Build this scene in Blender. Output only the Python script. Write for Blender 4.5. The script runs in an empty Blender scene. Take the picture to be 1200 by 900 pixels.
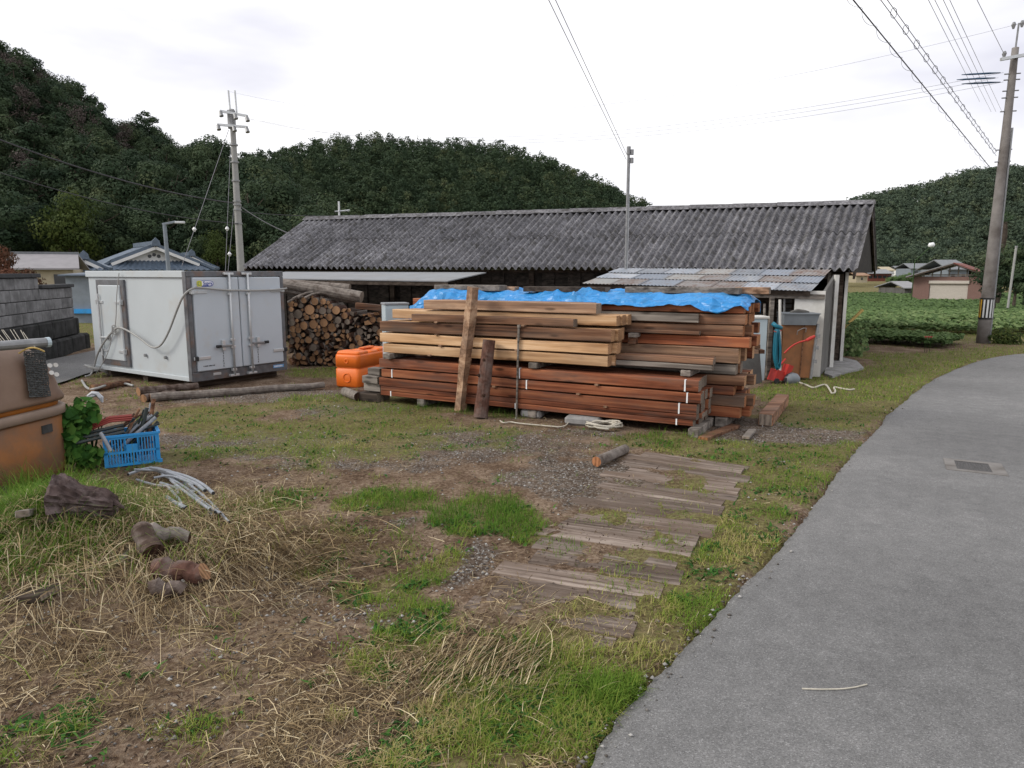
import bpy, bmesh, math, random
import numpy as np
from mathutils import Vector, Matrix, Euler
from math import radians, sin, cos, pi, tan, atan2, sqrt, hypot

random.seed(7)
RNG = np.random.default_rng(11)
SC = bpy.context.scene
COL = SC.collection

# ------------------------------------------------------------------ camera, sky, sun, exposure
CAM_H, PITCH, FPX = 1.55, radians(8.9), 831.0
cam_d = bpy.data.cameras.new('camera')
cam_d.sensor_width = 36.0
cam_d.lens = FPX / 1200 * 36.0
cam_d.clip_start, cam_d.clip_end = 0.05, 3000
cam_o = bpy.data.objects.new('camera', cam_d)
COL.objects.link(cam_o)
cam_o.location = (0, 0, CAM_H)
cam_o.rotation_euler = (radians(90) - PITCH, 0, 0)
SC.camera = cam_o

SUN_EL, SUN_AZ = radians(34), radians(-100)      # azimuth clockwise from +Y (ahead of the camera)
world = bpy.data.worlds.new('World')
SC.world = world
world.use_nodes = True
wn, wl = world.node_tree.nodes, world.node_tree.links
wn.clear()
w_out = wn.new('ShaderNodeOutputWorld')
w_sky = wn.new('ShaderNodeTexSky')
w_sky.sky_type = 'NISHITA'
w_sky.sun_disc = False
w_sky.sun_elevation, w_sky.sun_rotation = SUN_EL, SUN_AZ
w_sky.dust_density = 3.0
w_b1 = wn.new('ShaderNodeBackground'); w_b1.inputs[1].default_value = 0.10
wl.new(w_sky.outputs[0], w_b1.inputs[0])
# the overcast: an even white cloud layer with soft grey-lilac streaks
w_tc = wn.new('ShaderNodeTexCoord')
w_mp = wn.new('ShaderNodeMapping'); w_mp.inputs['Scale'].default_value = (1.0, 1.0, 3.2)
w_nz = wn.new('ShaderNodeTexNoise'); w_nz.inputs['Scale'].default_value = 2.2; w_nz.inputs['Detail'].default_value = 5
w_rp = wn.new('ShaderNodeValToRGB')
w_rp.color_ramp.elements[0].position = 0.32; w_rp.color_ramp.elements[0].color = (0.68, 0.67, 0.74, 1)
w_rp.color_ramp.elements[1].position = 0.57; w_rp.color_ramp.elements[1].color = (1.02, 1.01, 1.02, 1)
w_b2 = wn.new('ShaderNodeBackground'); w_b2.inputs[1].default_value = 1.0
wl.new(w_tc.outputs['Generated'], w_mp.inputs[0]); wl.new(w_mp.outputs[0], w_nz.inputs['Vector'])
wl.new(w_nz.outputs['Fac'], w_rp.inputs[0]); wl.new(w_rp.outputs[0], w_b2.inputs[0])
w_mx = wn.new('ShaderNodeMixShader'); w_mx.inputs[0].default_value = 0.88
wl.new(w_b1.outputs[0], w_mx.inputs[1]); wl.new(w_b2.outputs[0], w_mx.inputs[2])
wl.new(w_mx.outputs[0], w_out.inputs[0])

sun_d = bpy.data.lights.new('sun', 'SUN')
sun_d.energy, sun_d.angle, sun_d.color = 1.5, radians(16), (1.0, 0.95, 0.86)
sun_o = bpy.data.objects.new('sun', sun_d)
COL.objects.link(sun_o)
sd = Vector((sin(SUN_AZ) * cos(SUN_EL), cos(SUN_AZ) * cos(SUN_EL), sin(SUN_EL)))
sun_o.rotation_euler = (-sd).to_track_quat('-Z', 'Y').to_euler()
SC.view_settings.view_transform = 'Standard'
SC.view_settings.look = 'None'
SC.view_settings.exposure = 0.40
SC.view_settings.gamma = 1.0
SC.view_settings.use_curve_mapping = False
SC.render.engine = 'CYCLES'
SC.cycles.use_denoising = True
SC.cycles.max_bounces = 5
SC.cycles.diffuse_bounces = 3
SC.cycles.transparent_max_bounces = 6

# ------------------------------------------------------------------ survey helpers
CT, ST = cos(PITCH), sin(PITCH)
def ray(px, py):
    a, b = (px - 600) / FPX, (450 - py) / FPX
    return Vector((a, CT + ST * b, -ST + CT * b))
def G(px, py, z=0.0):
    d = ray(px, py); t = (z - CAM_H) / d.z
    return Vector((d.x * t, d.y * t, z))
def P(px, py, Y):
    d = ray(px, py); t = Y / d.y
    return Vector((d.x * t, Y, CAM_H + d.z * t))
def lerp(a, b, t): return a + (b - a) * t
def sstep(a, b, x):
    t = np.clip((x - a) / (b - a), 0, 1); return t * t * (3 - 2 * t)
def vnoise(x, y, s, seed=0):
    x = np.asarray(x, float) / s; y = np.asarray(y, float) / s
    xi, yi = np.floor(x).astype(np.int64), np.floor(y).astype(np.int64)
    fx, fy = x - xi, y - yi
    fx, fy = fx * fx * (3 - 2 * fx), fy * fy * (3 - 2 * fy)
    def h(i, j):
        n = (i * 374761393 + j * 668265263 + seed * 974711) & 0xffffffff
        n = ((n ^ (n >> 13)) * 1274126177) & 0xffffffff
        return ((n ^ (n >> 16)) & 0xffff) / 65535.0
    return (h(xi, yi) * (1 - fx) + h(xi + 1, yi) * fx) * (1 - fy) + (h(xi, yi + 1) * (1 - fx) + h(xi + 1, yi + 1) * fx) * fy
def fbm(x, y, s, seed=0):
    return (vnoise(x, y, s, seed) * .5 + vnoise(x, y, s * .5, seed + 1) * .3 + vnoise(x, y, s * .23, seed + 2) * .2)

# ------------------------------------------------------------------ materials
MATS = {}
def nodes_of(name):
    m = bpy.data.materials.new(name); m.use_nodes = True
    nt = m.node_tree; nt.nodes.clear()
    o = nt.nodes.new('ShaderNodeOutputMaterial'); b = nt.nodes.new('ShaderNodeBsdfPrincipled')
    nt.links.new(b.outputs[0], o.inputs[0])
    MATS[name] = m
    return m, nt, b, o
def ramp(nt, fac, stops):
    r = nt.nodes.new('ShaderNodeValToRGB'); e = r.color_ramp.elements
    while len(e) < len(stops): e.new(0.5)
    for i, (p, c) in enumerate(stops): e[i].position = p; e[i].color = (*c, 1)
    nt.links.new(fac, r.inputs[0]); return r.outputs[0]
def tex_noise(nt, vec, scale, detail=4, rough=0.55):
    n = nt.nodes.new('ShaderNodeTexNoise'); n.inputs['Scale'].default_value = scale
    n.inputs['Detail'].default_value = detail; n.inputs['Roughness'].default_value = rough
    if vec is not None: nt.links.new(vec, n.inputs['Vector'])
    return n.outputs['Fac']
def mapping(nt, vec, scale=(1, 1, 1), rot=(0, 0, 0)):
    m = nt.nodes.new('ShaderNodeMapping'); m.inputs['Scale'].default_value = scale; m.inputs['Rotation'].default_value = rot
    nt.links.new(vec, m.inputs[0]); return m.outputs[0]
def coords(nt, per_object=True):
    tc = nt.nodes.new('ShaderNodeTexCoord')
    if not per_object: return tc.outputs['Object']
    oi = nt.nodes.new('ShaderNodeObjectInfo')
    mul = nt.nodes.new('ShaderNodeMath'); mul.operation = 'MULTIPLY'; mul.inputs[1].default_value = 57.0
    nt.links.new(oi.outputs['Random'], mul.inputs[0])
    add = nt.nodes.new('ShaderNodeVectorMath'); add.operation = 'ADD'
    nt.links.new(tc.outputs['Object'], add.inputs[0]); nt.links.new(mul.outputs[0], add.inputs[1])
    return add.outputs[0]
def mixc(nt, a, b, fac, mode='MIX'):
    m = nt.nodes.new('ShaderNodeMix'); m.data_type = 'RGBA'; m.blend_type = mode
    for s, v in ((m.inputs['Factor'], fac), (m.inputs['A'], a), (m.inputs['B'], b)):
        if hasattr(v, 'links'): nt.links.new(v, s)
        elif isinstance(v, (tuple, list)): s.default_value = (*v, 1) if len(v) == 3 else v
        else: s.default_value = v
    return m.outputs['Result']
def math_(nt, op, a, b=0.0):
    m = nt.nodes.new('ShaderNodeMath'); m.operation = op
    for s, v in ((m.inputs[0], a), (m.inputs[1], b)):
        if hasattr(v, 'links'): nt.links.new(v, s)
        else: s.default_value = v
    return m.outputs[0]
def bump(nt, b, h, strength=0.3, dist=0.01):
    n = nt.nodes.new('ShaderNodeBump'); n.inputs['Strength'].default_value = strength; n.inputs['Distance'].default_value = dist
    nt.links.new(h, n.inputs['Height']); nt.links.new(n.outputs[0], b.inputs['Normal'])
def obj_vary(nt, col, amt=0.35):
    """each object a little lighter or darker than the next"""
    oi = nt.nodes.new('ShaderNodeObjectInfo')
    v = math_(nt, 'ADD', math_(nt, 'MULTIPLY', oi.outputs['Random'], amt), 1 - amt / 2)
    h = nt.nodes.new('ShaderNodeHueSaturation'); nt.links.new(v, h.inputs['Value']); nt.links.new(col, h.inputs['Color'])
    return h.outputs[0]

def mat_plain(name, c, rough=0.6, metal=0.0, var=0.25, scale=6.0, bmp=0.1, spec=0.4, dirt=None, dirt_scale=2.0, dirt_at=0.6):
    m, nt, b, o = nodes_of(name)
    v = coords(nt)
    f = tex_noise(nt, v, scale, 5)
    c0 = tuple(x * (1 - var) for x in c); c1 = tuple(min(1, x * (1 + var)) for x in c)
    col = ramp(nt, f, [(0.25, c0), (0.75, c1)])
    if dirt:
        d = tex_noise(nt, v, dirt_scale, 6, 0.65)
        df = ramp(nt, d, [(dirt_at - .12, (0, 0, 0)), (dirt_at + .12, (1, 1, 1))])
        col = mixc(nt, col, dirt, df)
    nt.links.new(col, b.inputs['Base Color'])
    b.inputs['Roughness'].default_value = rough; b.inputs['Metallic'].default_value = metal
    b.inputs['Specular IOR Level'].default_value = spec
    if bmp: bump(nt, b, f, bmp, 0.01)
    return m
def mat_wood(name, dark, mid, light, rough=0.8, grain=26.0, weather=None, wat=0.55, vary=0.5):
    m, nt, b, o = nodes_of(name)
    v = coords(nt)
    g = tex_noise(nt, mapping(nt, v, (0.9, grain, grain)), 1.0, 6, 0.6)
    big = tex_noise(nt, mapping(nt, v, (0.7, 5, 5)), 1.3, 3)
    f = math_(nt, 'ADD', math_(nt, 'MULTIPLY', g, 0.62), math_(nt, 'MULTIPLY', big, 0.42))
    col = ramp(nt, f, [(0.40, dark), (0.51, mid), (0.62, light)])
    # knots
    vo = nt.nodes.new('ShaderNodeTexVoronoi'); vo.inputs['Scale'].default_value = 1.0
    nt.links.new(mapping(nt, v, (2.4, 9, 9)), vo.inputs['Vector'])
    kf = ramp(nt, vo.outputs['Distance'], [(0.09, (1, 1, 1)), (0.19, (0, 0, 0))])
    col = mixc(nt, col, tuple(x * .45 for x in dark), math_(nt, 'MULTIPLY', kf, 0.75))
    if weather:
        w = tex_noise(nt, mapping(nt, v, (0.8, 4, 4)), 1.6, 5, 0.65)
        wf = ramp(nt, w, [(wat - .1, (0, 0, 0)), (wat + .12, (1, 1, 1))])
        col = mixc(nt, col, weather, math_(nt, 'MULTIPLY', wf, 0.85))
    nt.links.new(obj_vary(nt, col, vary), b.inputs['Base Color'])
    b.inputs['Roughness'].default_value = rough; b.inputs['Specular IOR Level'].default_value = 0.2
    bump(nt, b, g, 0.5, 0.006)
    return m
def mat_end(name, c, ring=(0.6,)):
    """end grain: growth rings and a few drying cracks"""
    m, nt, b, o = nodes_of(name)
    v = coords(nt, False)
    w = nt.nodes.new('ShaderNodeTexWave'); w.wave_type = 'RINGS'; w.rings_direction = 'X'
    w.inputs['Scale'].default_value = 14; w.inputs['Distortion'].default_value = 3.0
    nt.links.new(v, w.inputs['Vector'])
    n = tex_noise(nt, coords(nt), 14, 5)
    f = math_(nt, 'ADD', math_(nt, 'MULTIPLY', w.outputs['Fac'], .35), math_(nt, 'MULTIPLY', n, .65))
    col = ramp(nt, f, [(.25, tuple(x * .5 for x in c)), (.5, c), (.8, tuple(min(1, x * 1.3) for x in c))])
    nt.links.new(obj_vary(nt, col, .5), b.inputs['Base Color'])
    b.inputs['Roughness'].default_value = .9; b.inputs['Specular IOR Level'].default_value = 0.1
    return m
def mat_leaf(name, stops, rough=0.75, transl=0.25, attr='tint', nscale=0.0):
    m, nt, b, o = nodes_of(name)
    at = nt.nodes.new('ShaderNodeAttribute'); at.attribute_name = attr
    col = ramp(nt, at.outputs['Fac'], stops)
    nt.links.new(col, b.inputs['Base Color'])
    b.inputs['Roughness'].default_value = rough; b.inputs['Specular IOR Level'].default_value = 0.12
    if transl:
        t = nt.nodes.new('ShaderNodeBsdfTranslucent'); nt.links.new(col, t.inputs[0])
        mx = nt.nodes.new('ShaderNodeMixShader'); mx.inputs[0].default_value = transl
        nt.links.new(b.outputs[0], mx.inputs[1]); nt.links.new(t.outputs[0], mx.inputs[2]); nt.links.new(mx.outputs[0], o.inputs[0])
    return m

# ------------------------------------------------------------------ mesh helpers
class MB:
    def __init__(self): self.v, self.f, self.m = [], [], []
    def add(self, vs, fs, mi=0):
        n = len(self.v); self.v += [tuple(x) for x in vs]
        self.f += [tuple(n + i for i in f) for f in fs]
        self.m += [mi] * len(fs) if isinstance(mi, int) else list(mi)
        return self
    def box(self, lo, hi, M=None, mi=0, bev=0.0, end=None):
        (x0, y0, z0), (x1, y1, z1) = lo, hi
        if bev <= 0:
            vs = [Vector((x, y, z)) for x in (x0, x1) for y in (y0, y1) for z in (z0, z1)]
            fs = [(0, 1, 3, 2), (4, 6, 7, 5), (0, 4, 5, 1), (2, 3, 7, 6), (0, 2, 6, 4), (1, 5, 7, 3)]
            ms = [end if (end is not None and i < 2) else mi for i in range(6)]
        else:
            b = bev; vs = []; idx = {}
            for sx in (0, 1):
                for sy in (0, 1):
                    for sz in (0, 1):
                        c = [(x0, x1)[sx], (y0, y1)[sy], (z0, z1)[sz]]; d = [1 - 2 * sx, 1 - 2 * sy, 1 - 2 * sz]
                        for ax in range(3):     # the vertex that lies on the face normal to ax
                            p = [c[k] + (0 if k == ax else d[k] * b) for k in range(3)]
                            idx[(sx, sy, sz, ax)] = len(vs); vs.append(Vector(p))
            fs, ms = [], []
            def q(ax, s):
                o = [k for k in range(3) if k != ax]; r = []
                for a, c in ((0, 0), (1, 0), (1, 1), (0, 1)):
                    k = [0, 0, 0]; k[ax] = s; k[o[0]] = a; k[o[1]] = c
                    r.append(idx[(*k, ax)])
                return tuple(r)
            for ax in range(3):
                for s in (0, 1):
                    fs.append(q(ax, s)); ms.append(end if (end is not None and ax == 0) else mi)
            for ax in range(3):
                o = [k for k in range(3) if k != ax]
                for a in (0, 1):
                    for c in (0, 1):
                        r = []
                        for s, fa in ((0, o[0]), (1, o[0]), (1, o[1]), (0, o[1])):
                            k = [0, 0, 0]; k[ax] = s; k[o[0]] = a; k[o[1]] = c
                            r.append(idx[(*k, fa)])
                        fs.append(tuple(r)); ms.append(mi)
            for sx in (0, 1):
                for sy in (0, 1):
                    for sz in (0, 1): fs.append(tuple(idx[(sx, sy, sz, a)] for a in range(3))); ms.append(mi)
        if M is not None: vs = [M @ p for p in vs]
        return self.add(vs, fs, ms)
    def bar(self, a, b, w, h=None, mi=0, bev=0.0, end=None, up=(0, 0, 1)):
        a, b = Vector(a), Vector(b); h = w if h is None else h
        d = b - a; L = d.length; x = d.normalized(); u = Vector(up)
        if abs(x.dot(u)) > .98: u = Vector((0, 1, 0))
        y = u.cross(x).normalized(); z = x.cross(y)
        M = Matrix(((x.x, y.x, z.x, a.x), (x.y, y.y, z.y, a.y), (x.z, y.z, z.z, a.z), (0, 0, 0, 1)))
        return self.box((0, -w / 2, -h / 2), (L, w / 2, h / 2), M, mi, bev, end)
    def tube(self, path, rad, n=8, mi=0, cap=True, capmi=None, jit=0.0):
        path = [Vector(p) for p in path]; k = len(path)
        rad = [rad] * k if not hasattr(rad, '__len__') else rad
        vs, fs, ms = [], [], []
        prev = None
        for i, p in enumerate(path):
            t = (path[min(i + 1, k - 1)] - path[max(i - 1, 0)]).normalized()
            if prev is None:
                u = Vector((0, 0, 1)) if abs(t.z) < .9 else Vector((1, 0, 0))
                a = u.cross(t).normalized()
            else: a = (prev - t * prev.dot(t)).normalized()
            prev = a; b = t.cross(a)
            for j in range(n):
                an = 2 * pi * j / n; r = rad[i] * (1 + (random.random() - .5) * jit)
                vs.append(p + (a * cos(an) + b * sin(an)) * r)
        for i in range(k - 1):
            for j in range(n):
                fs.append((i * n + j, i * n + (j + 1) % n, (i + 1) * n + (j + 1) % n, (i + 1) * n + j)); ms.append(mi)
        if cap:
            cm = mi if capmi is None else capmi
            fs.append(tuple(range(n))[::-1]); ms.append(cm); fs.append(tuple((k - 1) * n + j for j in range(n))); ms.append(cm)
        return self.add(vs, fs, ms)
    def grid(self, pts, mi=0):
        r, c = len(pts), len(pts[0])
        return self.add([p for row in pts for p in row], [(i * c + j, i * c + j + 1, (i + 1) * c + j + 1, (i + 1) * c + j) for i in range(r - 1) for j in range(c - 1)], mi)
    def prism(self, poly, d, mi=0):
        """poly (list of 3D points) extruded by vector d"""
        n = len(poly); d = Vector(d); A = [Vector(p) for p in poly]; B = [p + d for p in A]
        return self.add(A + B, [tuple(range(n))[::-1], tuple(range(n, 2 * n))] + [(i, (i + 1) % n, n + (i + 1) % n, n + i) for i in range(n)], mi)
    def mesh(self, name):
        me = bpy.data.meshes.new(name); me.from_pydata(self.v, [], self.f)
        me.polygons.foreach_set('material_index', self.m); me.update(); return me
    def build(self, name, mats, parent=None, loc=None, rot=None, smooth=False):
        me = self.mesh(name)
        for m in (mats if isinstance(mats, (list, tuple)) else [mats]): me.materials.append(MATS[m] if isinstance(m, str) else m)
        if smooth: me.polygons.foreach_set('use_smooth', [True] * len(me.polygons))
        bm = bmesh.new(); bm.from_mesh(me); bmesh.ops.recalc_face_normals(bm, faces=bm.faces[:]); bm.to_mesh(me); bm.free()
        return put(name, me, parent, loc, rot)
def put(name, me, parent=None, loc=None, rot=None):
    o = bpy.data.objects.new(name, me); COL.objects.link(o)
    if parent is not None: o.parent = parent
    if loc is not None: o.location = loc
    if rot is not None: o.rotation_euler = rot
    return o
def tag(o, label=None, cat=None, group=None, kind=None):
    if label: o['label'] = label
    if cat: o['category'] = cat
    if group: o['group'] = group
    if kind: o['kind'] = kind
    elif cat: o['kind'] = 'thing'
    return o
def thing(name, label, cat, loc=(0, 0, 0), rotz=0.0, group=None):
    o = bpy.data.objects.new(name, None); COL.objects.link(o)
    o.location = loc; o.rotation_euler = (0, 0, rotz); o.empty_display_size = .1
    return tag(o, label, cat, group)
def fast_mesh(name, V, F, mat, tint=None, smooth=False, attrs=None):
    """V (n,3), F (m,k) arrays -> mesh data"""
    V = np.asarray(V, np.float32); F = np.asarray(F, np.int32); m, k = F.shape
    me = bpy.data.meshes.new(name)
    me.vertices.add(len(V)); me.vertices.foreach_set('co', V.ravel())
    me.loops.add(m * k); me.loops.foreach_set('vertex_index', F.ravel())
    me.polygons.add(m); me.polygons.foreach_set('loop_start', np.arange(0, m * k, k, dtype=np.int32))
    me.polygons.foreach_set('loop_total', np.full(m, k, np.int32))
    if smooth: me.polygons.foreach_set('use_smooth', np.ones(m, bool))
    if tint is not None:
        a = me.attributes.new('tint', 'FLOAT', 'POINT'); a.data.foreach_set('value', np.asarray(tint, np.float32))
    for nm, arr in (attrs or {}).items():
        a = me.attributes.new(nm, 'FLOAT', 'POINT'); a.data.foreach_set('value', np.asarray(arr, np.float32))
    me.update(calc_edges=True)
    me.materials.append(MATS[mat])
    return me

# ------------------------------------------------------------------ the materials of the place
def ground_material():
    m, nt, b, o = nodes_of('yard_earth')
    v = coords(nt, False)
    def at(n):
        a = nt.nodes.new('ShaderNodeAttribute'); a.attribute_name = n; return a.outputs['Fac']
    n1 = tex_noise(nt, v, 3.0, 6, .65); n2 = tex_noise(nt, v, 38.0, 5, .7); n3 = tex_noise(nt, v, 140.0, 3, .6)
    dirt = ramp(nt, math_(nt, 'ADD', math_(nt, 'MULTIPLY', n1, .45), math_(nt, 'MULTIPLY', n2, .55)),
                [(.33, (.036, .021, .013)), (.47, (.130, .085, .055)), (.62, (.31, .235, .170))])
    vo = nt.nodes.new('ShaderNodeTexVoronoi'); vo.inputs['Scale'].default_value = 55; nt.links.new(v, vo.inputs['Vector'])
    hs = nt.nodes.new('ShaderNodeSeparateColor'); nt.links.new(vo.outputs['Color'], hs.inputs[0])
    grav = ramp(nt, hs.outputs[0], [(0, (.080, .070, .060)), (.5, (.185, .172, .155)), (1, (.36, .345, .32))])
    grav = mixc(nt, grav, (.05, .038, .03), ramp(nt, vo.outputs['Distance'], [(.35, (0, 0, 0)), (.7, (1, 1, 1))]))
    gr = ramp(nt, n2, [(.3, (.050, .050, .018)), (.5, (.135, .135, .038)), (.7, (.23, .22, .08))])
    st = ramp(nt, tex_noise(nt, mapping(nt, v, (30, 90, 30)), 1.0, 5, .7), [(.3, (.095, .068, .040)), (.5, (.23, .175, .110)), (.7, (.42, .34, .225))])
    n4 = tex_noise(nt, v, 11.0, 5, .7)
    def m_(a, lo=.30, hi=.95, top=.8):
        return ramp(nt, math_(nt, 'ADD', math_(nt, 'MULTIPLY', a, .8), math_(nt, 'ADD', math_(nt, 'MULTIPLY', math_(nt, 'SUBTRACT', n2, .5), 1.3), math_(nt, 'MULTIPLY', math_(nt, 'SUBTRACT', n4, .5), 1.2))), [(lo, (0, 0, 0)), (hi, (top, top, top))])
    col = mixc(nt, dirt, grav, m_(at('gravel')))
    col = mixc(nt, col, st, m_(at('straw'), .55, 1.2, .5))
    col = mixc(nt, col, gr, m_(at('green')))
    nt.links.new(col, b.inputs['Base Color'])
    b.inputs['Roughness'].default_value = .95; b.inputs['Specular IOR Level'].default_value = .1
    bump(nt, b, math_(nt, 'ADD', n2, math_(nt, 'MULTIPLY', n3, .5)), .9, .02)
def asphalt_material():
    m, nt, b, o = nodes_of('asphalt')
    v = coords(nt, False)
    big = tex_noise(nt, v, .55, 5, .6); mid = tex_noise(nt, v, 9, 5, .7); fine = tex_noise(nt, v, 190, 2, .7)
    vo = nt.nodes.new('ShaderNodeTexVoronoi'); vo.inputs['Scale'].default_value = 230; nt.links.new(v, vo.inputs['Vector'])
    hs = nt.nodes.new('ShaderNodeSeparateColor'); nt.links.new(vo.outputs['Color'], hs.inputs[0])
    base = ramp(nt, math_(nt, 'ADD', math_(nt, 'MULTIPLY', big, .6), math_(nt, 'MULTIPLY', mid, .4)),
                [(.36, (.130, .129, .127)), (.52, (.176, .175, .172)), (.66, (.228, .225, .220))])
    chips = ramp(nt, hs.outputs[0], [(.0, (.55, .55, .56)), (.5, (1., 1., 1.)), (.86, (1.1, 1.1, 1.12)), (.96, (1.65, 1.65, 1.67))])
    col = mixc(nt, base, chips, .75, 'MULTIPLY')
    # pale scuffs
    sc = tex_noise(nt, mapping(nt, v, (1.2, 4, 1), (0, 0, .5)), 2.2, 5, .7)
    col = mixc(nt, col, (.30, .30, .30), math_(nt, 'MULTIPLY', ramp(nt, sc, [(.66, (0, 0, 0)), (.76, (1, 1, 1))]), .5))
    nt.links.new(col, b.inputs['Base Color'])
    b.inputs['Roughness'].default_value = .85; b.inputs['Specular IOR Level'].default_value = .3
    bump(nt, b, math_(nt, 'ADD', fine, math_(nt, 'MULTIPLY', vo.outputs['Distance'], 1.2)), .5, .006)
def slate_material():
    m, nt, b, o = nodes_of('roof_slate')
    v = coords(nt)
    n1 = tex_noise(nt, v, 1.3, 5, .65); n2 = tex_noise(nt, v, 16, 6, .75); n3 = tex_noise(nt, v, 5, 4, .6)
    col = ramp(nt, math_(nt, 'ADD', math_(nt, 'MULTIPLY', n1, .3), math_(nt, 'MULTIPLY', n2, .7)),
               [(.36, (.034, .034, .037)), (.46, (.105, .103, .110)), (.56, (.195, .192, .203)), (.68, (.40, .40, .41))])
    col = mixc(nt, col, (.045, .042, .036), ramp(nt, n3, [(.5, (0, 0, 0)), (.68, (.8, .8, .8))]))
    nt.links.new(obj_vary(nt, col, .3), b.inputs['Base Color'])
    b.inputs['Roughness'].default_value = .9; b.inputs['Specular IOR Level'].default_value = .2
    bump(nt, b, n2, .5, .01)
def galv_material():
    m, nt, b, o = nodes_of('galvanised')
    v = coords(nt)
    n1 = tex_noise(nt, mapping(nt, v, (3, 1, 1)), 1.5, 5, .6); n2 = tex_noise(nt, v, 9, 5, .7)
    col = ramp(nt, n1, [(.3, (.20, .225, .26)), (.55, (.30, .325, .36)), (.75, (.40, .40, .39))])
    col = mixc(nt, col, (.16, .085, .05), ramp(nt, n2, [(.55, (0, 0, 0)), (.70, (.9, .9, .9))]))
    nt.links.new(obj_vary(nt, col, .7), b.inputs['Base Color'])
    b.inputs['Roughness'].default_value = .5; b.inputs['Metallic'].default_value = .25
    bump(nt, b, n2, .15, .005)
mat_plain('galv_rusty', (.245, .235, .230), .7, metal=.1, var=.2, scale=7, bmp=.05, dirt=(.15, .085, .058), dirt_scale=4, dirt_at=.54)
mat_plain('galv_blue', (.235, .265, .31), .6, metal=.15, var=.2, scale=6, bmp=.05, dirt=(.15, .10, .08), dirt_scale=6, dirt_at=.64)
mat_plain('galv_pale', (.33, .33, .32), .7, metal=.1, var=.15, scale=6, bmp=.05, dirt=(.17, .10, .065), dirt_scale=6, dirt_at=.60)
ground_material(); asphalt_material(); slate_material(); galv_material()
mat_wood('wood_red', (.058, .019, .010), (.205, .064, .030), (.340, .130, .062), weather=(.125, .072, .055), wat=.57, vary=.7)
mat_wood('wood_pale', (.31, .165, .078), (.53, .325, .175), (.68, .47, .29), weather=(.35, .22, .135), wat=.58, vary=.3)
mat_wood('wood_brown', (.058, .027, .016), (.165, .080, .045), (.290, .160, .095), weather=(.120, .085, .066), wat=.53, vary=.7)
mat_wood('wood_grey', (.070, .060, .052), (.160, .140, .122), (.270, .240, .210), vary=.4)
mat_wood('wood_tan', (.13, .072, .042), (.31, .185, .115), (.46, .31, .205), weather=(.19, .125, .090), wat=.54, vary=.35)
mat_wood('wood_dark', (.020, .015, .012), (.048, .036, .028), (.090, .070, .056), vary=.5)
mat_wood('wood_sleeper', (.070, .050, .038), (.165, .128, .104), (.285, .235, .200), weather=(.105, .074, .054), wat=.50, grain=40, vary=.4)
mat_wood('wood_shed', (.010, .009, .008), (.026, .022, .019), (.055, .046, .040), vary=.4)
mat_end('end_orange', (.30, .135, .065)); mat_end('end_pale', (.40, .235, .13)); mat_end('end_grey', (.19, .155, .125)); mat_end('end_dark', (.045, .025, .018)); mat_end('end_log', (.27, .155, .085))
mat_plain('bark_brown', (.085, .060, .048), .95, var=.6, scale=14, bmp=.9, spec=.1, dirt=(.19, .16, .145), dirt_scale=7, dirt_at=.58)
mat_plain('bark_stump', (.070, .050, .046), .95, var=.65, scale=22, bmp=1.0, spec=.1, dirt=(.17, .135, .13), dirt_scale=9, dirt_at=.60)
mat_plain('bark_red', (.105, .055, .042), .95, var=.55, scale=18, bmp=.9, spec=.1, dirt=(.17, .135, .12), dirt_scale=6, dirt_at=.57)
mat_plain('bark_grey', (.200, .175, .155), .95, var=.4, scale=18, bmp=.6, spec=.1, dirt=(.08, .06, .05), dirt_scale=8, dirt_at=.6)
mat_plain('box_white', (.45, .49, .51), .45, var=.04, scale=3, bmp=.02, dirt=(.42, .41, .38), dirt_scale=1.6, dirt_at=.66)
mat_plain('box_door', (.46, .505, .55), .4, var=.04, scale=3, bmp=.02, dirt=(.45, .43, .40), dirt_scale=1.8, dirt_at=.68)
mat_plain('box_frame', (.135, .14, .15), .5, metal=.35, var=.3, scale=12, bmp=.05, dirt=(.20, .12, .08), dirt_scale=4, dirt_at=.62)
mat_plain('steel_pale', (.52, .54, .55), .35, metal=.35, var=.12, bmp=.02, dirt=(.2, .13, .08), dirt_scale=12, dirt_at=.7)
mat_plain('steel_dull', (.24, .245, .25), .5, metal=.4, var=.25, scale=15, bmp=.05)
mat_plain('rubber_black', (.018, .018, .02), .6, var=.3, bmp=.03)
mat_plain('logo_blue', (.015, .04, .28), .5, var=.05, bmp=0); mat_plain('logo_yellow', (.55, .50, .06), .5, var=.1, bmp=0); mat_plain('logo_white', (.78, .79, .8), .5, var=.03, bmp=0)
mat_plain('logo_green', (.10, .28, .12), .5, var=.05, bmp=0); mat_plain('sticker_blue', (.13, .30, .55), .5, var=.1, bmp=0)
mat_plain('hose_grey', (.30, .30, .29), .55, var=.15, bmp=.03); mat_plain('hose_teal', (.010, .135, .20), .45, var=.25, bmp=.03); mat_plain('hose_red', (.26, .045, .035), .55, var=.25, bmp=.03)
mat_plain('hose_dark', (.035, .045, .045), .5, var=.4, bmp=.03); mat_plain('pipe_grey', (.27, .29, .32), .45, var=.3, scale=20, bmp=.03); mat_plain('rope_white', (.46, .43, .36), .9, var=.25, scale=60, bmp=.4)
mat_plain('plastic_orange', (.78, .165, .018), .42, var=.08, scale=2, bmp=.02, dirt=(.50, .11, .02), dirt_scale=3, dirt_at=.68)
mat_plain('tank_orange', (.25, .100, .030), .6, var=.25, scale=4, bmp=.05, dirt=(.15, .085, .050), dirt_scale=3, dirt_at=.5)
mat_plain('tank_tan', (.150, .090, .060), .55, var=.2, scale=5, bmp=.08, dirt=(.20, .130, .090), dirt_scale=2, dirt_at=.52)
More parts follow.
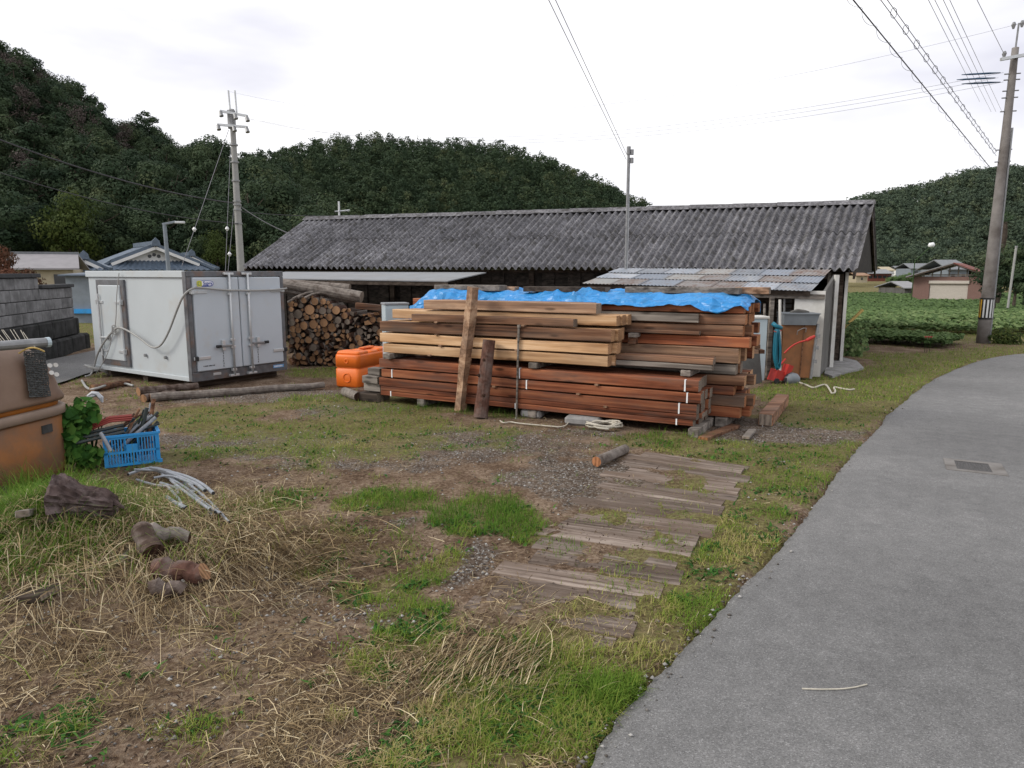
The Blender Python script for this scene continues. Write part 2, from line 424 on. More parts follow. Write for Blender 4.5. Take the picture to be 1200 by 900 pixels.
mat_plain('tank_groove', (.34, .115, .014), .55, var=.15, bmp=.03); mat_plain('tank_band', (.24, .175, .135), .6, var=.15, bmp=.03)
mat_plain('crate_blue', (.030, .290, .66), .42, var=.12, scale=9, bmp=.02, dirt=(.05, .22, .42), dirt_scale=5, dirt_at=.62)
mat_plain('tarp_blue', (.028, .240, .58), .36, var=.10, scale=20, bmp=0, spec=.5, dirt=(.06, .25, .48), dirt_scale=2.5, dirt_at=.62)
_nt = MATS['tarp_blue'].node_tree; _b = [n for n in _nt.nodes if n.type == 'BSDF_PRINCIPLED'][0]
_v = _nt.nodes.new('ShaderNodeTexVoronoi'); _v.feature = 'DISTANCE_TO_EDGE'; _v.inputs['Scale'].default_value = 6.0; _nt.links.new(mapping(_nt, coords(_nt, False), (1, 1.6, 1.6)), _v.inputs['Vector'])
bump(_nt, _b, math_(_nt, 'ADD', _v.outputs['Distance'], math_(_nt, 'MULTIPLY', tex_noise(_nt, coords(_nt, False), 9.0, 3), .35)), 1.0, .05)
mat_plain('concrete', (.27, .265, .26), .9, var=.25, scale=9, bmp=.25, spec=.15, dirt=(.12, .115, .105), dirt_scale=2.5, dirt_at=.60)
mat_plain('drain_concrete', (.205, .195, .185), .9, var=.2, scale=12, bmp=.2, spec=.15, dirt=(.12, .11, .10), dirt_scale=6, dirt_at=.55)
mat_plain('concrete_block', (.225, .225, .228), .92, var=.25, scale=11, bmp=.3, spec=.12, dirt=(.09, .09, .09), dirt_scale=2.0, dirt_at=.58)
mat_plain('stone_dark', (.050, .050, .050), .92, var=.4, scale=5, bmp=.7, spec=.12, dirt=(.020, .022, .020), dirt_scale=4, dirt_at=.55)
mat_plain('coping_dark', (.045, .047, .050), .85, var=.3, scale=7, bmp=.2)
mat_plain('mortar', (.045, .045, .045), .95, var=.2, bmp=.1)
mat_plain('pole_concrete', (.20, .185, .175), .85, var=.18, scale=8, bmp=.15, dirt=(.11, .095, .085), dirt_scale=2.2, dirt_at=.55)
mat_plain('pole_far', (.30, .30, .29), .85, var=.12, scale=5, bmp=.1)
mat_plain('wire_dark', (.04, .04, .045), .6, var=.1, bmp=0); mat_plain('wire_grey', (.22, .22, .24), .5, var=.1, bmp=0)
mat_plain('insulator', (.62, .63, .64), .25, var=.05, bmp=0); mat_plain('splice_blue', (.025, .06, .11), .5, var=.1, bmp=0)
mat_plain('stripe_yellow', (.55, .30, .02), .5, var=.1, bmp=0); mat_plain('stripe_black', (.02, .02, .02), .5, var=.1, bmp=0); mat_plain('stripe_white', (.62, .63, .63), .5, var=.05, bmp=0)
mat_plain('wall_white', (.62, .61, .58), .85, var=.06, scale=5, bmp=.08, dirt=(.40, .38, .34), dirt_scale=1.6, dirt_at=.63)
mat_plain('plaster_beige', (.40, .35, .25), .9, var=.12, bmp=.08); mat_plain('plaster_white', (.66, .66, .65), .85, var=.06, bmp=.05); mat_plain('wall_bluegrey', (.20, .23, .26), .85, var=.12, bmp=.05)
mat_plain('tile_blue', (.090, .122, .165), .45, var=.3, scale=8, bmp=.1, spec=.5); mat_plain('tile_grey', (.16, .17, .18), .6, var=.3, scale=6, bmp=.1)
mat_plain('roof_palegrey', (.26, .25, .26), .7, var=.12, scale=3, bmp=.05); mat_plain('roof_rust', (.16, .045, .030), .75, var=.35, scale=3, bmp=.1); mat_plain('roof_lead', (.24, .24, .25), .6, var=.2, scale=3, bmp=.1)
mat_plain('sheet_grey', (.235, .245, .26), .85, metal=.0, var=.1, scale=2, bmp=.03, dirt=(.22, .21, .20), dirt_scale=1.5, dirt_at=.62)
mat_plain('brick_mauve', (.190, .115, .098), .9, var=.15, scale=14, bmp=.2); mat_plain('shutter_cream', (.50, .46, .41), .6, var=.06, bmp=0); mat_plain('window_dark', (.02, .024, .028), .15, var=.2, bmp=0, spec=.6)
mat_plain('plywood_orange', (.27, .115, .045), .7, var=.25, scale=4, bmp=.08, dirt=(.15, .075, .035), dirt_scale=3, dirt_at=.56); mat_plain('board_grey', (.125, .120, .112), .85, var=.25, scale=6, bmp=.2, dirt=(.07, .065, .06), dirt_scale=3, dirt_at=.55)
mat_plain('tray_grey', (.18, .20, .22), .5, var=.15, bmp=.05); mat_plain('red_paint', (.42, .030, .022), .4, var=.15, bmp=.03); mat_plain('box_paleblue', (.42, .50, .54), .5, var=.06, bmp=.02); mat_plain('bamboo_yellow', (.52, .36, .11), .5, var=.15, bmp=.05)
mat_plain('mesh_black', (.05, .052, .05), .8, var=.6, scale=60, bmp=.6); mat_plain('bag_white', (.45, .47, .5), .5, var=.1, bmp=.1)
mat_plain('stone_light', (.27, .262, .25), .9, var=.45, scale=5, bmp=.2)
mat_plain('hill_soil', (.020, .022, .013), 1, var=.4, scale=.3, bmp=0, spec=0)  # soil under the woods, coloured dark so gaps between crowns look shaded
mat_plain('trunk_bark', (.075, .060, .048), .95, var=.4, scale=6, bmp=.4, spec=.1)
mat_plain('field_soil', (.14, .095, .060), .95, var=.3, scale=3, bmp=.3, spec=.1); mat_plain('iron_grate', (.075, .072, .070), .7, metal=.3, var=.3, scale=20, bmp=.1)
mat_leaf('leaf_forest', [(0, (.018, .034, .019)), (.35, (.034, .056, .029)), (.6, (.052, .076, .037)), (.82, (.082, .100, .046)), (1, (.105, .100, .066))], transl=.15)
mat_leaf('leaf_forest_haze', [(0, (.046, .068, .050)), (.4, (.070, .098, .064)), (.7, (.098, .124, .072)), (1, (.130, .142, .082))], transl=.15)  # leaves of the far hill, with the distance haze put into the colour
mat_leaf('leaf_bright', [(0, (.026, .042, .012)), (.5, (.052, .076, .020)), (1, (.100, .118, .032))]); mat_leaf('leaf_red', [(0, (.050, .040, .024)), (.5, (.120, .058, .036)), (1, (.24, .095, .058))]); mat_leaf('leaf_bare', [(0, (.055, .045, .040)), (1, (.13, .105, .095))], transl=0)
mat_leaf('leaf_crop', [(0, (.060, .105, .042)), (.5, (.140, .215, .080)), (1, (.25, .32, .14))], transl=.35); mat_leaf('leaf_vine', [(0, (.018, .060, .012)), (.5, (.045, .130, .022)), (1, (.110, .220, .045))])
mat_leaf('grass_blade', [(0, (.060, .135, .018)), (.4, (.130, .230, .030)), (.68, (.225, .290, .050)), (.87, (.35, .33, .105)), (1, (.47, .39, .19))], transl=.3)
mat_leaf('straw_blade', [(0, (.075, .048, .026)), (.4, (.220, .155, .082)), (.75, (.44, .34, .195)), (1, (.66, .56, .37))], transl=.1)
mat_leaf('litter_bits', [(0, (.030, .020, .014)), (.5, (.085, .056, .038)), (.8, (.17, .125, .085)), (1, (.30, .25, .18))], transl=0, rough=.9)
mat_leaf('pebbles', [(0, (.080, .070, .062)), (.5, (.20, .188, .175)), (1, (.44, .43, .41))], transl=0, rough=.9)

# ------------------------------------------------------------------ where each kind of ground lies
def ell(lst):
    out = []
    for px, py, rx, ry, w in lst:
        c = G(px, py); a = G(px, max(345, py - ry)); b = G(px, py + ry)
        out.append((c.x, c.y, rx / FPX * c.y, max(.05, (a.y - b.y) / 2), w))
    return out
def emask(E, x, y):
    r = np.zeros_like(x)
    for cx, cy, rx, ry, w in E:
        d = ((x - cx) / rx) ** 2 + ((y - cy) / ry) ** 2
        r = np.maximum(r, w * np.clip(1.45 - d, 0, 1))
    return r
E_GREEN = ell([(560, 606, 75, 28, .85), (470, 585, 60, 18, .7), (420, 640, 60, 30, .45), (245, 488, 75, 14, .95), (300, 500, 60, 12, .6), (420, 505, 110, 30, .75), (400, 470, 80, 9, .8), (330, 530, 90, 16, .6), (560, 510, 60, 12, .5), (230, 535, 60, 14, .5), (640, 560, 60, 10, .35), (330, 590, 60, 20, .4), (430, 700, 40, 20, .5), (380, 650, 40, 20, .4), (600, 478, 160, 9, 1.1), (480, 468, 60, 6, 1.),
               (780, 518, 60, 9, 1.), (705, 790, 60, 40, .7), (640, 860, 110, 50, .55), (880, 520, 60, 16, .75), (960, 465, 70, 16, .85), (1010, 450, 90, 20, .9), (1080, 425, 50, 14, .8), (940, 480, 40, 12, .6),
               (60, 640, 100, 40, .9), (40, 690, 90, 40, .6), (250, 660, 40, 20, .3), (380, 830, 30, 15, .6), (360, 540, 90, 14, .35), (640, 640, 30, 12, .6), (500, 740, 50, 25, .35), (60, 545, 100, 14, .9), (370, 435, 60, 6, .6), (480, 690, 40, 30, .5), (150, 435, 40, 5, .5), (440, 745, 60, 25, .5)])
E_STRAW = ell([(330, 660, 120, 60, 1.), (240, 600, 60, 40, .95), (110, 585, 110, 30, .95), (330, 560, 90, 16, .45), (480, 800, 200, 90, .85), (150, 780, 190, 100, .75), (640, 710, 90, 50, .8), (640, 840, 120, 60, .6), (430, 520, 100, 24, .6), (620, 500, 120, 14, .5), (100, 680, 160, 60, .8), (560, 760, 120, 40, .9), (760, 760, 60, 60, .5), (300, 880, 250, 50, .7)])
E_GRAVEL = ell([(700, 560, 100, 34, .75), (310, 520, 120, 18, .85), (230, 512, 60, 10, .8), (540, 665, 36, 26, .8), (945, 508, 95, 12, 1.4), (640, 515, 180, 18, .6), (450, 535, 120, 16, .55), (300, 462, 100, 9, .8), (420, 480, 60, 8, .5), (860, 495, 40, 14, .9), (480, 620, 20, 12, .5)])
E_BARE = ell([(945, 508, 85, 10, 1.), (865, 496, 45, 9, 1.), (1005, 514, 40, 7, .7), (700, 545, 90, 24, .8), (300, 545, 70, 10, .5)])
ROAD_L = [G(*p, 0) for p in ((1200, 414), (1170, 418), (1140, 425), (1100, 441), (1060, 468), (1020, 510), (967, 570), (946, 603), (887, 670), (829, 732), (750, 816), (700, 878))]
ROAD_L = [Vector((40, 19.0, 0)), Vector((18, 16.2, 0))] + ROAD_L + [Vector((-.35, .9, 0)), Vector((-1.3, -2, 0)), Vector((-2.6, -6, 0))]
def road_dist(x, y):
    """signed distance to the road's left edge, positive on the yard side"""
    best = np.full(x.shape, 1e9); sign = np.ones(x.shape)
    for a, b in zip(ROAD_L[:-1], ROAD_L[1:]):
        dx, dy = b.x - a.x, b.y - a.y; L2 = dx * dx + dy * dy
        t = np.clip(((x - a.x) * dx + (y - a.y) * dy) / L2, 0, 1)
        d = np.hypot(x - a.x - t * dx, y - a.y - t * dy)
        cr = dx * (y - a.y) - dy * (x - a.x)
        up = d < best; best = np.where(up, d, best); sign = np.where(up, np.where(cr < 0, 1, -1), sign)
    return best * sign
def patchy(m, x, y, seed, base=0.0):
    f = m + base + (fbm(x, y, .75, seed) - .5) * .95 + (fbm(x, y, .17, seed + 5) - .5) * .75
    return sstep(.28, .85, f) * np.clip((m + base) * 6, 0, 1)
def masks(x, y):
    rd = road_dist(x, y)
    wx, wy = x + (fbm(x, y, .55, 201) - .5) * .75, y + (fbm(x, y, .55, 211) - .5) * .75
    verge = np.clip(1.2 - np.abs(rd - .28) / .40, 0, 1) * (rd > -.02)
    verge2 = np.clip(1.2 - np.abs(rd - .6) / .7, 0, 1) * (y > 4.2) * .9
    g0 = np.maximum(emask(E_GREEN, wx, wy), np.maximum(verge * .8, verge2))
    g0 = g0 * (1 - .95 * emask(E_BARE, wx, wy))
    far = sstep(14, 17, y)
    g = np.maximum(patchy(g0, x, y, 3, .26), far)
    s = patchy(emask(E_STRAW, wx, wy), x, y, 21, .16)
    s = np.maximum(s, np.clip(.6 - np.abs(rd - .04) / .08, 0, 1) * .7)
    k = patchy(emask(E_GRAVEL, wx, wy) * 1.0, x, y, 31, .20) * (rd > .05)
    return g, s, k, rd
SLP = [G(742, 528), G(888, 547), G(738, 768), G(512, 732)]
def in_sleepers(x, y):
    r = np.ones(x.shape, bool)
    for a, b in zip(SLP, SLP[1:] + SLP[:1]): r &= ((b.x - a.x) * (y - a.y) - (b.y - a.y) * (x - a.x)) < 0
    return r
MOUND = G(70, 660)
def height(x, y):
    """the yard is level; it falls gently towards the fields, and a low heap of cut grass lies in the near left corner"""
    x = np.asarray(x, float); y = np.asarray(y, float)
    z = -.8 * sstep(17, 45, y)
    rd = road_dist(x, y)
    amp = sstep(.0, .35, rd)
    lx = -7.9 - 1.2 * (y - 9) / 22
    lane = (x > lx - .3) & (x < lx + 1.6) & (y > 4)
    amp = np.where(lane, 0, amp)
    z = np.where(lane, z - .03, z)
    z = z + amp * ((fbm(x, y, .6, 41) - .5) * .035 + (vnoise(x, y, .12, 44) - .5) * .012) * (1 - sstep(20, 30, y))
    z = np.where(in_sleepers(x, y), (fbm(x, y, .22, 41) - .5) * .036 - .002, z)
    d = np.hypot((x - MOUND.x) / 1.35, (y - MOUND.y) / 1.15)
    z = z + .33 * np.clip(1 - d, 0, 1) ** 1.1 * (.8 + .5 * fbm(x, y, .4, 47))
    z = np.where(rd < .03, z - .05 * sstep(-.02, .06, .03 - rd), z)
    return z
def hz(x, y): return float(height(np.array([x]), np.array([y]))[0])

def axis(fine_lo, fine_hi, step, lo, hi):
    a = list(np.arange(fine_lo, fine_hi + 1e-6, step)); s = step
    v = fine_hi
    while v < hi: s *= 1.22; v += s; a.append(v)
    v, s = fine_lo, step
    while v > lo: s *= 1.22; v -= s; a.insert(0, v)
    return np.array(a)
gx, gy = axis(-6.5, 6.5, .06, -900, 900), axis(1.4, 12, .06, -60, 1400)
XX, YY = np.meshgrid(gx, gy)
xf, yf = XX.ravel(), YY.ravel()
zf = height(xf, yf); mg, ms_, mk, mrd = masks(xf, yf)
nx, ny = len(gx), len(gy)
ii = (np.arange(ny - 1)[:, None] * nx + np.arange(nx - 1)[None, :]).ravel()
tag(put('ground', fast_mesh('ground', np.stack([xf, yf, zf], 1), np.stack([ii, ii + 1, ii + nx + 1, ii + nx], 1), 'yard_earth', smooth=True, attrs={'green': mg, 'straw': ms_, 'gravel': mk})), kind='structure')

# the road
def densify(pts, step):
    out = []
    for a, b in zip(pts[:-1], pts[1:]):
        n = max(1, int((b - a).length / step))
        out += [a.lerp(b, i / n) for i in range(n)]
    return out + [pts[-1]]
def smooth_line(pts, it=2):
    for _ in range(it):
        q = [pts[0]]
        for a, b in zip(pts[:-1], pts[1:]): q += [a.lerp(b, .25), a.lerp(b, .75)]
        pts = q + [pts[-1]]
    return pts
rl = densify(smooth_line(ROAD_L, 2), .03)
rr_ctrl = [Vector((40, 14.2, 0)), Vector((18, 11.8, 0)), Vector((12.5, 10.2, 0)), Vector((9.2, 7.6, 0)), Vector((7.2, 4.6, 0)), Vector((5.6, 1.5, 0)), Vector((4.2, -2, 0)), Vector((2.8, -6, 0))]
rr = smooth_line(rr_ctrl, 3)
def along(pts, t):
    L = [0]
    for a, b in zip(pts[:-1], pts[1:]): L.append(L[-1] + (b - a).length)
    s = t * L[-1]
    for i in range(len(pts) - 1):
        if s <= L[i + 1] + 1e-9: return pts[i].lerp(pts[i + 1], (s - L[i]) / max(1e-9, L[i + 1] - L[i]))
    return pts[-1]
rows = []
tot = sum((b - a).length for a, b in zip(rl[:-1], rl[1:])); acc = 0
for i, p in enumerate(rl):
    if i: acc += (p - rl[i - 1]).length
    q = along(rr, acc / tot)
    jit = (float(fbm(p.x, p.y, 1.1, 77)) - .5) * .08 + (float(vnoise(p.x, p.y, .12, 78)) - .5) * .012 + (float(vnoise(p.x, p.y, .035, 79)) - .5) * .022
    d = (q - p).normalized(); e0 = p - d * jit
    zz = -.8 * float(sstep(17, 45, p.y))
    row = [Vector((e0.x, e0.y, zz - .035)), Vector((e0.x, e0.y, zz + .004))]
    for k in (.012, .05, .15, .35, .6, 1.0):
        w = e0.lerp(q, k); row.append(Vector((w.x, w.y, zz + .012)))
    rows.append(row)
mb = MB(); mb.grid(rows)
tag(mb.build('road', 'asphalt', smooth=True), kind='structure')
# the side lane past the block wall
mb = MB()
mb.grid([[Vector((-7.9 - 1.2 * (y - 9) / 22 + q, y, .006 - .8 * float(sstep(17, 45, np.float64(y))))) for q in (-.25, .5, 1.45 + .08 * sin(y * 2.1))] for y in np.arange(4.2, 32, .6)])
tag(mb.build('lane', 'asphalt'), kind='structure')

# ------------------------------------------------------------------ foliage
def tri_cards(C, N, S, rng, aspect=.8):
    """one triangle for each spray of leaves: centres C, facing N, size S"""
    n = len(C)
    r = rng.normal(size=(n, 3)); N = N + r * .20; N /= np.linalg.norm(N, axis=1, keepdims=True) + 1e-9
    a = rng.normal(size=(n, 3)); T = np.cross(N, a); T /= np.linalg.norm(T, axis=1, keepdims=True) + 1e-9
    B = np.cross(N, T); S = np.asarray(S)[:, None]
    V = np.stack([C - T * S * .6 - B * S * .4, C + T * S * .6 - B * S * .4 * aspect, C + B * S * .75], 1)
    return V.reshape(-1, 3)
def crown_points(kind, n, rng):
    """leaf sprays of a tree 1 high: centres, outward directions, shade of green (0..1)"""
    if kind == 'conifer':
        k = 46
        zc = .16 + .84 * (1 - np.sqrt(rng.random(k) * .97)) ** .85; an = rng.random(k) * 2 * pi
        R = .20 * np.clip((1.04 - zc), 0, 1) ** .62 * (.75 + .5 * rng.random(k))
        cc = np.stack([R * np.cos(an), R * np.sin(an), zc], 1); cr = .045 + .05 * (1 - zc) * rng.random(k) + .02
    elif kind == 'broad':
        k = 34
        d = rng.normal(size=(k, 3)); d /= np.linalg.norm(d, axis=1, keepdims=True)
        rad = rng.random(k) ** .4
        cc = d * rad[:, None] * np.array([.30, .30, .30]) + np.array([0, 0, .64]); cc[:, 2] = np.maximum(cc[:, 2], .25)
        cr = .07 + .07 * rng.random(k)
    else:   # sparse: a thin crown, sky between the boughs
        k = 26
        zc = .45 + .55 * rng.random(k); an = rng.random(k) * 2 * pi; R = .26 * rng.random(k) * (1.15 - zc * .6)
        cc = np.stack([R * np.cos(an), R * np.sin(an), zc], 1); cr = .035 + .045 * rng.random(k)
    ck = rng.random(k)
    i = rng.integers(0, k, n)
    d = rng.normal(size=(n, 3)); d /= np.linalg.norm(d, axis=1, keepdims=True)
    d[:, 2] = d[:, 2] * .75 + .12
    C = cc[i] + d * (cr[i] * (.55 + .6 * rng.random(n) ** .6))[:, None]
    return C, d + .25 * (cc[i] - np.array([0, 0, .5])), np.clip(.52 * ck[i] + .08 * rng.random(n) + .10, 0, 1)
PROTO = {}
def proto(kind, n, var, size):
    key = (kind, n, var, size)
    if key not in PROTO:
        rng = np.random.default_rng(hash((len(kind), n, var)) % 99991)
        C, N, t = crown_points(kind, n, rng)
        V = tri_cards(C, N, size * (.6 + .8 * rng.random(n)), rng)
        PROTO[key] = (V, np.repeat(t, 3))
    return PROTO[key]

def sky_line(pts):
    xs = [p[0] for p in pts]; ys = [p[1] for p in pts]
    return lambda px: np.interp(px, xs, ys)
def az_to_px(a): return 600 + FPX * np.tan(a) * .985
def top_height(py, r):       # height of a point seen at image row py, r metres away
    b = (450 - py) / FPX
    return CAM_H + (-ST + CT * b) / (CT + ST * b) * r
class Hill:
    """a wooded hillside: foot at r0, ridge at r1, its crest following the skyline"""
    def __init__(s, name, line, r0, r1, tree_h, px0, px1, z0=-.9):
        s.line, s.r0, s.r1, s.th, s.z0 = sky_line(line), r0, r1, tree_h, z0
        s.a0, s.a1 = math.atan((px0 - 600) / FPX), math.atan((px1 - 600) / FPX)
        A = np.linspace(s.a0, s.a1, 70); Rr = np.concatenate([np.linspace(r0 * .93, r1, 26), r1 + (r1 - r0) * np.array([.2, .5, 1.0])])
        AA, RR = np.meshgrid(A, Rr); x, y = np.tan(AA) * RR, RR
        z = s.z(x, y)
        n, m = AA.shape; ii = (np.arange(n - 1)[:, None] * m + np.arange(m - 1)[None, :]).ravel()
        tag(put(name, fast_mesh(name, np.stack([x.ravel(), y.ravel(), z.ravel()], 1), np.stack([ii, ii + 1, ii + m + 1, ii + m], 1), 'hill_soil', smooth=True)), kind='structure')
    def z(s, x, y):
        a = x / np.maximum(y, 1); px = 600 + FPX * a * 1.03
        H = np.maximum(top_height(s.line(px), s.r1) - s.th * .82, 0)
        t = (y - s.r0) / (s.r1 - s.r0)
        prof = np.where(t < 1, sstep(0, 1, np.clip(t * .88 + .06, 0, 1)) * .97 + .03 * np.clip(t, 0, 1), 1.0 - .25 * np.clip(t - 1, 0, 1))
        prof = np.where(t < 0, 0, prof)
        return s.z0 + prof * H + (fbm(x, y, 14, 5) - .5) * 2.2 * np.clip(t * 3, 0, 1) * (t < .93)
def wood(hill, name, label, n_faces, spacing, kinds, mat, seed, face_size, tint_shift=0.0, rows=(0, 1.05), skip=None):
    """the far wood: every crown of it in one mass"""
    rng = np.random.default_rng(seed); Vs, Ts = [], []
    y = hill.r0 + (hill.r1 - hill.r0) * rows[0]
    while y < hill.r0 + (hill.r1 - hill.r0) * rows[1]:
        x0, x1 = math.tan(hill.a0) * y, math.tan(hill.a1) * y
        for x in np.arange(x0, x1, spacing):
            xx, yy = x + rng.normal() * spacing * .28, y + rng.normal() * spacing * .28
            if skip and skip(xx, yy): continue
            z = float(hill.z(np.array([xx]), np.array([yy]))[0])
            kd = kinds[rng.integers(len(kinds))]; h = hill.th * (.90 + .20 * rng.random())
            V, t = proto(kd, n_faces, int(rng.integers(7)), face_size)
            an = rng.random() * 2 * pi; c, s_ = cos(an), sin(an); w = h * (.9 + .45 * rng.random())
            W = np.empty_like(V); W[:, 0] = (V[:, 0] * c - V[:, 1] * s_) * w + xx; W[:, 1] = (V[:, 0] * s_ + V[:, 1] * c) * w + yy; W[:, 2] = V[:, 2] * h + z - .5
            tt = rng.random(); tt = .12 + .5 * tt + (.3 if tt > .9 else 0)
            Vs.append(W); Ts.append(np.clip(t * .6 + tt * .55 - .08 + tint_shift, 0, 1))
        y += spacing * .9
    V = np.concatenate(Vs); T = np.concatenate(Ts)
    return tag(put(name, fast_mesh(name, V, np.arange(len(V)).reshape(-1, 3), mat, T)), label, 'trees', kind='stuff')
L_LINE = [(-500, -180), (-200, -90), (0, 36), (60, 84), (130, 130), (190, 164), (245, 182), (300, 200), (360, 230), (440, 280)]
M_LINE = [(0, 230), (150, 205), (245, 184), (300, 178), (380, 161), (450, 157), (560, 163), (640, 182), (700, 207), (765, 243), (830, 280), (900, 312)]
R_LINE = [(820, 300), (900, 264), (960, 241), (1020, 226), (1100, 208), (1130, 196), (1180, 193), (1230, 190), (1400, 170), (1700, 190)]
hill_l = Hill('hill_left', L_LINE, 44, 95, 8.5, -330, 440)
hill_m = Hill('hill_middle', M_LINE, 108, 190, 9.0, 120, 900)
hill_r = Hill('hill_right', R_LINE, 225, 330, 9.5, 830, 1480)
wood(hill_m, 'forest_behind_shed', 'dense dark green wood covering the rounded hill behind the long shed', 880, 3.4, ['conifer', 'conifer', 'conifer', 'conifer', 'broad'], 'leaf_forest', 5, .029, .06, rows=(.25, 1.03))
wood(hill_r, 'forest_on_far_hill', 'distant wood covering the low hill behind the garage and the concrete pole', 420, 4.6, ['broad', 'broad', 'conifer'], 'leaf_forest_haze', 6, .050, .0, rows=(0, 1.03))

def tree_parts(kind, n, var, size, mat, height, width, trunk_r):
    V, t = proto(kind, n, var, size); W = V * np.array([width, width, height])
    cm = fast_mesh('crown', W, np.arange(len(W)).reshape(-1, 3), mat, np.clip(t + (var % 5 - 2) * .05, 0, 1))
    rng = random.Random(var * 31 + n)
    mb = MB(); top = .93 if kind == 'conifer' else .7
    ph = rng.random() * 6
    mb.tube([(sin(ph + k) * .012 * height * k / 5, cos(ph + k) * .012 * height * k / 5, height * top * k / 5 - .3) for k in range(6)], [trunk_r * (1 - .16 * k) for k in range(6)], 7)
    for k in range(9):
        zz = height * (.35 + .5 * k / 9); an = k * 2.4 + ph; L = width * (.10 + .09 * rng.random())
        mb.tube([(0, 0, zz), (cos(an) * L * .5, sin(an) * L * .5, zz + L * .25), (cos(an) * L, sin(an) * L, zz + L * .6)], [trunk_r * .35, trunk_r * .22, trunk_r * .08], 5)
    tm = mb.mesh('trunk'); tm.materials.append(MATS['trunk_bark'])
    return cm, tm
def plant_tree(name, label, cms, loc, rotz, sc, group=None, cat='tree'):
    r = thing(name, label, cat, loc, rotz, group); r.scale = sc
    put('crown', cms[0], r); put('trunk', cms[1], r)
    return r
# the wood on the near hill: every tree stands for itself
HT = [tree_parts(k, n, v, s, m, 8.5, w, .2) for k, n, v, s, m, w in (
    ('conifer', 9000, 1, .0165, 'leaf_forest', 9.5), ('conifer', 9000, 2, .0165, 'leaf_forest', 10.5), ('conifer', 9000, 3, .0165, 'leaf_forest', 9.0), ('broad', 10000, 4, .0165, 'leaf_forest', 9.0),
    ('broad', 10000, 5, .0165, 'leaf_forest', 10.0), ('sparse', 2400, 6, .021, 'leaf_forest', 9.0), ('sparse', 1500, 2, .012, 'leaf_bare', 9.0), ('broad', 5200, 9, .020, 'leaf_bright', 8.5))]
HK = ['dark cedar', 'dark cedar', 'dark cedar', 'dark broadleaf tree', 'dark broadleaf tree', 'thin-crowned tree', 'leafless grey tree', 'yellow-green tree']
HN = ['cedar_tree', 'cedar_tree', 'cedar_tree', 'broadleaf_tree', 'broadleaf_tree', 'thin_tree', 'bare_tree', 'broadleaf_tree']
def nth(k): return '%d%s' % (k, 'th' if 10 <= k % 100 <= 20 else {1: 'st', 2: 'nd', 3: 'rd'}.get(k % 10, 'th'))
rg = np.random.default_rng(21); y = 46.0; trow = 0
while y < 98:
    x0, x1 = -.80 * y, -.27 * y; trow += 1; tcol = 0
    for x in np.arange(x0, x1, 3.7):
        tcol += 1
        xx, yy = x + rg.normal() * .9, y + rg.normal() * .9
        z = float(hill_l.z(np.array([xx]), np.array([yy]))[0])
        k = int(rg.choice([0, 1, 2, 3, 4, 5, 6], p=[.2, .2, .16, .16, .16, .05, .07]))
        s = (.88 + .26 * rg.random()) * (.85 if y < 52 else 1)
        plant_tree(HN[k], '%s on the near hill, %s row up the slope, %s from the left' % (HK[k], nth(trow), nth(tcol)), HT[k], (xx, yy, z - .4), rg.random() * 6.28, (s, s, s * (.9 + .25 * rg.random())), 'trees of the wood on the near hill')
    y += 3.9
def tree_at(px, py_top, Y, hgt, k, name, label, wid=1.0):
    t = P(px, py_top, Y); s = hgt / 8.5
    plant_tree(name, label, HT[k], (t.x, Y, t.z - hgt), random.random() * 6, (s * wid, s * wid, s))
tree_at(172, 128, 92, 8.0, 5, 'thin_tree', 'tall thin-topped tree standing out on the skyline above the houses', .8)
tree_at(75, 222, 44, 6.5, 7, 'broadleaf_tree', 'yellow-green tree in front of the dark wood, above the grey roof', .9)
tree_at(252, 268, 42, 3.4, 7, 'broadleaf_tree', 'small yellow-green tree beside the concrete pole behind the white container', .9)
tree_at(300, 262, 46, 4.2, 4, 'broadleaf_tree', 'dark round tree between the concrete pole and the long shed', 1.)
RED = tree_parts('broad', 5000, 8, .022, 'leaf_red', 2.2, 3.2, .06)
t = P(6, 287, 17); plant_tree('maple_shrub', 'reddish maple shrub behind the block wall', RED, (t.x, 17, t.z - 2.1), 0, (.62, .62, .98), cat='shrub')
# greenery at the far end of the field
SH = tree_parts('broad', 4000, 11, .03, 'leaf_crop', 3.0, 3.0, .08); DK = tree_parts('broad', 5000, 12, .026, 'leaf_forest', 5.0, 5.0, .15)
for px, pt, Y, h, w, lab in ((1050, 322, 75, 2.0, 2.2, 'round trimmed shrub beside the brick garage, at its field corner'), (1064, 319, 82, 2.3, 1.6, 'taller pale shrub behind the trimmed shrub near the garage')):
    t = P(px, pt, Y); plant_tree('garden_shrub', lab, SH, (t.x, Y, t.z - h), px, (w / 2.2, w / 2.2, h / 3.), cat='shrub')
for px, pt, Y, h, lab in ((1172, 296, 40, 3.6, 'dark bushy tree right behind the striped concrete pole'), (1196, 285, 44, 4.4, 'dark tree behind the thin grey pipe post'), (1212, 300, 38, 3.8, 'dark tree at the edge of the picture beyond the field')):
    t = P(px, pt, Y); plant_tree('broadleaf_tree', lab, DK, (t.x, Y, t.z - h), px, (h / 5.2, h / 5.2, h / 5.), cat='tree')
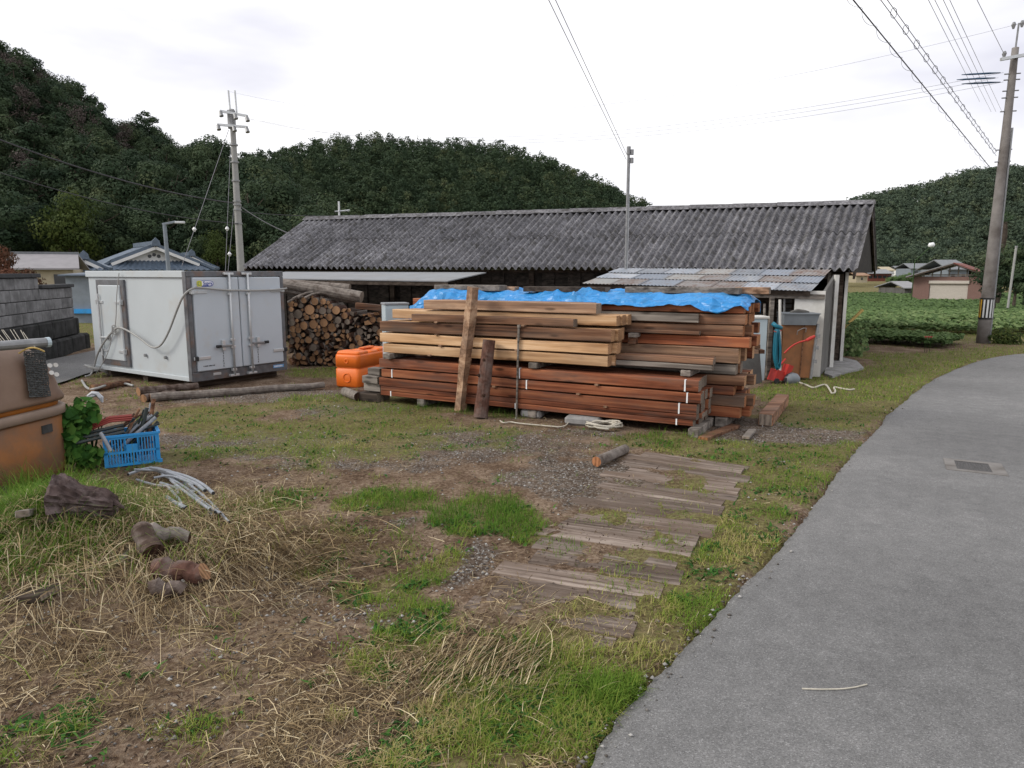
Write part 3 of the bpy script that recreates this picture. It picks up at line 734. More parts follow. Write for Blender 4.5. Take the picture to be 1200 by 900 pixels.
# palm: a shaggy trunk and a head of fronds
t = P(1176, 262, 48); ph = t.z + .9; r = thing('palm_tree', 'palm with a shaggy brown trunk behind the concrete pole', 'palm', (t.x, 48, -.8))
mb = MB(); mb.tube([(0, 0, k * ph / 6) for k in range(7)], [.22 + .05 * (k % 2) for k in range(7)], 9, jit=.3); mb.build('trunk', 'trunk_bark', r)
for k in range(22):
    an, el = k * 2.4, -.5 + 1.5 * ((k * 7) % 22) / 22; mb = MB(); L = 1.0
    c = Vector((cos(an), sin(an), 0)); s_ = Vector((-sin(an), cos(an), 0)); b0 = Vector((0, 0, ph))
    tip = b0 + c * L * cos(el) + Vector((0, 0, L * sin(el)))
    for j in range(-4, 5):
        q = tip + s_ * j * .09 + c * (-.02 * j * j) + Vector((0, 0, -.01 * j * j)); mid = b0.lerp(tip, .55)
        mb.add([mid + s_ * .01, mid - s_ * .01, q], [(0, 1, 2)])
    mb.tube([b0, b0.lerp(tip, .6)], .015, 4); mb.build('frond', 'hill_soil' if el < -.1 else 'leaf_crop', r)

# ------------------------------------------------------------------ the long shed
ER, RR_, RL, EL = P(1005, 316, 11.9), P(1025, 239, 15.05), P(361, 258, 19.6), P(285, 313, 15.99)
def wavy_sheet(mb, A, B, C, D, waves, amp, thick, seg=8, rows=3, ph=0.0, base=0.0, sag=0.0):
    """A,B lower edge, D,C upper edge; corrugations run up the slope"""
    nrm = (B - A).cross(D - A).normalized()
    if nrm.z < 0: nrm = -nrm
    top, bot = [], []
    n = int(waves * seg)
    for i in range(rows + 1):
        t = i / rows; r0, r1 = [], []
        for j in range(n + 1):
            s = j / n; p = A.lerp(B, s).lerp(D.lerp(C, s), t)
            p = p + nrm * (amp * math.cos(2 * pi * (waves * s + ph)) + base - sag * sin(pi * t))
            r0.append(p); r1.append(p - nrm * thick)
        top.append(r0); bot.append(r1)
    mb.grid(top); mb.grid(bot)
    mb.grid([top[0], bot[0]]); mb.grid([top[-1], bot[-1]])
    mb.grid([[r[0] for r in top], [r[0] for r in bot]]); mb.grid([[r[-1] for r in top], [r[-1] for r in bot]])
def unit(v): return v.normalized()
e_s = unit(Vector((EL.x - ER.x, EL.y - ER.y, 0))); n_s = Vector((-e_s.y, e_s.x, 0)); n_s = n_s if n_s.y > 0 else -n_s
shed = thing('long_shed', 'long low shed with a mossy grey corrugated slate roof and dark walls', 'shed', (0, 0, 0))
roof = bpy.data.objects.new('roof', None); COL.objects.link(roof); roof.parent = shed
NC = 15
rs = random.Random(5)
for c in range(NC):
    for r in range(2):
        s0, s1 = c / NC, (c + 1) / NC + .0002
        t0, t1 = (0, .53) if r == 0 else (.50, 1.0)
        q = lambda s, t: ER.lerp(EL, s).lerp(RR_.lerp(RL, s), t)
        mb = MB(); wavy_sheet(mb, q(s0, t0), q(s1, t0), q(s1, t1), q(s0, t1), 6.0, .036, .008, 8, 4, base=r * .016 + (c % 2) * .003 + rs.random() * .006, sag=.008 * rs.random())
        mb.build('roof_sheet', 'roof_slate', roof, smooth=True)
BR, BL_ = RR_ + (RR_ - ER), RL + (RL - EL); BR.z, BL_.z = ER.z, EL.z
for c in range(NC):                                     # the far slope
    s0, s1 = c / NC, (c + 1) / NC
    mb = MB(); wavy_sheet(mb, BR.lerp(BL_, s0), BR.lerp(BL_, s1), RR_.lerp(RL, s1), RR_.lerp(RL, s0), 6, .027, .008, 4, 2); mb.build('roof_sheet', 'roof_slate', roof, smooth=True)
for c in range(NC):                                     # ridge caps, each lapped over the next
    a, b = RR_.lerp(RL, c / NC), RR_.lerp(RL, (c + 1) / NC + .004); mb = MB()
    pr = []
    for k, p in enumerate((a, b)):
        pr.append([p + n_s * (w * .2) + Vector((0, 0, h + .01 * k + rs.random() * .006)) for w, h in ((-1, -.02), (-.55, .04), (-.25, .075), (0, .085), (.25, .075), (.55, .04), (1, -.02))])
    mb.grid(pr); mb.build('ridge_cap', 'roof_slate', roof, smooth=True)
# gables: bargeboards and boarded triangles under the verge
for A, Bk, R_, sg in ((ER, BR, RR_, 1), (EL, BL_, RL, -1)):
    d = e_s * sg
    a, b, r_ = A + d * .10 + Vector((0, 0, -.05)), Bk + d * .10 + Vector((0, 0, -.05)), R_ + d * .10 + Vector((0, 0, -.06))
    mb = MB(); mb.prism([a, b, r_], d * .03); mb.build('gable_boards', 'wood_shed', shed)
    for p in (A, Bk):
        mb = MB(); mb.bar(p + d * .05 + Vector((0, 0, -.10)), R_ + d * .05 + Vector((0, 0, -.11)), .035, .12); mb.build('bargeboard', 'wood_dark', shed)
W0 = Vector((5.78, 12.32, 0)); LEN, DEP = 12.0, 5.4
WTOP = 1.56
def wallbox(name, a, d, L, n, th, z0, z1, mat):
    mb = MB(); mb.prism([a + Vector((0, 0, z0)), a + d * L + Vector((0, 0, z0)), a + d * L + n * th + Vector((0, 0, z0)), a + n * th + Vector((0, 0, z0))], (0, 0, z1 - z0)); return mb.build(name, mat, shed)
# front wall of upright boards, with posts; an open doorway at the near end
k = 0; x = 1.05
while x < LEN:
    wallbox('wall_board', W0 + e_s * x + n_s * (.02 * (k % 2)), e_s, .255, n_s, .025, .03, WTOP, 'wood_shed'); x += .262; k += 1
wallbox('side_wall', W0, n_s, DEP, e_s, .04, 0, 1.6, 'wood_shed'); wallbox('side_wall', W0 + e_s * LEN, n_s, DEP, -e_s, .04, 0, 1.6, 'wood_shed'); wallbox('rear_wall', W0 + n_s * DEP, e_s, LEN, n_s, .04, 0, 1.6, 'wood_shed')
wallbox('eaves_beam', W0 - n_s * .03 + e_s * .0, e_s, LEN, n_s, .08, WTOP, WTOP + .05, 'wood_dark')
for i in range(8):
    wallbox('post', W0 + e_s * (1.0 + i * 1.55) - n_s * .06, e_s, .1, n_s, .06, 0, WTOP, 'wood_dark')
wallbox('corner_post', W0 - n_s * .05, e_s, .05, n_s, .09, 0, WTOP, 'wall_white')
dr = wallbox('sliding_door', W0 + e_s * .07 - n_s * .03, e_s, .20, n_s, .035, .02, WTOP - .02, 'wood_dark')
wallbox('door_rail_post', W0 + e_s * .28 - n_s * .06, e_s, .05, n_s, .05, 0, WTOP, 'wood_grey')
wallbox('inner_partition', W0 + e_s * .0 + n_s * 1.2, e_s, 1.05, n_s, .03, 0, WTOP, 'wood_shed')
# concrete apron before the doorway
pts = [G(966, 440), G(975, 443), G(1012, 433), G(1004, 425), G(985, 420), G(968, 424)]
mb = MB(); mb.prism([p + Vector((0, 0, -.05)) for p in pts], (0, 0, .085)); tag(mb.build('apron_slab', 'concrete'), kind='structure')

# ------------------------------------------------------------------ lean-to with galvanised sheets, its white wall and posts
lt = thing('lean_to', 'open lean-to with patched galvanised roof and white end wall before the shed', 'lean-to')
LB_R, LF_R, LB_L, LF_L = P(974, 318, 11.85), P(951, 341, 10.5), P(728, 316, 13.0), P(684, 332, 11.6)
for r in range(3):
    t0, t1 = (0, .34, .66)[r], (.36, .69, 1.0)[r]
    cuts = [0, .15, .29, .42, .58, .74, .87, 1.0] if r != 1 else [0, .11, .26, .40, .52, .68, .83, 1.0]
    for a, b in zip(cuts[:-1], cuts[1:]):
        q = lambda s, t: LF_R.lerp(LF_L, s).lerp(LB_R.lerp(LB_L, s), t)
        mb = MB(); wavy_sheet(mb, q(a, t0), q(b + .006, t0), q(b + .006, t1), q(a, t1), max(3, round((b - a) * 60)), .0055, .002, 6, 2, base=r * .012 + rs.random() * .006)
        mb.build('roof_sheet', ('galvanised', 'galv_rusty', 'galvanised', 'galv_blue', 'galvanised', 'galv_pale', 'galv_rusty')[int(a * 31 + r * 3) % 7], lt, smooth=True)
for r in range(2):
    q = lambda s, t: LF_R.lerp(LF_L, s).lerp(LB_R.lerp(LB_L, s), t)
    mb = MB(); mb.bar(q(.01, (.06, .9)[r]) - Vector((0, 0, .06)), q(.99, (.06, .9)[r]) - Vector((0, 0, .06)), .05, .07); mb.build('purlin', 'wood_dark', lt)
WF = G(961, 442); WF = Vector((WF.x, WF.y, 0)); sdir = unit(Vector((ER.x - W0.x + .52, .9, 0)))
sdir = unit(Vector((.50, .87, 0)))
mb = MB(); mb.prism([WF, WF + e_s * .42, WF + e_s * .42 + n_s * .06, WF + n_s * .06], (0, 0, 1.285)); mb.build('end_wall', 'wall_white', lt)
mb = MB(); a = WF + n_s * .062; mb.prism([a, a + sdir * 1.3, a + sdir * 1.3 + Vector((0, 0, 1.52)), a + Vector((0, 0, 1.27))], e_s * .04); mb.build('side_wall', 'board_grey', lt)
mb = MB(); mb.bar(WF + sdir * 1.05 + Vector((.035, 0, 0)), WF + sdir * 1.05 + Vector((.035, 0, 1.52)), .06); mb.build('post', 'wall_white', lt)
mb = MB(); mb.bar(WF + e_s * .01 - n_s * .02 + Vector((0, 0, 1.20)), WF + e_s * 3.4 - n_s * .02 + Vector((0, 0, 1.26)), .05, .07); mb.build('beam', 'wood_grey', lt)
for k, (px, wd, m) in enumerate(((905, .06, 'wood_grey'), (700, .07, 'wood_grey'))):
    b = P(px, 345, 10.62); mb = MB(); mb.bar((b.x, b.y, 0), (b.x, b.y, 1.2), wd, bev=.004); mb.build('post', m, lt)
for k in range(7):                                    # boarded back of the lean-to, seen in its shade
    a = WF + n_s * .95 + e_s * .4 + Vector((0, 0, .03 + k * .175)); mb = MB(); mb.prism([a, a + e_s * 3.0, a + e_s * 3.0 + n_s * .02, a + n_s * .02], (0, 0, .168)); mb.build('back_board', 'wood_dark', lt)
for k in range(5):                                    # louvre beside the white wall
    a = WF + e_s * (.44) + n_s * (.50 - .0 * k) + Vector((0, 0, .86 + k * .075)); mb = MB(); mb.prism([a, a + e_s * .22, a + e_s * .22 + n_s * .05 + Vector((0, 0, .04)), a + n_s * .05 + Vector((0, 0, .04))], (0, 0, .018)); mb.build('louvre_slat', 'board_grey', lt)

# steel service mast rising in front of the slate roof
fp, ft = P(733, 330, 12.9), P(733, 178, 12.9)
r = thing('service_mast', 'tall thin steel mast rising in front of the slate roof', 'mast', (fp.x, 12.9, 0))
mb = MB(); mb.tube([(0, 0, 0), (0, 0, 1.3), (0, 0, ft.z)], .024, 10); mb.build('pipe', 'steel_dull', r)
mb = MB(); mb.tube([(.026, 0, 1.3), (.026, 0, ft.z - .1)], .008, 6); mb.build('stay', 'steel_pale', r)
mb = MB(); mb.tube([(0, 0, ft.z - .05), (0, 0, ft.z + .09)], .036, 10); mb.build('cowl', 'steel_dull', r)
for dz in (-.14, .0): mb = MB(); mb.tube([(.06, 0, ft.z + dz - .05), (.06, 0, ft.z + dz + .04)], .03, 8); mb.build('bracket', 'steel_dull', r)

# plain sheet roof over the firewood
r = thing('sheet_canopy', 'plain pale sheet-metal canopy over the firewood pile', 'canopy')
A, B, C_, D = Vector((-5.4, 13.95, 1.44)), Vector((-1.12, 12.45, 1.395)), Vector((-.50, 14.05, 1.545)), Vector((-4.9, 15.55, 1.56))
n_p = 7
for i in range(n_p):
    a, b = A.lerp(B, i / n_p), A.lerp(B, (i + 1) / n_p - .001); c, d = D.lerp(C_, (i + 1) / n_p - .001), D.lerp(C_, i / n_p)
    mb = MB(); mb.prism([a, b, c, d], (0, 0, .018)); mb.build('panel', 'sheet_grey', r)
mb = MB(); mb.bar(A + Vector((0, .03, -.04)), B + Vector((0, .03, -.04)), .04, .06); mb.build('fascia', 'wood_dark', r)
for s in (.05, .45, .93):
    p = A.lerp(B, s) + Vector((.05, .3, 0)); mb = MB(); mb.bar((p.x, p.y, 0), (p.x, p.y, p.z - .0), .09, bev=.004); mb.build('post', 'wood_brown', r)

# television aerial behind the ridge
t = P(397, 236, 20.6)
r = thing('aerial', 'small aerial mast standing above the ridge of the slate roof', 'antenna', (t.x, 20.6, 0))
mb = MB(); mb.tube([(0, 0, 0), (0, 0, t.z)], .028, 6); mb.build('mast', 'steel_pale', r)
mb = MB(); mb.tube([(-.12, 0, t.z - .28), (.30, 0, t.z - .24)], .02, 6)
for k in range(4): mb.tube([(-.08 + k * .11, -.12, t.z - .27), (-.08 + k * .11, .12, t.z - .27)], .008, 5)
mb.build('boom', 'steel_pale', r)

# ------------------------------------------------------------------ concrete block wall along the lane
A, B = Vector((-8.05, 11.0, 0)), Vector((-8.86, 14.4, 0))
dw = unit(B - A); nw = Vector((dw.y, -dw.x, 0))
wall = thing('block_wall', 'grey concrete block wall on a dark stone base beside the lane', 'wall', (0, 0, 0))
LW = (B - A).length
A2 = A - dw * .9
def wblock(name, s0, s1, z0, z1, mat, th=.12, off=0.0, bev=.008):
    a = A2 + dw * s0 + nw * off; M = Matrix(((dw.x, -nw.x, 0, a.x), (dw.y, -nw.y, 0, a.y), (0, 0, 1, 0), (0, 0, 0, 1)))
    mb = MB(); mb.box((0, 0, z0), (s1 - s0, th, z1), M, bev=bev); return mb.build(name, mat, wall)
LT = LW + .9; SPL = LT - 1.62
wblock('mortar_core', 0, LT - .02, .3, 1.27, 'mortar', .09, -.015, 0); wblock('mortar_core', 0, SPL - .02, 1.27, 1.47, 'mortar', .09, -.015, 0)
for rI in range(5):
    z0 = .665 + rI * .2; s = -.2 if rI % 2 else 0; end = LT if rI < 3 else SPL
    while s < end - .02:
        a, b = max(s, 0), min(s + .4, end)
        if rI < 4: wblock('block', a + .006, b - .006, z0 + .006, z0 + .194, 'concrete_block', .12, rs.random() * .004)
        s += .4
s = 0
while s < SPL: wblock('coping', s + .003, min(s + .6, SPL + .05) - .003, 1.468, 1.54, 'coping_dark', .2, .04); s += .6
s = SPL + .06
while s < LT: wblock('coping', s + .003, min(s + .6, LT + .03) - .003, 1.27, 1.335, 'coping_dark', .2, .04); s += .6
s = 0
while s < LT: wblock('base_block', s + .005, min(s + .62, LT + .08) - .005, .33, .655, 'stone_dark', .2, .05, .02); s += .62
s = 0
while s < LT + .3: w_ = .5 + rs.random() * .25; wblock('base_stone', s + .008, min(s + w_, LT + .42) - .008, -.05, .32, 'stone_dark', .3, .10 + rs.random() * .03, .04); s += w_

# ------------------------------------------------------------------ houses beyond the container
def wavy_roof(mb, A, B, C, D, period, amp):
    wavy_sheet(mb, A, B, C, D, max(2, round((B - A).length / period)), amp, .06, 4, 2)
def hip_gable_house(label, px, Y, rotz, W, a, z0, z1, z2, depth=6.0, group=None):
    """white gable under a tiled roof, with a lower tiled skirt all round"""
    c = P(px, 318, Y); r = thing('tile_roof_house', label, 'house', (c.x, Y, -.8), rotz, group); z0 += .8; z1 += .8; z2 += .8
    V = Vector; fr = -.35
    mb = MB(); mb.box((-W + .7, .6, 0), (W - .7, depth, z0 + .05)); mb.build('wall', 'plaster_white', r)
    for x in (-W * .45, W * .35): mb = MB(); mb.box((x - .5, .57, z0 - 1.3), (x + .5, .6, z0 - .4)); mb.build('window', 'window_dark', r)
    k = (z2 - z1) / a
    for sx in (-1, 1):
        mb = MB(); wavy_roof(mb, V((sx * (a + .25), fr, z1 - .25 * k)), V((sx * (a + .25), depth, z1 - .25 * k)), V((0, depth, z2)), V((0, fr, z2)), .27, .03); mb.build('roof', 'tile_blue', r, smooth=True)
        mb = MB(); wavy_roof(mb, V((sx * W, -.7, z0)), V((sx * W, depth + .7, z0)), V((sx * a, depth, z1)), V((sx * a, 0, z1)), .27, .03); mb.build('skirt_roof', 'tile_blue', r, smooth=True)
        mb = MB(); mb.bar(V((sx * (a + .2), fr - .03, z1 - .2 * k - .11)), V((0, fr - .03, z2 - .11)), .06, .13); mb.build('bargeboard', 'plaster_white', r)
        mb = MB(); mb.bar(V((sx * W, -.72, z0 + .05)), V((sx * a, -.02, z1 + .08)), .16, .12); mb.build('hip_ridge', 'tile_blue', r)
        mb = MB(); mb.bar(V((sx * (a + .2), fr + .12, z1 - .2 * k + .06)), V((0, fr + .12, z2 + .07)), .2, .1); mb.build('verge_tiles', 'tile_blue', r)
    mb = MB(); wavy_roof(mb, V((-W, -.7, z0)), V((W, -.7, z0)), V((a, 0, z1)), V((-a, 0, z1)), .27, .03); mb.build('skirt_roof', 'tile_blue', r, smooth=True)
    g = MB(); g.prism([V((-a, .0, z1 - .1)), V((a, .0, z1 - .1)), V((0, .0, z2 - .05))], (0, .12, 0)); gw = g.build('gable_wall', 'plaster_white', r)
    for x, zz in ((-.26, .30), (.26, .30), (0, .40)):
        h = (z2 - z1); mb = MB(); mb.tube([(x * a * .45, -.02, z1 + h * zz), (x * a * .45, .02, z1 + h * zz)], .05 * a, 10); mb.build('vent', 'window_dark', gw)
    mb = MB(); mb.bar(V((0, fr - .1, z2 + .1)), V((0, depth, z2 + .1)), .24, .2); mb.build('ridge', 'tile_blue', r)
    mb = MB(); mb.prism([V((-.2, fr - .16, z2 - .02)), V((.2, fr - .16, z2 - .02)), V((.16, fr - .16, z2 + .2)), V((.0, fr - .16, z2 + .36)), V((-.16, fr - .16, z2 + .2))], (0, .1, 0)); mb.build('ridge_end_tile', 'tile_blue', r)
hip_gable_house('large white-gabled house with blue-grey tiled roof above the white container', 182, 34, .70, 2.55, 1.7, 1.70, 2.12, 2.82, 3.4)
hip_gable_house('small white-gabled outbuilding with blue tiles between grey roof and large house', 99, 31, .60, .95, .55, 1.68, 1.86, 2.15, 3.0)
hip_gable_house('small tiled gable half hidden behind the large house, nearest the pole', 224, 41, .62, 1.35, .85, 1.75, 2.05, 2.52, 4.0)
c = P(50, 318, 27); r = thing('grey_roof_shed', 'beige outbuilding with a flat pale grey roof behind the block wall', 'outbuilding', (c.x, 27, -.8), .42)
mb = MB(); mb.box((-1.0, .3, 0), (.95, 3, 2.5)); mb.build('wall', 'plaster_beige', r); mb = MB(); mb.prism([(-1.35, 0, 2.47), (1.2, 0, 2.47), (1.02, 1.5, 3.05), (-1.2, 1.5, 3.05)], (0, 0, .06)); mb.build('roof', 'roof_palegrey', r); mb = MB(); mb.prism([(-1.35, 3, 2.47), (1.2, 3, 2.47), (1.02, 1.51, 3.05), (-1.2, 1.51, 3.05)], (0, 0, .06)); mb.build('roof', 'roof_palegrey', r)
mb = MB(); mb.bar((-1.22, 1.5, 3.13), (1.04, 1.5, 3.13), .14, .08); mb.build('ridge', 'tile_grey', r); mb = MB(); mb.box((.3, .27, 1.6), (.9, .3, 2.3)); mb.build('window', 'window_dark', r)
c = P(91, 318, 24); r = thing('blue_grey_hut', 'blue-grey hut wall between the block wall and the container', 'hut', (c.x, 24, -.8), 0)
mb = MB(); mb.box((-.5, .1, 0), (.55, 2, 2.25)); mb.build('wall', 'wall_bluegrey', r); mb = MB(); mb.prism([(-.62, -.1, 2.25), (.68, -.1, 2.25), (.68, 2.1, 2.35), (-.62, 2.1, 2.35)], (0, 0, .05)); mb.build('roof', 'tile_blue', r); mb = MB(); mb.box((-.4, -.02, 1.0), (.45, .09, 1.15)); mb.build('bench', 'crate_blue', r)

# street lamp behind the container
t = P(190, 262, 26); r = thing('street_lamp', 'pale blue street lamp post with a short flat arm', 'street lamp', (t.x + .08, 26, -.3))
mb = MB(); mb.tube([(.06, 0, 0), (0, 0, t.z + .3)], [.085, .065], 10); mb.build('post', 'wall_bluegrey', r); mb = MB(); mb.bar((-.06, 0, t.z + .27), (.42, 0, t.z + .36), .12, .08, bev=.01); mb.build('arm', 'wall_bluegrey', r); mb = MB(); mb.box((.40, -.08, t.z + .30), (.72, .08, t.z + .38), bev=.015); mb.build('lamp_head', 'steel_pale', r)

# ------------------------------------------------------------------ garage and far village at the end of the field
GY = 58.0
c = P(1110, 353, GY); r = thing('garage', 'mauve brick garage with cream roller shutter and rusty gabled roof', 'garage', (c.x, GY, -1.0), -.66)
gw, gh = 2.62, 2.25
mb = MB(); mb.box((-gw, 0, 0), (-1.35, .15, gh)); mb.box((1.35, 0, 0), (gw, .15, gh)); mb.box((-1.35, 0, 1.85), (1.35, .15, gh)); mb.box((-gw, .15, 0), (-gw + .15, 6, gh)); mb.box((gw - .15, .15, 0), (gw, 6, gh)); mb.box((-gw + .15, 5.85, 0), (gw - .15, 6, gh)); mb.build('wall', 'brick_mauve', r)
sh = bpy.data.objects.new('shutter', None); COL.objects.link(sh); sh.parent = r
for k in range(20): mb = MB(); mb.box((-1.34, .07, k * .085), (1.34, .095, k * .085 + .08), bev=.01); mb.build('slat', 'shutter_cream', sh)
mb = MB(); mb.box((-1.42, -.12, 1.68), (1.42, .0, 1.93), bev=.03); mb.build('shutter_box', 'shutter_cream', r)
for sx, m in ((-1, 'roof_lead'), (1, 'roof_rust')):
    mb = MB(); mb.prism([(sx * (gw + .42), -.7, gh - .05), (sx * (gw + .42), 6.5, gh - .05), (.25, 6.5, gh + 1.05), (.25, -.7, gh + 1.05)], (0, 0, .07)); mb.build('roof', m, r)
    mb = MB(); mb.bar((sx * (gw + .4), -.68, gh - .1), (.25, -.68, gh + .98), .06, .1); mb.build('bargeboard', 'wood_dark', r)
for k in range(9): x = -gw + .2 + k * .6; hh = gh + .9 * (1 - abs(x - .25) / (gw + .5)); mb = MB(); mb.bar((x, .05, gh), (x, .05, hh), .09, .07); mb.build('gable_strut', 'wood_grey', r)
mb = MB(); mb.bar((-gw, .03, gh + .14), (gw, .03, gh + .14), .08, .1); mb.build('tie_beam', 'wood_grey', r)
def small_house(px, pt, pb, wpx, Y, wall_m, roof_m, label, rz=0., depth=5, name='far_house', win=2):
    a, b = P(px, pb, Y), P(px, pt, Y); w = wpx / FPX * Y / 2; h = b.z - a.z + .6
    r = thing(name, label, 'house', (a.x, Y, a.z - .6), rz)
    mb = MB(); mb.box((-w, 0, 0), (w, depth, h * .66)); mb.build('wall', wall_m, r)
    for sy in (0, 1):
        y0 = -.4 if sy == 0 else depth + .4
        mb = MB(); mb.prism([(-w - .3, y0, h * .64), (w + .3, y0, h * .64), (w + .1, depth / 2, h), (-w - .1, depth / 2, h)], (0, 0, .1)); mb.build('roof', roof_m, r)
    for k in range(win):
        x = -w + (k + .5) * 2 * w / win; mb = MB(); mb.box((x - w * .16, -.03, h * .25), (x + w * .16, .0, h * .5)); mb.build('window', 'window_dark', r)
small_house(1010, 319, 327, 13, 120, 'plaster_beige', 'wood_tan', 'small tan hut at the far edge of the field beside the shed roof', win=1)
small_house(1031, 316, 326, 27, 140, 'roof_rust', 'sheet_grey', 'long low red-walled barn with pale roof at the far field edge', win=5)
small_house(1041, 313, 322, 12, 165, 'plaster_white', 'plaster_beige', 'far white house with a beige roof behind the red barn')
small_house(1057, 312, 322, 10, 180, 'plaster_white', 'tile_grey', 'far white house with a grey roof, second beyond the red barn')
small_house(1071, 313, 323, 10, 175, 'plaster_white', 'tile_grey', 'far white house directly left of the garage roof')
small_house(1001, 316, 326, 7, 130, 'plaster_white', 'tile_grey', 'tiny far white house touching the corner of the long shed')
small_house(1080, 309, 322, 26, 130, 'wall_bluegrey', 'tile_grey', 'dark-roofed far house behind the garage, on its lamp side')
small_house(1122, 305, 330, 24, 74, 'wall_bluegrey', 'tile_grey', 'grey tiled house whose roof shows above the garage')
small_house(1069, 331, 344, 18, 70, 'board_grey', 'roof_lead', 'low hut with a pale lead-coloured roof beside the garage', win=1)
# lamp on a leaning green rod
t = P(1091, 288, 54); b = P(1072, 306, 54); r = thing('lane_lamp', 'white round lamp on a slanting green arm before the far hill', 'street lamp', (b.x, 54, -.9))
mb = MB(); mb.tube([(0, 0, 0), (0, 0, b.z + .9), (t.x - b.x, 0, t.z + .85)], .035, 6); mb.build('arm', 'leaf_crop', r); mb = MB(); mb.tube([(t.x - b.x - .18, 0, t.z + .88), (t.x - b.x - .08, 0, t.z + .93), (t.x - b.x + .16, 0, t.z + .97), (t.x - b.x + .24, 0, t.z + .97)], [.08, .19, .19, .1], 10); mb.build('lamp_head', 'logo_white', r, smooth=True)
# thin pipe post beyond the field
b, t = P(1181, 358, 36), P(1191, 289, 36); r = thing('pipe_post', 'thin grey pipe post standing in the field right of the striped pole', 'post', (b.x, 36, b.z - .5))
mb = MB(); mb.tube([(0, 0, 0), (t.x - b.x, 0, t.z - b.z + .5)], .055, 8); mb.build('pipe', 'pole_far', r); mb = MB(); mb.tube([(t.x - b.x, 0, t.z - b.z + .46), (t.x - b.x, 0, t.z - b.z + .54)], .065, 8); mb.build('cap', 'steel_dull', r)

# ------------------------------------------------------------------ utility poles and lines
def cat_line(a, b, sag, n=18):
    a, b = Vector(a), Vector(b)
    return [a.lerp(b, i / n) - Vector((0, 0, sag * 4 * (i / n) * (1 - i / n))) for i in range(n + 1)]
def wire(label, a, b, rad, sag=0.0, mat='wire_dark', name='power_line', n=18, group=None):
    mb = MB(); mb.tube(cat_line(a, b, sag, n), rad, 5); return tag(mb.build(name, mat), label, 'cable', group)
PB, PT = P(1151, 403, 15.8), P(1190, 56, 15.8); PB.z = 0
def on_pole(z): return PB.lerp(PT, z / PT.z)
pole = thing('utility_pole', 'brown-grey concrete utility pole with a yellow and white striped band by the road', 'utility pole', PB)
def loc(p): return Vector(p) - PB
mb = MB(); mb.tube([loc(on_pole(PT.z * k / 12)) - Vector((0, 0, .3 if k == 0 else 0)) for k in range(13)], [.132 - .066 * k / 12 for k in range(13)], 16, jit=.015); mb.build('shaft', 'pole_concrete', pole, smooth=True)
mb = MB(); mb.tube([loc(on_pole(z)) + Vector((.118 - .045 * z / PT.z, -.06, 0)) for z in (0, 1.5, 3, 4.6)], .022, 7); mb.build('conduit', 'steel_dull', pole)
mb = MB(); mb.tube([loc(on_pole(PT.z - .2)), loc(P(1194, 27, 15.8))], .018, 6); mb.build('mast', 'steel_dull', pole)
ca, cb = loc(P(1173, 69.5, 15.7)), loc(P(1225, 60, 15.7)); mb = MB(); mb.bar(ca, cb, .07, .06); mb.build('crossarm', 'steel_pale', pole)
for px, py in ((1177, 63), (1198, 27), (1188, 29), (1207, 58)): p = loc(P(px, py, 15.7)); mb = MB(); mb.tube([p - Vector((0, 0, .08)), p, p + Vector((0, 0, .05))], [.02, .045, .025], 8); mb.build('insulator', 'steel_dull', pole)
zb0, zb1 = P(1157, 372, 15.8).z, P(1157, 351, 15.8).z
for k in range(24):
    a0, a1 = 2 * pi * k / 24, 2 * pi * (k + .97) / 24; mb = MB(); rr0 = .134
    col = ('stripe_yellow', 'stripe_black', 'stripe_yellow', 'stripe_black')[k % 4] if 8 <= k < 14 else ('stripe_white', 'stripe_black')[k % 2]
    c0, c1 = loc(on_pole(zb0)), loc(on_pole(zb1))
    mb.add([c + Vector((cos(a) * q, sin(a) * q, 0)) for c in (c0, c1) for a in (a0, a1) for q in (rr0, rr0 - .02)], [(0, 2, 6, 4), (1, 5, 7, 3), (0, 4, 5, 1), (2, 3, 7, 6), (0, 1, 3, 2), (4, 6, 7, 5)]); mb.build('stripe', col, pole)
for zz in (zb0 - .02, zb1 + .02): mb = MB(); mb.tube([loc(on_pole(zz - .018)), loc(on_pole(zz + .018))], .138, 16); mb.build('band', 'stripe_black', pole)
for py in (87, 94, 107, 115, 131, 176, 190): mb = MB(); z = P(1184, py, 15.8).z; p = loc(on_pole(z)); mb.tube([p - Vector((.17, 0, 0)), p + Vector((.17, 0, 0.02))], .014, 6); mb.build('step_bolt', 'steel_dull', pole)
LPX = P(283, 318, 30); LPT = P(271.5, 128, 30); LB = Vector((LPT.x, 30, -.5))
p2 = thing('utility_pole', 'pale grey concrete utility pole with two crossarms behind the white container', 'utility pole', LB)
lz = LPT.z + .5
mb = MB(); mb.tube([(0, 0, lz * k / 8) for k in range(9)], [.17 - .07 * k / 8 for k in range(9)], 12); mb.build('shaft', 'pole_far', p2, smooth=True)
for dx in (-.06, .20): mb = MB(); mb.tube([(dx, 0, lz - .2), (dx - .03, 0, P(271, 106, 30).z + .5)], .035, 6); mb.build('top_rod', 'steel_pale', p2)
for (x0, y0, x1, y1) in ((258, 130, 290, 136), (255, 146, 290, 149)):
    a, b = P(x0, y0, 29.8) - LB, P(x1, y1, 29.8) - LB; mb = MB(); mb.bar(a, b, .09, .09); mb.build('crossarm', 'steel_pale', p2)
    for t in (.02, .55, .98):
        q = a.lerp(b, t); mb = MB(); mb.tube([q + Vector((0, -.05, -.02)), q + Vector((.06, -.1, -.22))], [.06, .09], 8); mb.build('insulator', 'steel_dull', p2)
mb = MB(); mb.tube([(-.03, 0, lz - .75), (-.03, 0, lz - .05)], .16, 12); mb.build('fixture', 'steel_dull', p2)
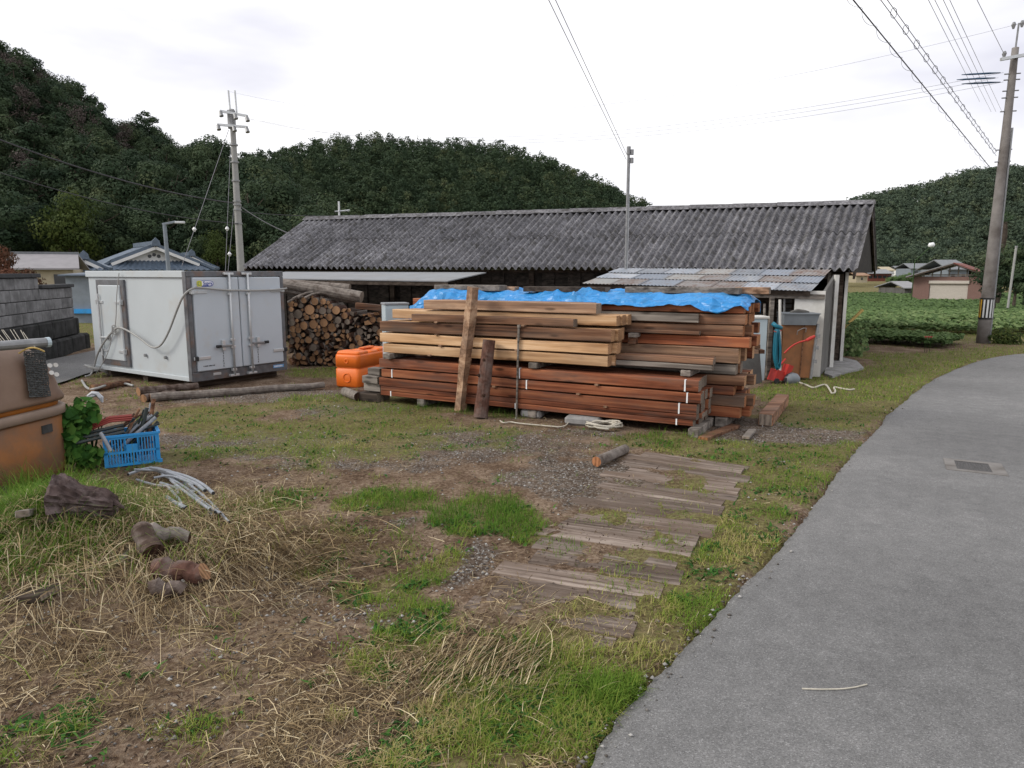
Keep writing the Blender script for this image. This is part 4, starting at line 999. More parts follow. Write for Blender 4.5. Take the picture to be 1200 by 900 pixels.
for py in (170, 190, 212, 236, 240, 246, 262): mb = MB(); q = P(275, py, 30).z + .5; mb.tube([(0, 0, q - .03), (0, 0, q + .03)], .165, 10); mb.build('band', 'steel_dull', p2)
# lines between the two poles
for k, (px, py, qx, qy) in enumerate(((1176, 85, 262, 133), (1170, 91, 272, 136), (1176, 96, 288, 138))):
    a, b = P(px, py, 15.6), P(qx, qy, 29.6)
    wire('thin power line crossing the sky between both poles, %s of three' % ('uppermost', 'middle', 'lowest')[k], a, b, .0035, 1.1, n=40, mat='wire_grey')
    d = unit(b - a); mb = MB(); mb.tube([a + d * .05, a + d * .25, a + d * .6, a + d * .75], [.008, .020, .018, .007], 8); tag(mb.build('line_splice', 'splice_blue', smooth=True), 'dark blue splice on the %s line at the striped pole' % ('upper', 'middle', 'lower')[k], 'line splice')
wire('faint topmost ground line between the masts of both poles', P(1194, 28, 15.7), P(268, 107, 30), .003, 1.3, n=40, mat='wire_grey')
# the lashed telephone cable and the paired cable coming in overhead
def ext(a, b, k): return a + (b - a) * k
a, b = P(1160, 196, 15.9), P(1000, 0, 8.0); b = ext(a, b, 1.6)
mb = MB(); mb.tube([a, b], .0075, 6)
tc = tag(mb.build('telephone_cable', 'wire_dark'), 'thick lashed telephone cable slanting up from the striped pole', 'cable')
hel = []
d = unit(b - a); u = unit(d.cross(Vector((0, 0, 1)))); v = u.cross(d); Lc = (b - a).length
for i in range(900):
    s = i / 899 * Lc; an = s * 2 * pi / .62; hel.append(a + d * s + u * cos(an) * .030 + v * (sin(an) * .030 - .022))
mb = MB(); mb.tube(hel, .0022, 4); mb.build('lashing_spiral', 'wire_dark', tc)
a, b = P(1168, 178, 15.7), P(1040, 0, 8.0); b = ext(a, b, 1.6); d = unit(b - a); Lc = (b - a).length
mb = MB(); mb.tube([a, b], .0042, 5); mb.tube([a - Vector((0, 0, .08)), b - Vector((0, 0, .08))], .0042, 5); tc = tag(mb.build('paired_cable', 'wire_dark'), 'paired cable with ring spacers above the telephone cable', 'cable')
s = .4
while s < Lc:
    p = a + d * s; mb = MB(); mb.tube([p + Vector((.035 * cos(q * pi / 4), 0, -.04 + .055 * sin(q * pi / 4))) for q in range(9)], .0035, 5); mb.build('ring_spacer', 'wire_dark', tc); s += .62
for k, (x0, x1, y1) in enumerate(((1088, 1144, 111), (1095.5, 1157, 122), (1105.5, 1163, 122), (1113, 1170, 122))):
    a, b = P(x0, 0, 11), P(x1, y1, 26); wire('thin overhead wire high at right, %s of four side by side' % ('leftmost', 'second', 'third', 'last')[k], ext(b, a, 1.5), ext(a, b, 1.2), .0045, 0, 'wire_grey', n=2)
wire('short thin wire dropping to the crossarm of the striped pole', P(1130, -30, 11), P(1176, 62, 15.7), .005, 0, 'wire_grey', n=2)
mst = P(734, 180, 12.9)
wire('service wire rising steeply from the steel mast, the upper of two', ext(mst, P(651, 0, 7.0), 1.5), mst, .004, .0, n=4, mat='wire_grey'); wire('service wire rising steeply from the steel mast, the lower of two', ext(mst - Vector((0, 0, .1)), P(643, 0, 7.0), 1.5), mst - Vector((0, 0, .1)), .004, .0, n=4, mat='wire_grey')
# lines at the far pole
wire('heavy sagging cable leaving the picture left of the pale pole', P(-60, 140, 22), P(274, 238, 29.8), .028, .35); wire('thin lower cable sagging before the wood below the heavy cable', P(-60, 182, 22), P(279, 262, 29.8), .016, .35)
wire('cable running down from the pale pole to the shed roof', P(281, 241, 30), P(352, 279, 19), .016, .1); wire('thin line running level from the pale pole behind the aerial', P(281, 248, 30), P(420, 252, 34), .014, .1)
for k, (px, px2, py0, ins) in enumerate(((268, 264, 175, (268,)), (272, 267, 244, (298,)), (242, 208, 180, (284,)))):
    if k < 2:
        a, b = P(px + 2, py0, 29.7), P(px2, 320, 29.0)
    else: a, b = P(268, 152, 29.7), P(213, 312, 27.5)
    w = wire('guy wire with a white insulator at the pale pole, %s one' % ('outer', 'inner', 'long slanting')[k], a, b, .011, 0, 'wire_grey', 'guy_wire', 3)
    for py in ins:
        t = (py - py0) / (320 - py0) if k < 2 else .74; q = Vector(a).lerp(Vector(b), t); mb = MB(); mb.tube([q + Vector((0, 0, .09)), q, q - Vector((0, 0, .09))], [.03, .085, .03], 8); mb.build('insulator', 'insulator', w)

# ------------------------------------------------------------------ refrigerated truck body used as a store
CX, CROT = Vector((-4.25, 9.35, 0)), atan2(.835, .55)
CW, CL, Z0, Z1 = 1.55, 2.55, .115, 1.575
box = thing('cargo_container', 'white insulated truck body with grey-framed double doors standing on the yard', 'container', CX, CROT)
def part(name, mat, parent, lo, hi, bev=.0):
    mb = MB(); mb.box(lo, hi, bev=bev); return mb.build(name, mat, parent)
part('body', 'box_white', box, (.02, .03, Z0), (CW - .02, CL, Z1 - .01), .012)
part('bottom_rail', 'box_frame', box, (0, 0, Z0 - .01), (CW, .05, Z0 + .115), .006); part('top_rail', 'box_frame', box, (0, 0, Z1 - .075), (CW, .05, Z1), .006)
for x in (0, CW - .065): part('corner_post', 'box_frame', box, (x, .0 + .002, Z0 + .117), (x + .065, .05, Z1 - .077), .006)
part('side_cap', 'box_white', box, (-.012, .052, Z1 - .085), (.018, CL + .01, Z1 + .005), .006); part('side_skirt', 'box_white', box, (-.008, .052, Z0 - .005), (.018, CL + .01, Z0 + .055), .006)
part('corner_angle', 'box_frame', box, (-.014, .0, Z0), (-.001, .075, Z1 - .005), .003)
for sx, x0, x1 in ((0, .075, .762), (1, .776, CW - .075)):
    d = part('door', 'box_door', box, (x0, -.022, Z0 + .125), (x1, .045, Z1 - .085), .01)
    xs = x0 if sx == 0 else x1; sg = 1 if sx == 0 else -1
    for zz in (.42, 1.30):
        h = bpy.data.objects.new('hinge', None); COL.objects.link(h); h.parent = d
        part('strap', 'steel_pale', h, (min(xs - .06 * sg, xs + .19 * sg), -.036, zz - .022), (max(xs - .06 * sg, xs + .19 * sg), -.022, zz + .022), .004)
        part('knuckle', 'rubber_black' if zz < 1 else 'steel_pale', h, (min(xs - .05 * sg, xs - .0 * sg), -.055, zz - .03), (max(xs - .05 * sg, xs), -.02, zz + .03), .008)
    xr = x1 - .16 if sx == 0 else x0 + .12
    rd = bpy.data.objects.new('lock_rod', None); COL.objects.link(rd); rd.parent = d
    mb = MB(); mb.tube([(xr, -.05, Z0 + .03), (xr, -.05, Z1 - .03)], .017, 8); mb.build('rod', 'steel_pale', rd, smooth=True)
    for zz in (.20, .52, .62, 1.25): part('bracket', 'steel_pale', rd, (xr - .035, -.062, zz), (xr + .035, -.022, zz + .035), .004)
    for zz in (Z0 + .01, Z1 - .05): part('keeper', 'steel_pale', rd, (xr - .07, -.06, zz), (xr + .07, -.005, zz + .03), .004)
    xh = xr - .25 if sx == 0 else xr + .02
    part('handle', 'steel_dull', d, (xh, -.075, .545), (xh + .23, -.05, .575), .006); part('handle_catch', 'steel_pale', d, (xh + .08, -.06, .50), (xh + .13, -.022, .64), .004)
    part('grip', 'rubber_black', d, (xh - .02 if sx == 0 else xh + .19, -.08, .54), (xh + .06 if sx == 0 else xh + .27, -.048, .58), .008)
    for q in range(7): part('chain_link', 'steel_dull', d, (xh + .10 + .004 * (q % 2), -.03, .48 - q * .035), (xh + .108 + .004 * (q % 2), -.022, .505 - q * .035))
    if sx == 0:
        lg = bpy.data.objects.new('logo', None); COL.objects.link(lg); lg.parent = d
        def oval(w, h, y, m, cx, cz, nm):
            mb = MB(); pts = []
            for q in range(28):
                an = 2 * pi * q / 28; pts.append((cx + math.copysign(abs(cos(an)) ** .55, cos(an)) * w / 2, y, cz + math.copysign(abs(sin(an)) ** .75, sin(an)) * h / 2))
            mb.prism(pts, (0, .004, 0)); mb.build(nm, m, lg)
        oval(.235, .078, -.0270, 'logo_blue', .255, Z1 - .165, 'oval_border'); oval(.215, .060, -.0285, 'logo_white', .255, Z1 - .163, 'oval')
        oval(.075, .080, -.030, 'logo_yellow', .165, Z1 - .165, 'disc'); oval(.050, .052, -.0315, 'logo_green', .165, Z1 - .165, 'disc_ring'); oval(.034, .036, -.033, 'logo_yellow', .165, Z1 - .165, 'disc_centre')
        tx = bpy.data.curves.new('logo_text', 'FONT'); tx.body = 'Supra'; tx.size = .058; tx.extrude = .0008; tx.align_x = 'CENTER'; tx.offset = .0012
        tx.materials.append(MATS['logo_blue']); t0_ = bpy.data.objects.new('logo_text', tx); COL.objects.link(t0_); bpy.context.view_layer.update(); tm_ = bpy.data.meshes.new_from_object(t0_.evaluated_get(bpy.context.evaluated_depsgraph_get())); bpy.data.objects.remove(t0_); to = put('lettering', tm_, lg); to.location = (.285, -.030, Z1 - .178); to.rotation_euler = (pi / 2, 0, 0)
        part('text_rule', 'logo_blue', lg, (.215, -.0305, Z1 - .192), (.30, -.0288, Z1 - .185))
        for q in range(9): part('printed_mark', 'rubber_black', d, (.15 + q * .019, -.0245, .30), (.150 + q * .019 + .008 + .004 * (q % 3), -.0215, .315))
part('sticker', 'sticker_blue', box, (CW - .26, -.004, Z0 + .04), (CW - .07, .002, Z0 + .085))
for q in range(6): part('sticker_print', 'logo_white', box, (CW - .24 + q * .025, -.0065, Z0 + .052), (CW - .225 + q * .025, -.0035, Z0 + .074))
part('tail_lamp_plate', 'steel_pale', box, (.30, -.008, Z0 + .05), (.42, .004, Z0 + .085), .003)
# door in the long side
sf = part('side_door_frame', 'box_frame', box, (-.012, 1.52, Z0 + .085), (.022, 2.28, Z1 - .12), .006)
sdr = part('side_door', 'box_white', box, (-.032, 1.61, Z0 + .165), (.02, 2.20, Z1 - .20), .012)
for yy, sg in ((1.61, 1), (2.20, -1)):
    for zz in (.42, 1.13):
        part('hinge', 'steel_pale', sdr, (-.045, min(yy - .05 * sg, yy + .13 * sg), zz - .02), (-.03, max(yy - .05 * sg, yy + .13 * sg), zz + .02), .004)
        part('hinge_pin', 'steel_pale', sdr, (-.06, min(yy - .05 * sg, yy - .02 * sg), zz - .035), (-.012, max(yy - .05 * sg, yy - .02 * sg), zz + .04), .005)
part('latch_bar', 'steel_pale', sdr, (-.07, 1.96, .60), (-.045, 2.20, .625), .005); part('latch_plate', 'steel_pale', sdr, (-.05, 1.95, .57), (-.03, 1.99, .67), .004)
mb = MB(); mb.tube([(-.06, 2.17, .34), (-.06, 2.17, 1.25)], .013, 7); mb.build('latch_rod', 'steel_pale', sdr)
for yy in (.62, 1.12): mb = MB(); mb.tube([(-.012, yy, .40), (.02, yy, .40)], .022, 8); mb.build('drain_boss', 'steel_dull', box)
for yy in (.25, 1.25, 2.25): part('skid', 'wood_dark', box, (.05, yy - .06, .005), (CW - .05, yy + .06, Z0 - .012), .004)
CM = Matrix.Translation(CX) @ Matrix.Rotation(CROT, 4, 'Z'); CI = CM.inverted()
def on_plane(px, py, pt, nrm):
    d = ray(px, py); o = Vector((0, 0, CAM_H)); return o + d * ((Vector(pt) - o).dot(nrm) / d.dot(nrm))
sn, dn = (CM.to_3x3() @ Vector((-1, 0, 0))), (CM.to_3x3() @ Vector((0, -1, 0)))
side_pt, door_pt = CM @ Vector((-.075, 0, 0)), CM @ Vector((0, -.075, 0))
hp = [G(100, 441, .03), G(106, 440, .03)] + [on_plane(x, y, side_pt, sn) for x, y in ((110, 432), (114, 414), (123, 399), (134, 386), (140, 383), (151, 388), (165, 397), (174, 405), (181, 408), (189, 405), (198, 389), (207, 364), (215, 345))] + [on_plane(x, y, door_pt, dn) for x, y in ((226, 337), (236, 337), (262, 340), (290, 340.5), (318, 340), (336, 338))]
mb = MB(); mb.tube(smooth_line(hp, 2), .014, 7); tag(mb.build('draped_hose', 'hose_grey', smooth=True), 'thick grey hose looped across the side and doors of the white container', 'hose')
hp = [on_plane(x, y, side_pt, sn) for x, y in ((137, 320), (136.5, 345), (136, 375), (134, 386), (131, 395), (128, 410), (121, 425), (113, 437))]; hp[0] += sn * -.03
mb = MB(); mb.tube(smooth_line(hp, 2), .006, 6); ck = tag(mb.build('hanging_cord', 'hose_grey'), 'thin cord knotted to the hose, hanging down the container side door', 'cord')
for q in range(4): c = on_plane(134, 383 + q * 2.4, side_pt, sn); mb = MB(); mb.tube([c + Vector((.03 * cos(w * .8 + q), -.01, .025 * sin(w * .8 + q))) for w in range(9)], .008, 5); mb.build('knot', 'hose_grey', ck)
# coil of hose on the ground beside it, and the loose end in the grass
c = G(114, 441); mb = MB(); mb.tube([c + Vector((.16 * cos(w * .35) * (1 + .1 * sin(w)), .10 * sin(w * .35), .04 + .13 * abs(sin(w * .17)))) for w in range(56)], .013, 6); tag(mb.build('hose_coil', 'hose_grey', smooth=True), 'tangled coil of grey hose on the ground at the corner of the container', 'hose')
hp = [G(96, 446, .02), G(102, 456, .02), G(112, 456, .05), G(128, 450, .07), G(146, 449, .05), G(156, 452, .03)]; mb = MB(); mb.tube(smooth_line(hp, 3), .016, 7); tag(mb.build('hose_end', 'hose_grey', smooth=True), 'loose pale hose end arching over the grass behind the blue crate', 'hose')

# ------------------------------------------------------------------ the timber stacks
SR, SL = G(813, 500, .09), G(446, 463, .09); SR.z = SL.z = 0
te = unit(SL - SR); tn = Vector((-te.y, te.x, 0)); tn = tn if tn.y > 0 else -tn
SANG = atan2(te.y, te.x)
def S(t, o, z=0.0): return SR + te * t + tn * o + Vector((0, 0, z))
ORD = ['first', 'second', 'third', 'fourth', 'fifth', 'sixth', 'seventh', 'eighth', 'ninth', 'tenth', 'eleventh']
BEAM_MESH = {}
tr = random.Random(77)
def beam(t0, t1, o, z, w, h, mat, end, label, name='timber_beam', cat='timber', group=None, tilt=0.0, yaw=0.0):
    L = t1 - t0; mb = MB(); n = max(2, int(L / .4))
    # sides of the beam: a slightly crooked, chamfered bar
    vs, fs, ms = [], [], []
    b = .006; cs = [(-w + b, 0), (-b, 0), (0, b), (0, h - b), (-b, h), (-w + b, h), (-w, h - b), (-w, b)]
    ph = tr.random() * 6; am = .003
    for i in range(n + 1):
        x = L * i / n; dy, dz = am * sin(ph + i * 1.3), am * sin(ph * 2 + i * 1.1)
        if i in (0, n): dy = dz = 0
        vs += [(x, y + dy, zz + dz) for y, zz in cs]
    for i in range(n):
        for j in range(8): fs.append((i * 8 + j, i * 8 + (j + 1) % 8, (i + 1) * 8 + (j + 1) % 8, (i + 1) * 8 + j)); ms.append(0)
    fs += [tuple(range(8)), tuple(n * 8 + j for j in range(8))]; ms += [1, 1]
    mb.add(vs, fs, ms)
    ob = mb.build(name, [mat, end], None, S(t0, o, z), (0, tilt, SANG + yaw))
    return tag(ob, label, cat, group)
def bands(ob, xs, w, h):
    for x in xs: mb = MB(); mb.box((x - .007, -.004, -.002), (x + .007, .003, h + .003)); mb.box((x - .007, -w * .3, h + .0005), (x + .007, -.004, h + .003)); mb.build('white_band', 'logo_white', ob)
# front stack, red timbers below
G1 = 'timbers of the front stack'
for li, (z, h, t0, t1) in enumerate(((.092, .055, .01, 3.78), (.205, .098, -.02, 3.80), (.318, .094, -.055, 3.76), (.428, .108, -.03, 3.79))):
    for row in range(4):
        j, k = (tr.random() - .5) * .07 * (row > 0), (tr.random() - .5) * .08 * (row > 0)
        lab = 'red-brown squared timber in the front stack, %s layer up, %s row back' % (ORD[li], ORD[row])
        if li == 0:
            o1 = beam(t0 + j, t1 + k, row * .122, z, .115, .056, 'wood_red', 'end_grey', lab.replace('timber', 'thin timber'), group=G1); beam(t0 + j - .03, t1 + k, row * .122, z + .059, .115, .05, 'wood_red', 'end_grey', lab.replace('squared timber', 'flat board'), group=G1)
        else: o1 = beam(t0 + j, t1 + k, row * .122, z, .115, h, 'wood_red', 'end_grey', lab, group=G1)
        if row == 0: bands(o1, {0: (.16, 1.93, 3.62), 1: (.17,), 2: (.13, 1.86, 3.66), 3: (.13, 1.92)}[li], .115, h if li else .056)
# pale timbers above
for li, (z, h, t0, m, e) in enumerate(((.614, .104, .89, 'wood_pale', 'end_pale'), (.738, .106, .89, 'wood_pale', 'end_pale'), (.866, .118, .86, 'wood_brown', 'end_pale'))):
    for row in range(4):
        j = (tr.random() - .35) * -.08 * (row > 0); colr = ('pale', 'pale', 'brown')[li]
        if li == 0 and row == 3: continue
        beam(t0 + j, 3.74 + (tr.random() - .5) * .06, row * .122, z, .113, h, 'wood_pale' if row else m, e, '%s squared timber in the front stack, %s layer above the red timbers, %s row back' % (colr, ORD[li], ORD[row]), group=G1)
for row in range(3): beam(.86 - .02 * row, 3.69 - .05 * row, .15 + row * .12, 1.015, .112, .105, 'wood_pale', 'end_pale', 'pale squared timber near the top of the front stack, %s row back' % ORD[row], group=G1)
beam(1.27, 3.30, .0, 1.000, .11, .080, 'wood_brown', 'end_grey', 'dark brown weathered timber with a grey end on top of the front stack, in front', group=G1)
for row in range(2): beam(1.07 + row * .12, 3.21 - row * .1, .12 + row * .16, 1.135, .15, .105, 'wood_tan', 'end_grey', ('thick weathered tan timber with a knotted end topping the front stack' if row == 0 else 'second thick tan timber behind the topmost one of the front stack'), group=G1)
mb = MB(); k = S(1.3, .115, 1.185); mb.tube([k, k - tn * .012], [.045, .02], 10); 
# bearers
for z, h, t, o0, o1, lab in ((.545, .066, 1.72, -.03, .52, 'grey bearer block between the red and the pale timbers, mid stack'), (.545, .066, 3.62, -.08, .5, 'grey bearer block between the red and the pale timbers, far end'), (.545, .066, .14, .16, .56, 'grey bearer block under the short boards at the road end'),
                             (.0, .09, -.02, -.10, .55, 'grey bearer on the ground under the road end of the front stack'), (.0, .09, 1.75, .02, .55, 'bearer on the ground under the middle of the front stack'), (.0, .09, 3.2, -.0, .55, 'bearer on the ground under the far end of the front stack')):
    mb = MB(); mb.bar(S(t, o0, z + h / 2), S(t, o1, z + h / 2), .10, h - .004, bev=.006); tag(mb.build('bearer', 'wood_grey'), lab, 'timber')
# spacer sticks between the layers
for t, z in ((2.95, .988), (2.9, .722), (2.95, .848), (3.05, .606), (1.9, .848), (1.92, .722), (1.84, .988), (1.2, .305), (1.0, .415), (2.6, .415), (2.2, .305), (.9, .196)):
    mb = MB(); mb.bar(S(t, -.025, z + .010), S(t, .46, z + .010), .035, .018); tag(mb.build('spacer_stick', 'wood_tan'), 'thin wooden spacer stick between two layers of the front stack', 'stick', 'spacer sticks in the front stack')
# back stack
G2 = 'timbers of the back stack'
BK = [(.10, .108, -.32, 'wood_red', 'end_orange', 'orange-red'), (.213, .108, -.36, 'wood_brown', 'end_orange', 'grey-brown'), (.327, .090, -.25, 'wood_red', 'end_orange', 'orange'), (.430, .098, -.35, 'wood_brown', 'end_pale', 'tan'), (.538, .100, -.26, 'wood_grey', 'end_grey', 'grey'),
      (.652, .150, -.28, 'wood_tan', 'end_pale', 'thick tan'), (.812, .104, -.38, 'wood_red', 'end_orange', 'dark red'), (.926, .106, -.31, 'wood_brown', 'end_orange', 'brown'), (1.042, .100, -.33, 'wood_brown', 'end_orange', 'rust-brown'), (1.152, .086, -.31, 'wood_red', 'end_orange', 'topmost red')]
for li, (z, h, t0, m, e, cn) in enumerate(BK):
    for row in range(5):
        j = (tr.random() - .5) * .16 * (row > 0)
        beam(t0 + j, 3.5 + tr.random() * .2, .56 + row * .126, z, .120, h, m if tr.random() < .7 or row == 0 else ('wood_brown', 'wood_red', 'wood_tan')[tr.randrange(3)], e, '%s timber in the back stack, %s layer up, %s row back' % (cn, ORD[li], ORD[row]), group=G2)
for row in range(4):
    beam(-.22 + (tr.random() - .5) * .1, 3.42 + tr.random() * .1, .70 + row * .126, 1.241, .120, .046, 'wood_brown', 'end_orange', 'rust-brown timber right under the tarpaulin on the back stack, %s row back' % ORD[row], group=G2)
for z, t in ((.0, -.15), (.0, 1.4), (.0, 3.0)):
    mb = MB(); mb.bar(S(t, .5, .05), S(t, 1.2, .05), .12, .095, bev=.006); tag(mb.build('bearer', 'wood_grey'), 'bearer on the ground under the back stack, %s' % ('at the road end' if t < 0 else 'in the middle' if t < 2 else 'at the far end'), 'timber')
beam(.12, 2.1, .515, 1.050, .035, .092, 'wood_grey', 'end_grey', 'long grey plank edge-on before the upper back stack', 'plank', 'plank'); beam(.10, 2.0, .49, .930, .06, .036, 'wood_brown', 'end_grey', 'narrow brown batten lying before the middle of the back stack', 'batten', 'plank')
mb = MB(); mb.bar(S(.78, .42, .905), S(.78, .56, .905), .09, .045, bev=.004); tag(mb.build('bearer', 'wood_grey'), 'small grey block carrying the narrow batten before the back stack', 'timber')
mb = MB(); mb.bar(S(.80, .46, .845), S(.80, .57, .845), .08, .07, bev=.004); tag(mb.build('bearer', 'wood_brown'), 'small brown block under the grey block before the back stack', 'timber')
for k in range(3):
    for r2 in range(2): beam(-.11 + k * .025 - r2 * .01, .86 - .02 * k, .16 + k * .118, .618 + r2 * .056, .112, .050, ('wood_grey', 'wood_brown')[r2], 'end_grey', 'short %s board on the red timbers at the road end, %s row back' % (('grey', 'rust-brown')[r2], ORD[k]), 'short_board', 'board', 'short boards on the front stack')
# odd ends piled at the far end of the front stack
for k, (t0, t1, o, z, h, m) in enumerate(((3.82, 4.12, -.03, .0, .10, 'wood_dark'), (3.84, 4.10, .12, .0, .11, 'wood_grey'), (3.83, 4.08, .05, .115, .10, 'wood_grey'), (3.83, 4.06, .0, .22, .09, 'wood_grey'), (3.84, 4.02, .06, .315, .085, 'wood_grey'))):
    beam(t0, t1, o, z, .13, h, m, 'end_grey', 'grey timber offcut heaped at the far stack end, %s from the ground' % ORD[k], 'timber_offcut', 'offcut', 'offcuts at the far end of the stack')
# planks lying on the tarpaulin
for (x0, y0, x1, y1, o, w, h, m, lab) in ((514, 333, 590, 337, .80, .2, .07, 'wood_grey', 'grey plank weighing down the far end of the blue tarpaulin'), (617, 337, 712, 341, .78, .18, .06, 'wood_dark', 'dark plank weighing down the middle of the blue tarpaulin'), (735, 340, 868, 347, .85, .16, .065, 'wood_grey', 'long grey plank on the road end of the blue tarpaulin'), (560, 336, 606, 338, .95, .12, .05, 'wood_tan', 'pale thin board behind the grey plank on the tarpaulin'), (862, 345, 902, 348, 1.0, .12, .07, 'wood_tan', 'tan timber end jutting past the tarpaulin towards the lean-to')):
    a, b = on_plane(x0, y0, S(0, o), tn), on_plane(x1, y1, S(0, o), tn); a.z = b.z = 1.335 + h / 2; mb = MB(); mb.bar(b, a, w, h, 0, .005, 1); tag(mb.build('weight_plank', [m, 'end_grey']), lab, 'plank')
# blue tarpaulin
def tarp():
    rows_ = []; nT = 300
    po, pd = [1.30, 1.27, 1.22, 1.12, .75, .69, .66, .62, .57, .535], [-.10, .0, .045, .053, .052, .048, .03, .010, .006, -.004]
    prof = [(o, float(np.interp(-o, [-q for q in po], pd))) for o in np.linspace(1.30, .535, 34)]
    T = np.linspace(-.36, 3.72, nT + 1)
    for t in T:
        wr = float(fbm(t, 0, .30, 61)) - .5; wr2 = float(vnoise(t, 3, .15, 62)) - .5
        hang = .020 + .12 * wr + .008 * wr2 + .06 * math.exp(-((t + .12) / .2) ** 2) - .05 * math.exp(-((t - 1.6) / .5) ** 2) + .06 * math.exp(-((t - 2.75) / .25) ** 2) + .30 * float(sstep(3.05, 3.4, np.float64(t)))
        hang = max(.012, hang); row = []
        end = .14 * float(sstep(3.45, 3.72, np.float64(t))) + .05 * float(sstep(-.27, -.36, np.float64(t)))
        for k, (o, dz) in enumerate(prof):
            u, w = t + .35 * o, o - .25 * t
            n1, n2 = float(vnoise(u, w * 1.2, .26, 63)), float(vnoise(u * 1.0 + w, w * .6, .10, 64))
            fold = ((1 - abs(2 * n1 - 1)) ** 2 * .032 + (1 - abs(2 * n2 - 1)) ** 2 * .012) * (.5 + 1.7 * float(vnoise(t, o, .5, 67)))
            if o < .72: fold *= 1.5
            row.append(S(t + .03 * (n2 - .5), o + .02 * wr2, 1.248 + dz + .004 + fold - end))
        for k in range(1, 7):
            n3 = float(vnoise(t * 1.4 + k * .03, k * .2, .17, 66)) - .5
            row.append(S(t + .02 * wr2, .528 - .012 * k * (.5 + wr) - .016 * abs(n3) * k ** .5 + .004, 1.248 - end - hang * k / 6))
        rows_.append(row)
    mb = MB(); mb.grid(rows_); o = mb.build('tarpaulin', 'tarp_blue', smooth=True)
    md = o.modifiers.new('thickness', 'SOLIDIFY'); md.thickness = .003
    tag(o, 'crumpled bright blue tarpaulin spread over the back timber stack', 'tarpaulin')
tarp()
# post, log and rod leaning on the stack
a, b = G(541, 481), on_plane(556, 336, S(0, -.02), tn)
mb = MB(); d = unit(b - a); n = 9
pth = [a.lerp(b, i / n) for i in range(n + 1)]
mb.tube([p - tn * .03 for p in pth], [(.066 + .004 * sin(i * 2.1)) for i in range(n + 1)], 4, jit=.16, capmi=1); tag(mb.build('leaning_post', ['wood_tan', 'end_grey']), 'rough squared post leaning against the front timber stack', 'post')
a, b = G(566, 488, .01), on_plane(576, 398, S(0, -.05), tn)
mb = MB(); mb.tube([a.lerp(b, i / 6) - tn * .05 for i in range(7)], [.076, .075, .072, .072, .070, .069, .068], 16, jit=.05, capmi=1); lg = tag(mb.build('leaning_log', ['bark_red', 'end_dark'], smooth=False), 'short round log with reddish bark leaning on the front stack beside the rough post', 'log')
for s_, an in ((.3, -.2), (.55, .2), (.75, .0)): q = a.lerp(b, s_) - tn * .05; mb = MB(); mb.tube([q - tn * .06 + te * an * .2, q - tn * .082 + te * an * .25], [.02, .012], 7); mb.build('knot', 'end_dark', lg)
a, b = G(605, 489), on_plane(608, 382, S(0, -.02), tn); mb = MB(); mb.tube([a, b], [.011, .014], 6); rd_ = tag(mb.build('leaning_rod', 'wood_grey'), 'thin grey rod leaning upright against the front stack', 'rod'); mb = MB(); mb.tube([b - Vector((0, 0, .02)), b + Vector((0, 0, .012))], .02, 6); mb.build('head', 'wood_grey', rd_)
a, b = P(519, 362, 8.9), P(537, 335, 8.9); mb = MB(); mb.tube([a, a.lerp(b, .5), b], [.07, .06, .045], 7, jit=.3); tag(mb.build('bark_slab', 'bark_brown'), 'dark bark-covered slab standing at the far end of the stack', 'slab')
# orange tank
OK_ = G(421, 455); r = thing('orange_tank', 'bright orange moulded plastic tank beside the timber stack', 'tank', OK_ + Vector((.35, .937, 0)) * .40 + Vector((-.937, .35, 0)) * .19, atan2(.937, .35)); r.scale = (1, 1, 1.1)
def rrect(hx, hy, rad, z, cx=0, cy=0, n=7):
    p = []
    for qx, qy, a0 in ((1, 1, 0), (-1, 1, 90), (-1, -1, 180), (1, -1, 270)):
        for k in range(n + 1): an = radians(a0 + 90 * k / n); p.append(Vector((cx + qx * (hx - rad) + rad * cos(an), cy + qy * (hy - rad) + rad * sin(an), z)))
    return p
def loft(mb, secs, mi=0, cap=True):
    rings = [rrect(*s) for s in secs]; n = len(rings[0]); base = len(mb.v)
    vs = [p for r_ in rings for p in r_]; fs = [(i * n + j, i * n + (j + 1) % n, (i + 1) * n + (j + 1) % n, (i + 1) * n + j) for i in range(len(rings) - 1) for j in range(n)]
    if cap: fs += [tuple(range(n))[::-1], tuple((len(rings) - 1) * n + j for j in range(n))]
    mb.add(vs, fs, mi)
def bevmod(o, w=.01, seg=2):
    m = o.modifiers.new('edge', 'BEVEL'); m.width = w; m.segments = seg; m.limit_method = 'ANGLE'; m.angle_limit = radians(40)
hx, hy = .40, .20
mb = MB(); loft(mb, [(hx * .95, hy * .93, .05, .0), (hx, hy, .06, .02), (hx, hy, .06, .225), (hx - .012, hy - .012, .06, .232), (hx - .012, hy - .012, .06, .245), (hx, hy, .06, .252)]); o_ = mb.build('lower_half', 'plastic_orange', r, smooth=True)
mb = MB(); loft(mb, [(hx, hy, .06, .254), (hx, hy, .06, .385), (hx * .97, hy * .95, .055, .41)]); o_ = mb.build('upper_half', 'plastic_orange', r, smooth=True)
for cx_, hh in ((-.24, .448), (.05, .436), (.29, .448)): mb = MB(); loft(mb, [(.135 if cx_ != .05 else .10, hy * .93, .04, .405, cx_), (.13 if cx_ != .05 else .095, hy * .90, .04, hh - .012, cx_), (.115 if cx_ != .05 else .085, hy * .82, .04, hh, cx_)]); mb.build('top_rib', 'plastic_orange', r, smooth=True)
mb = MB(); mb.box((-.02, -.045, .445), (.26, .045, .47), bev=.012); mb.build('handle', 'plastic_orange', r)
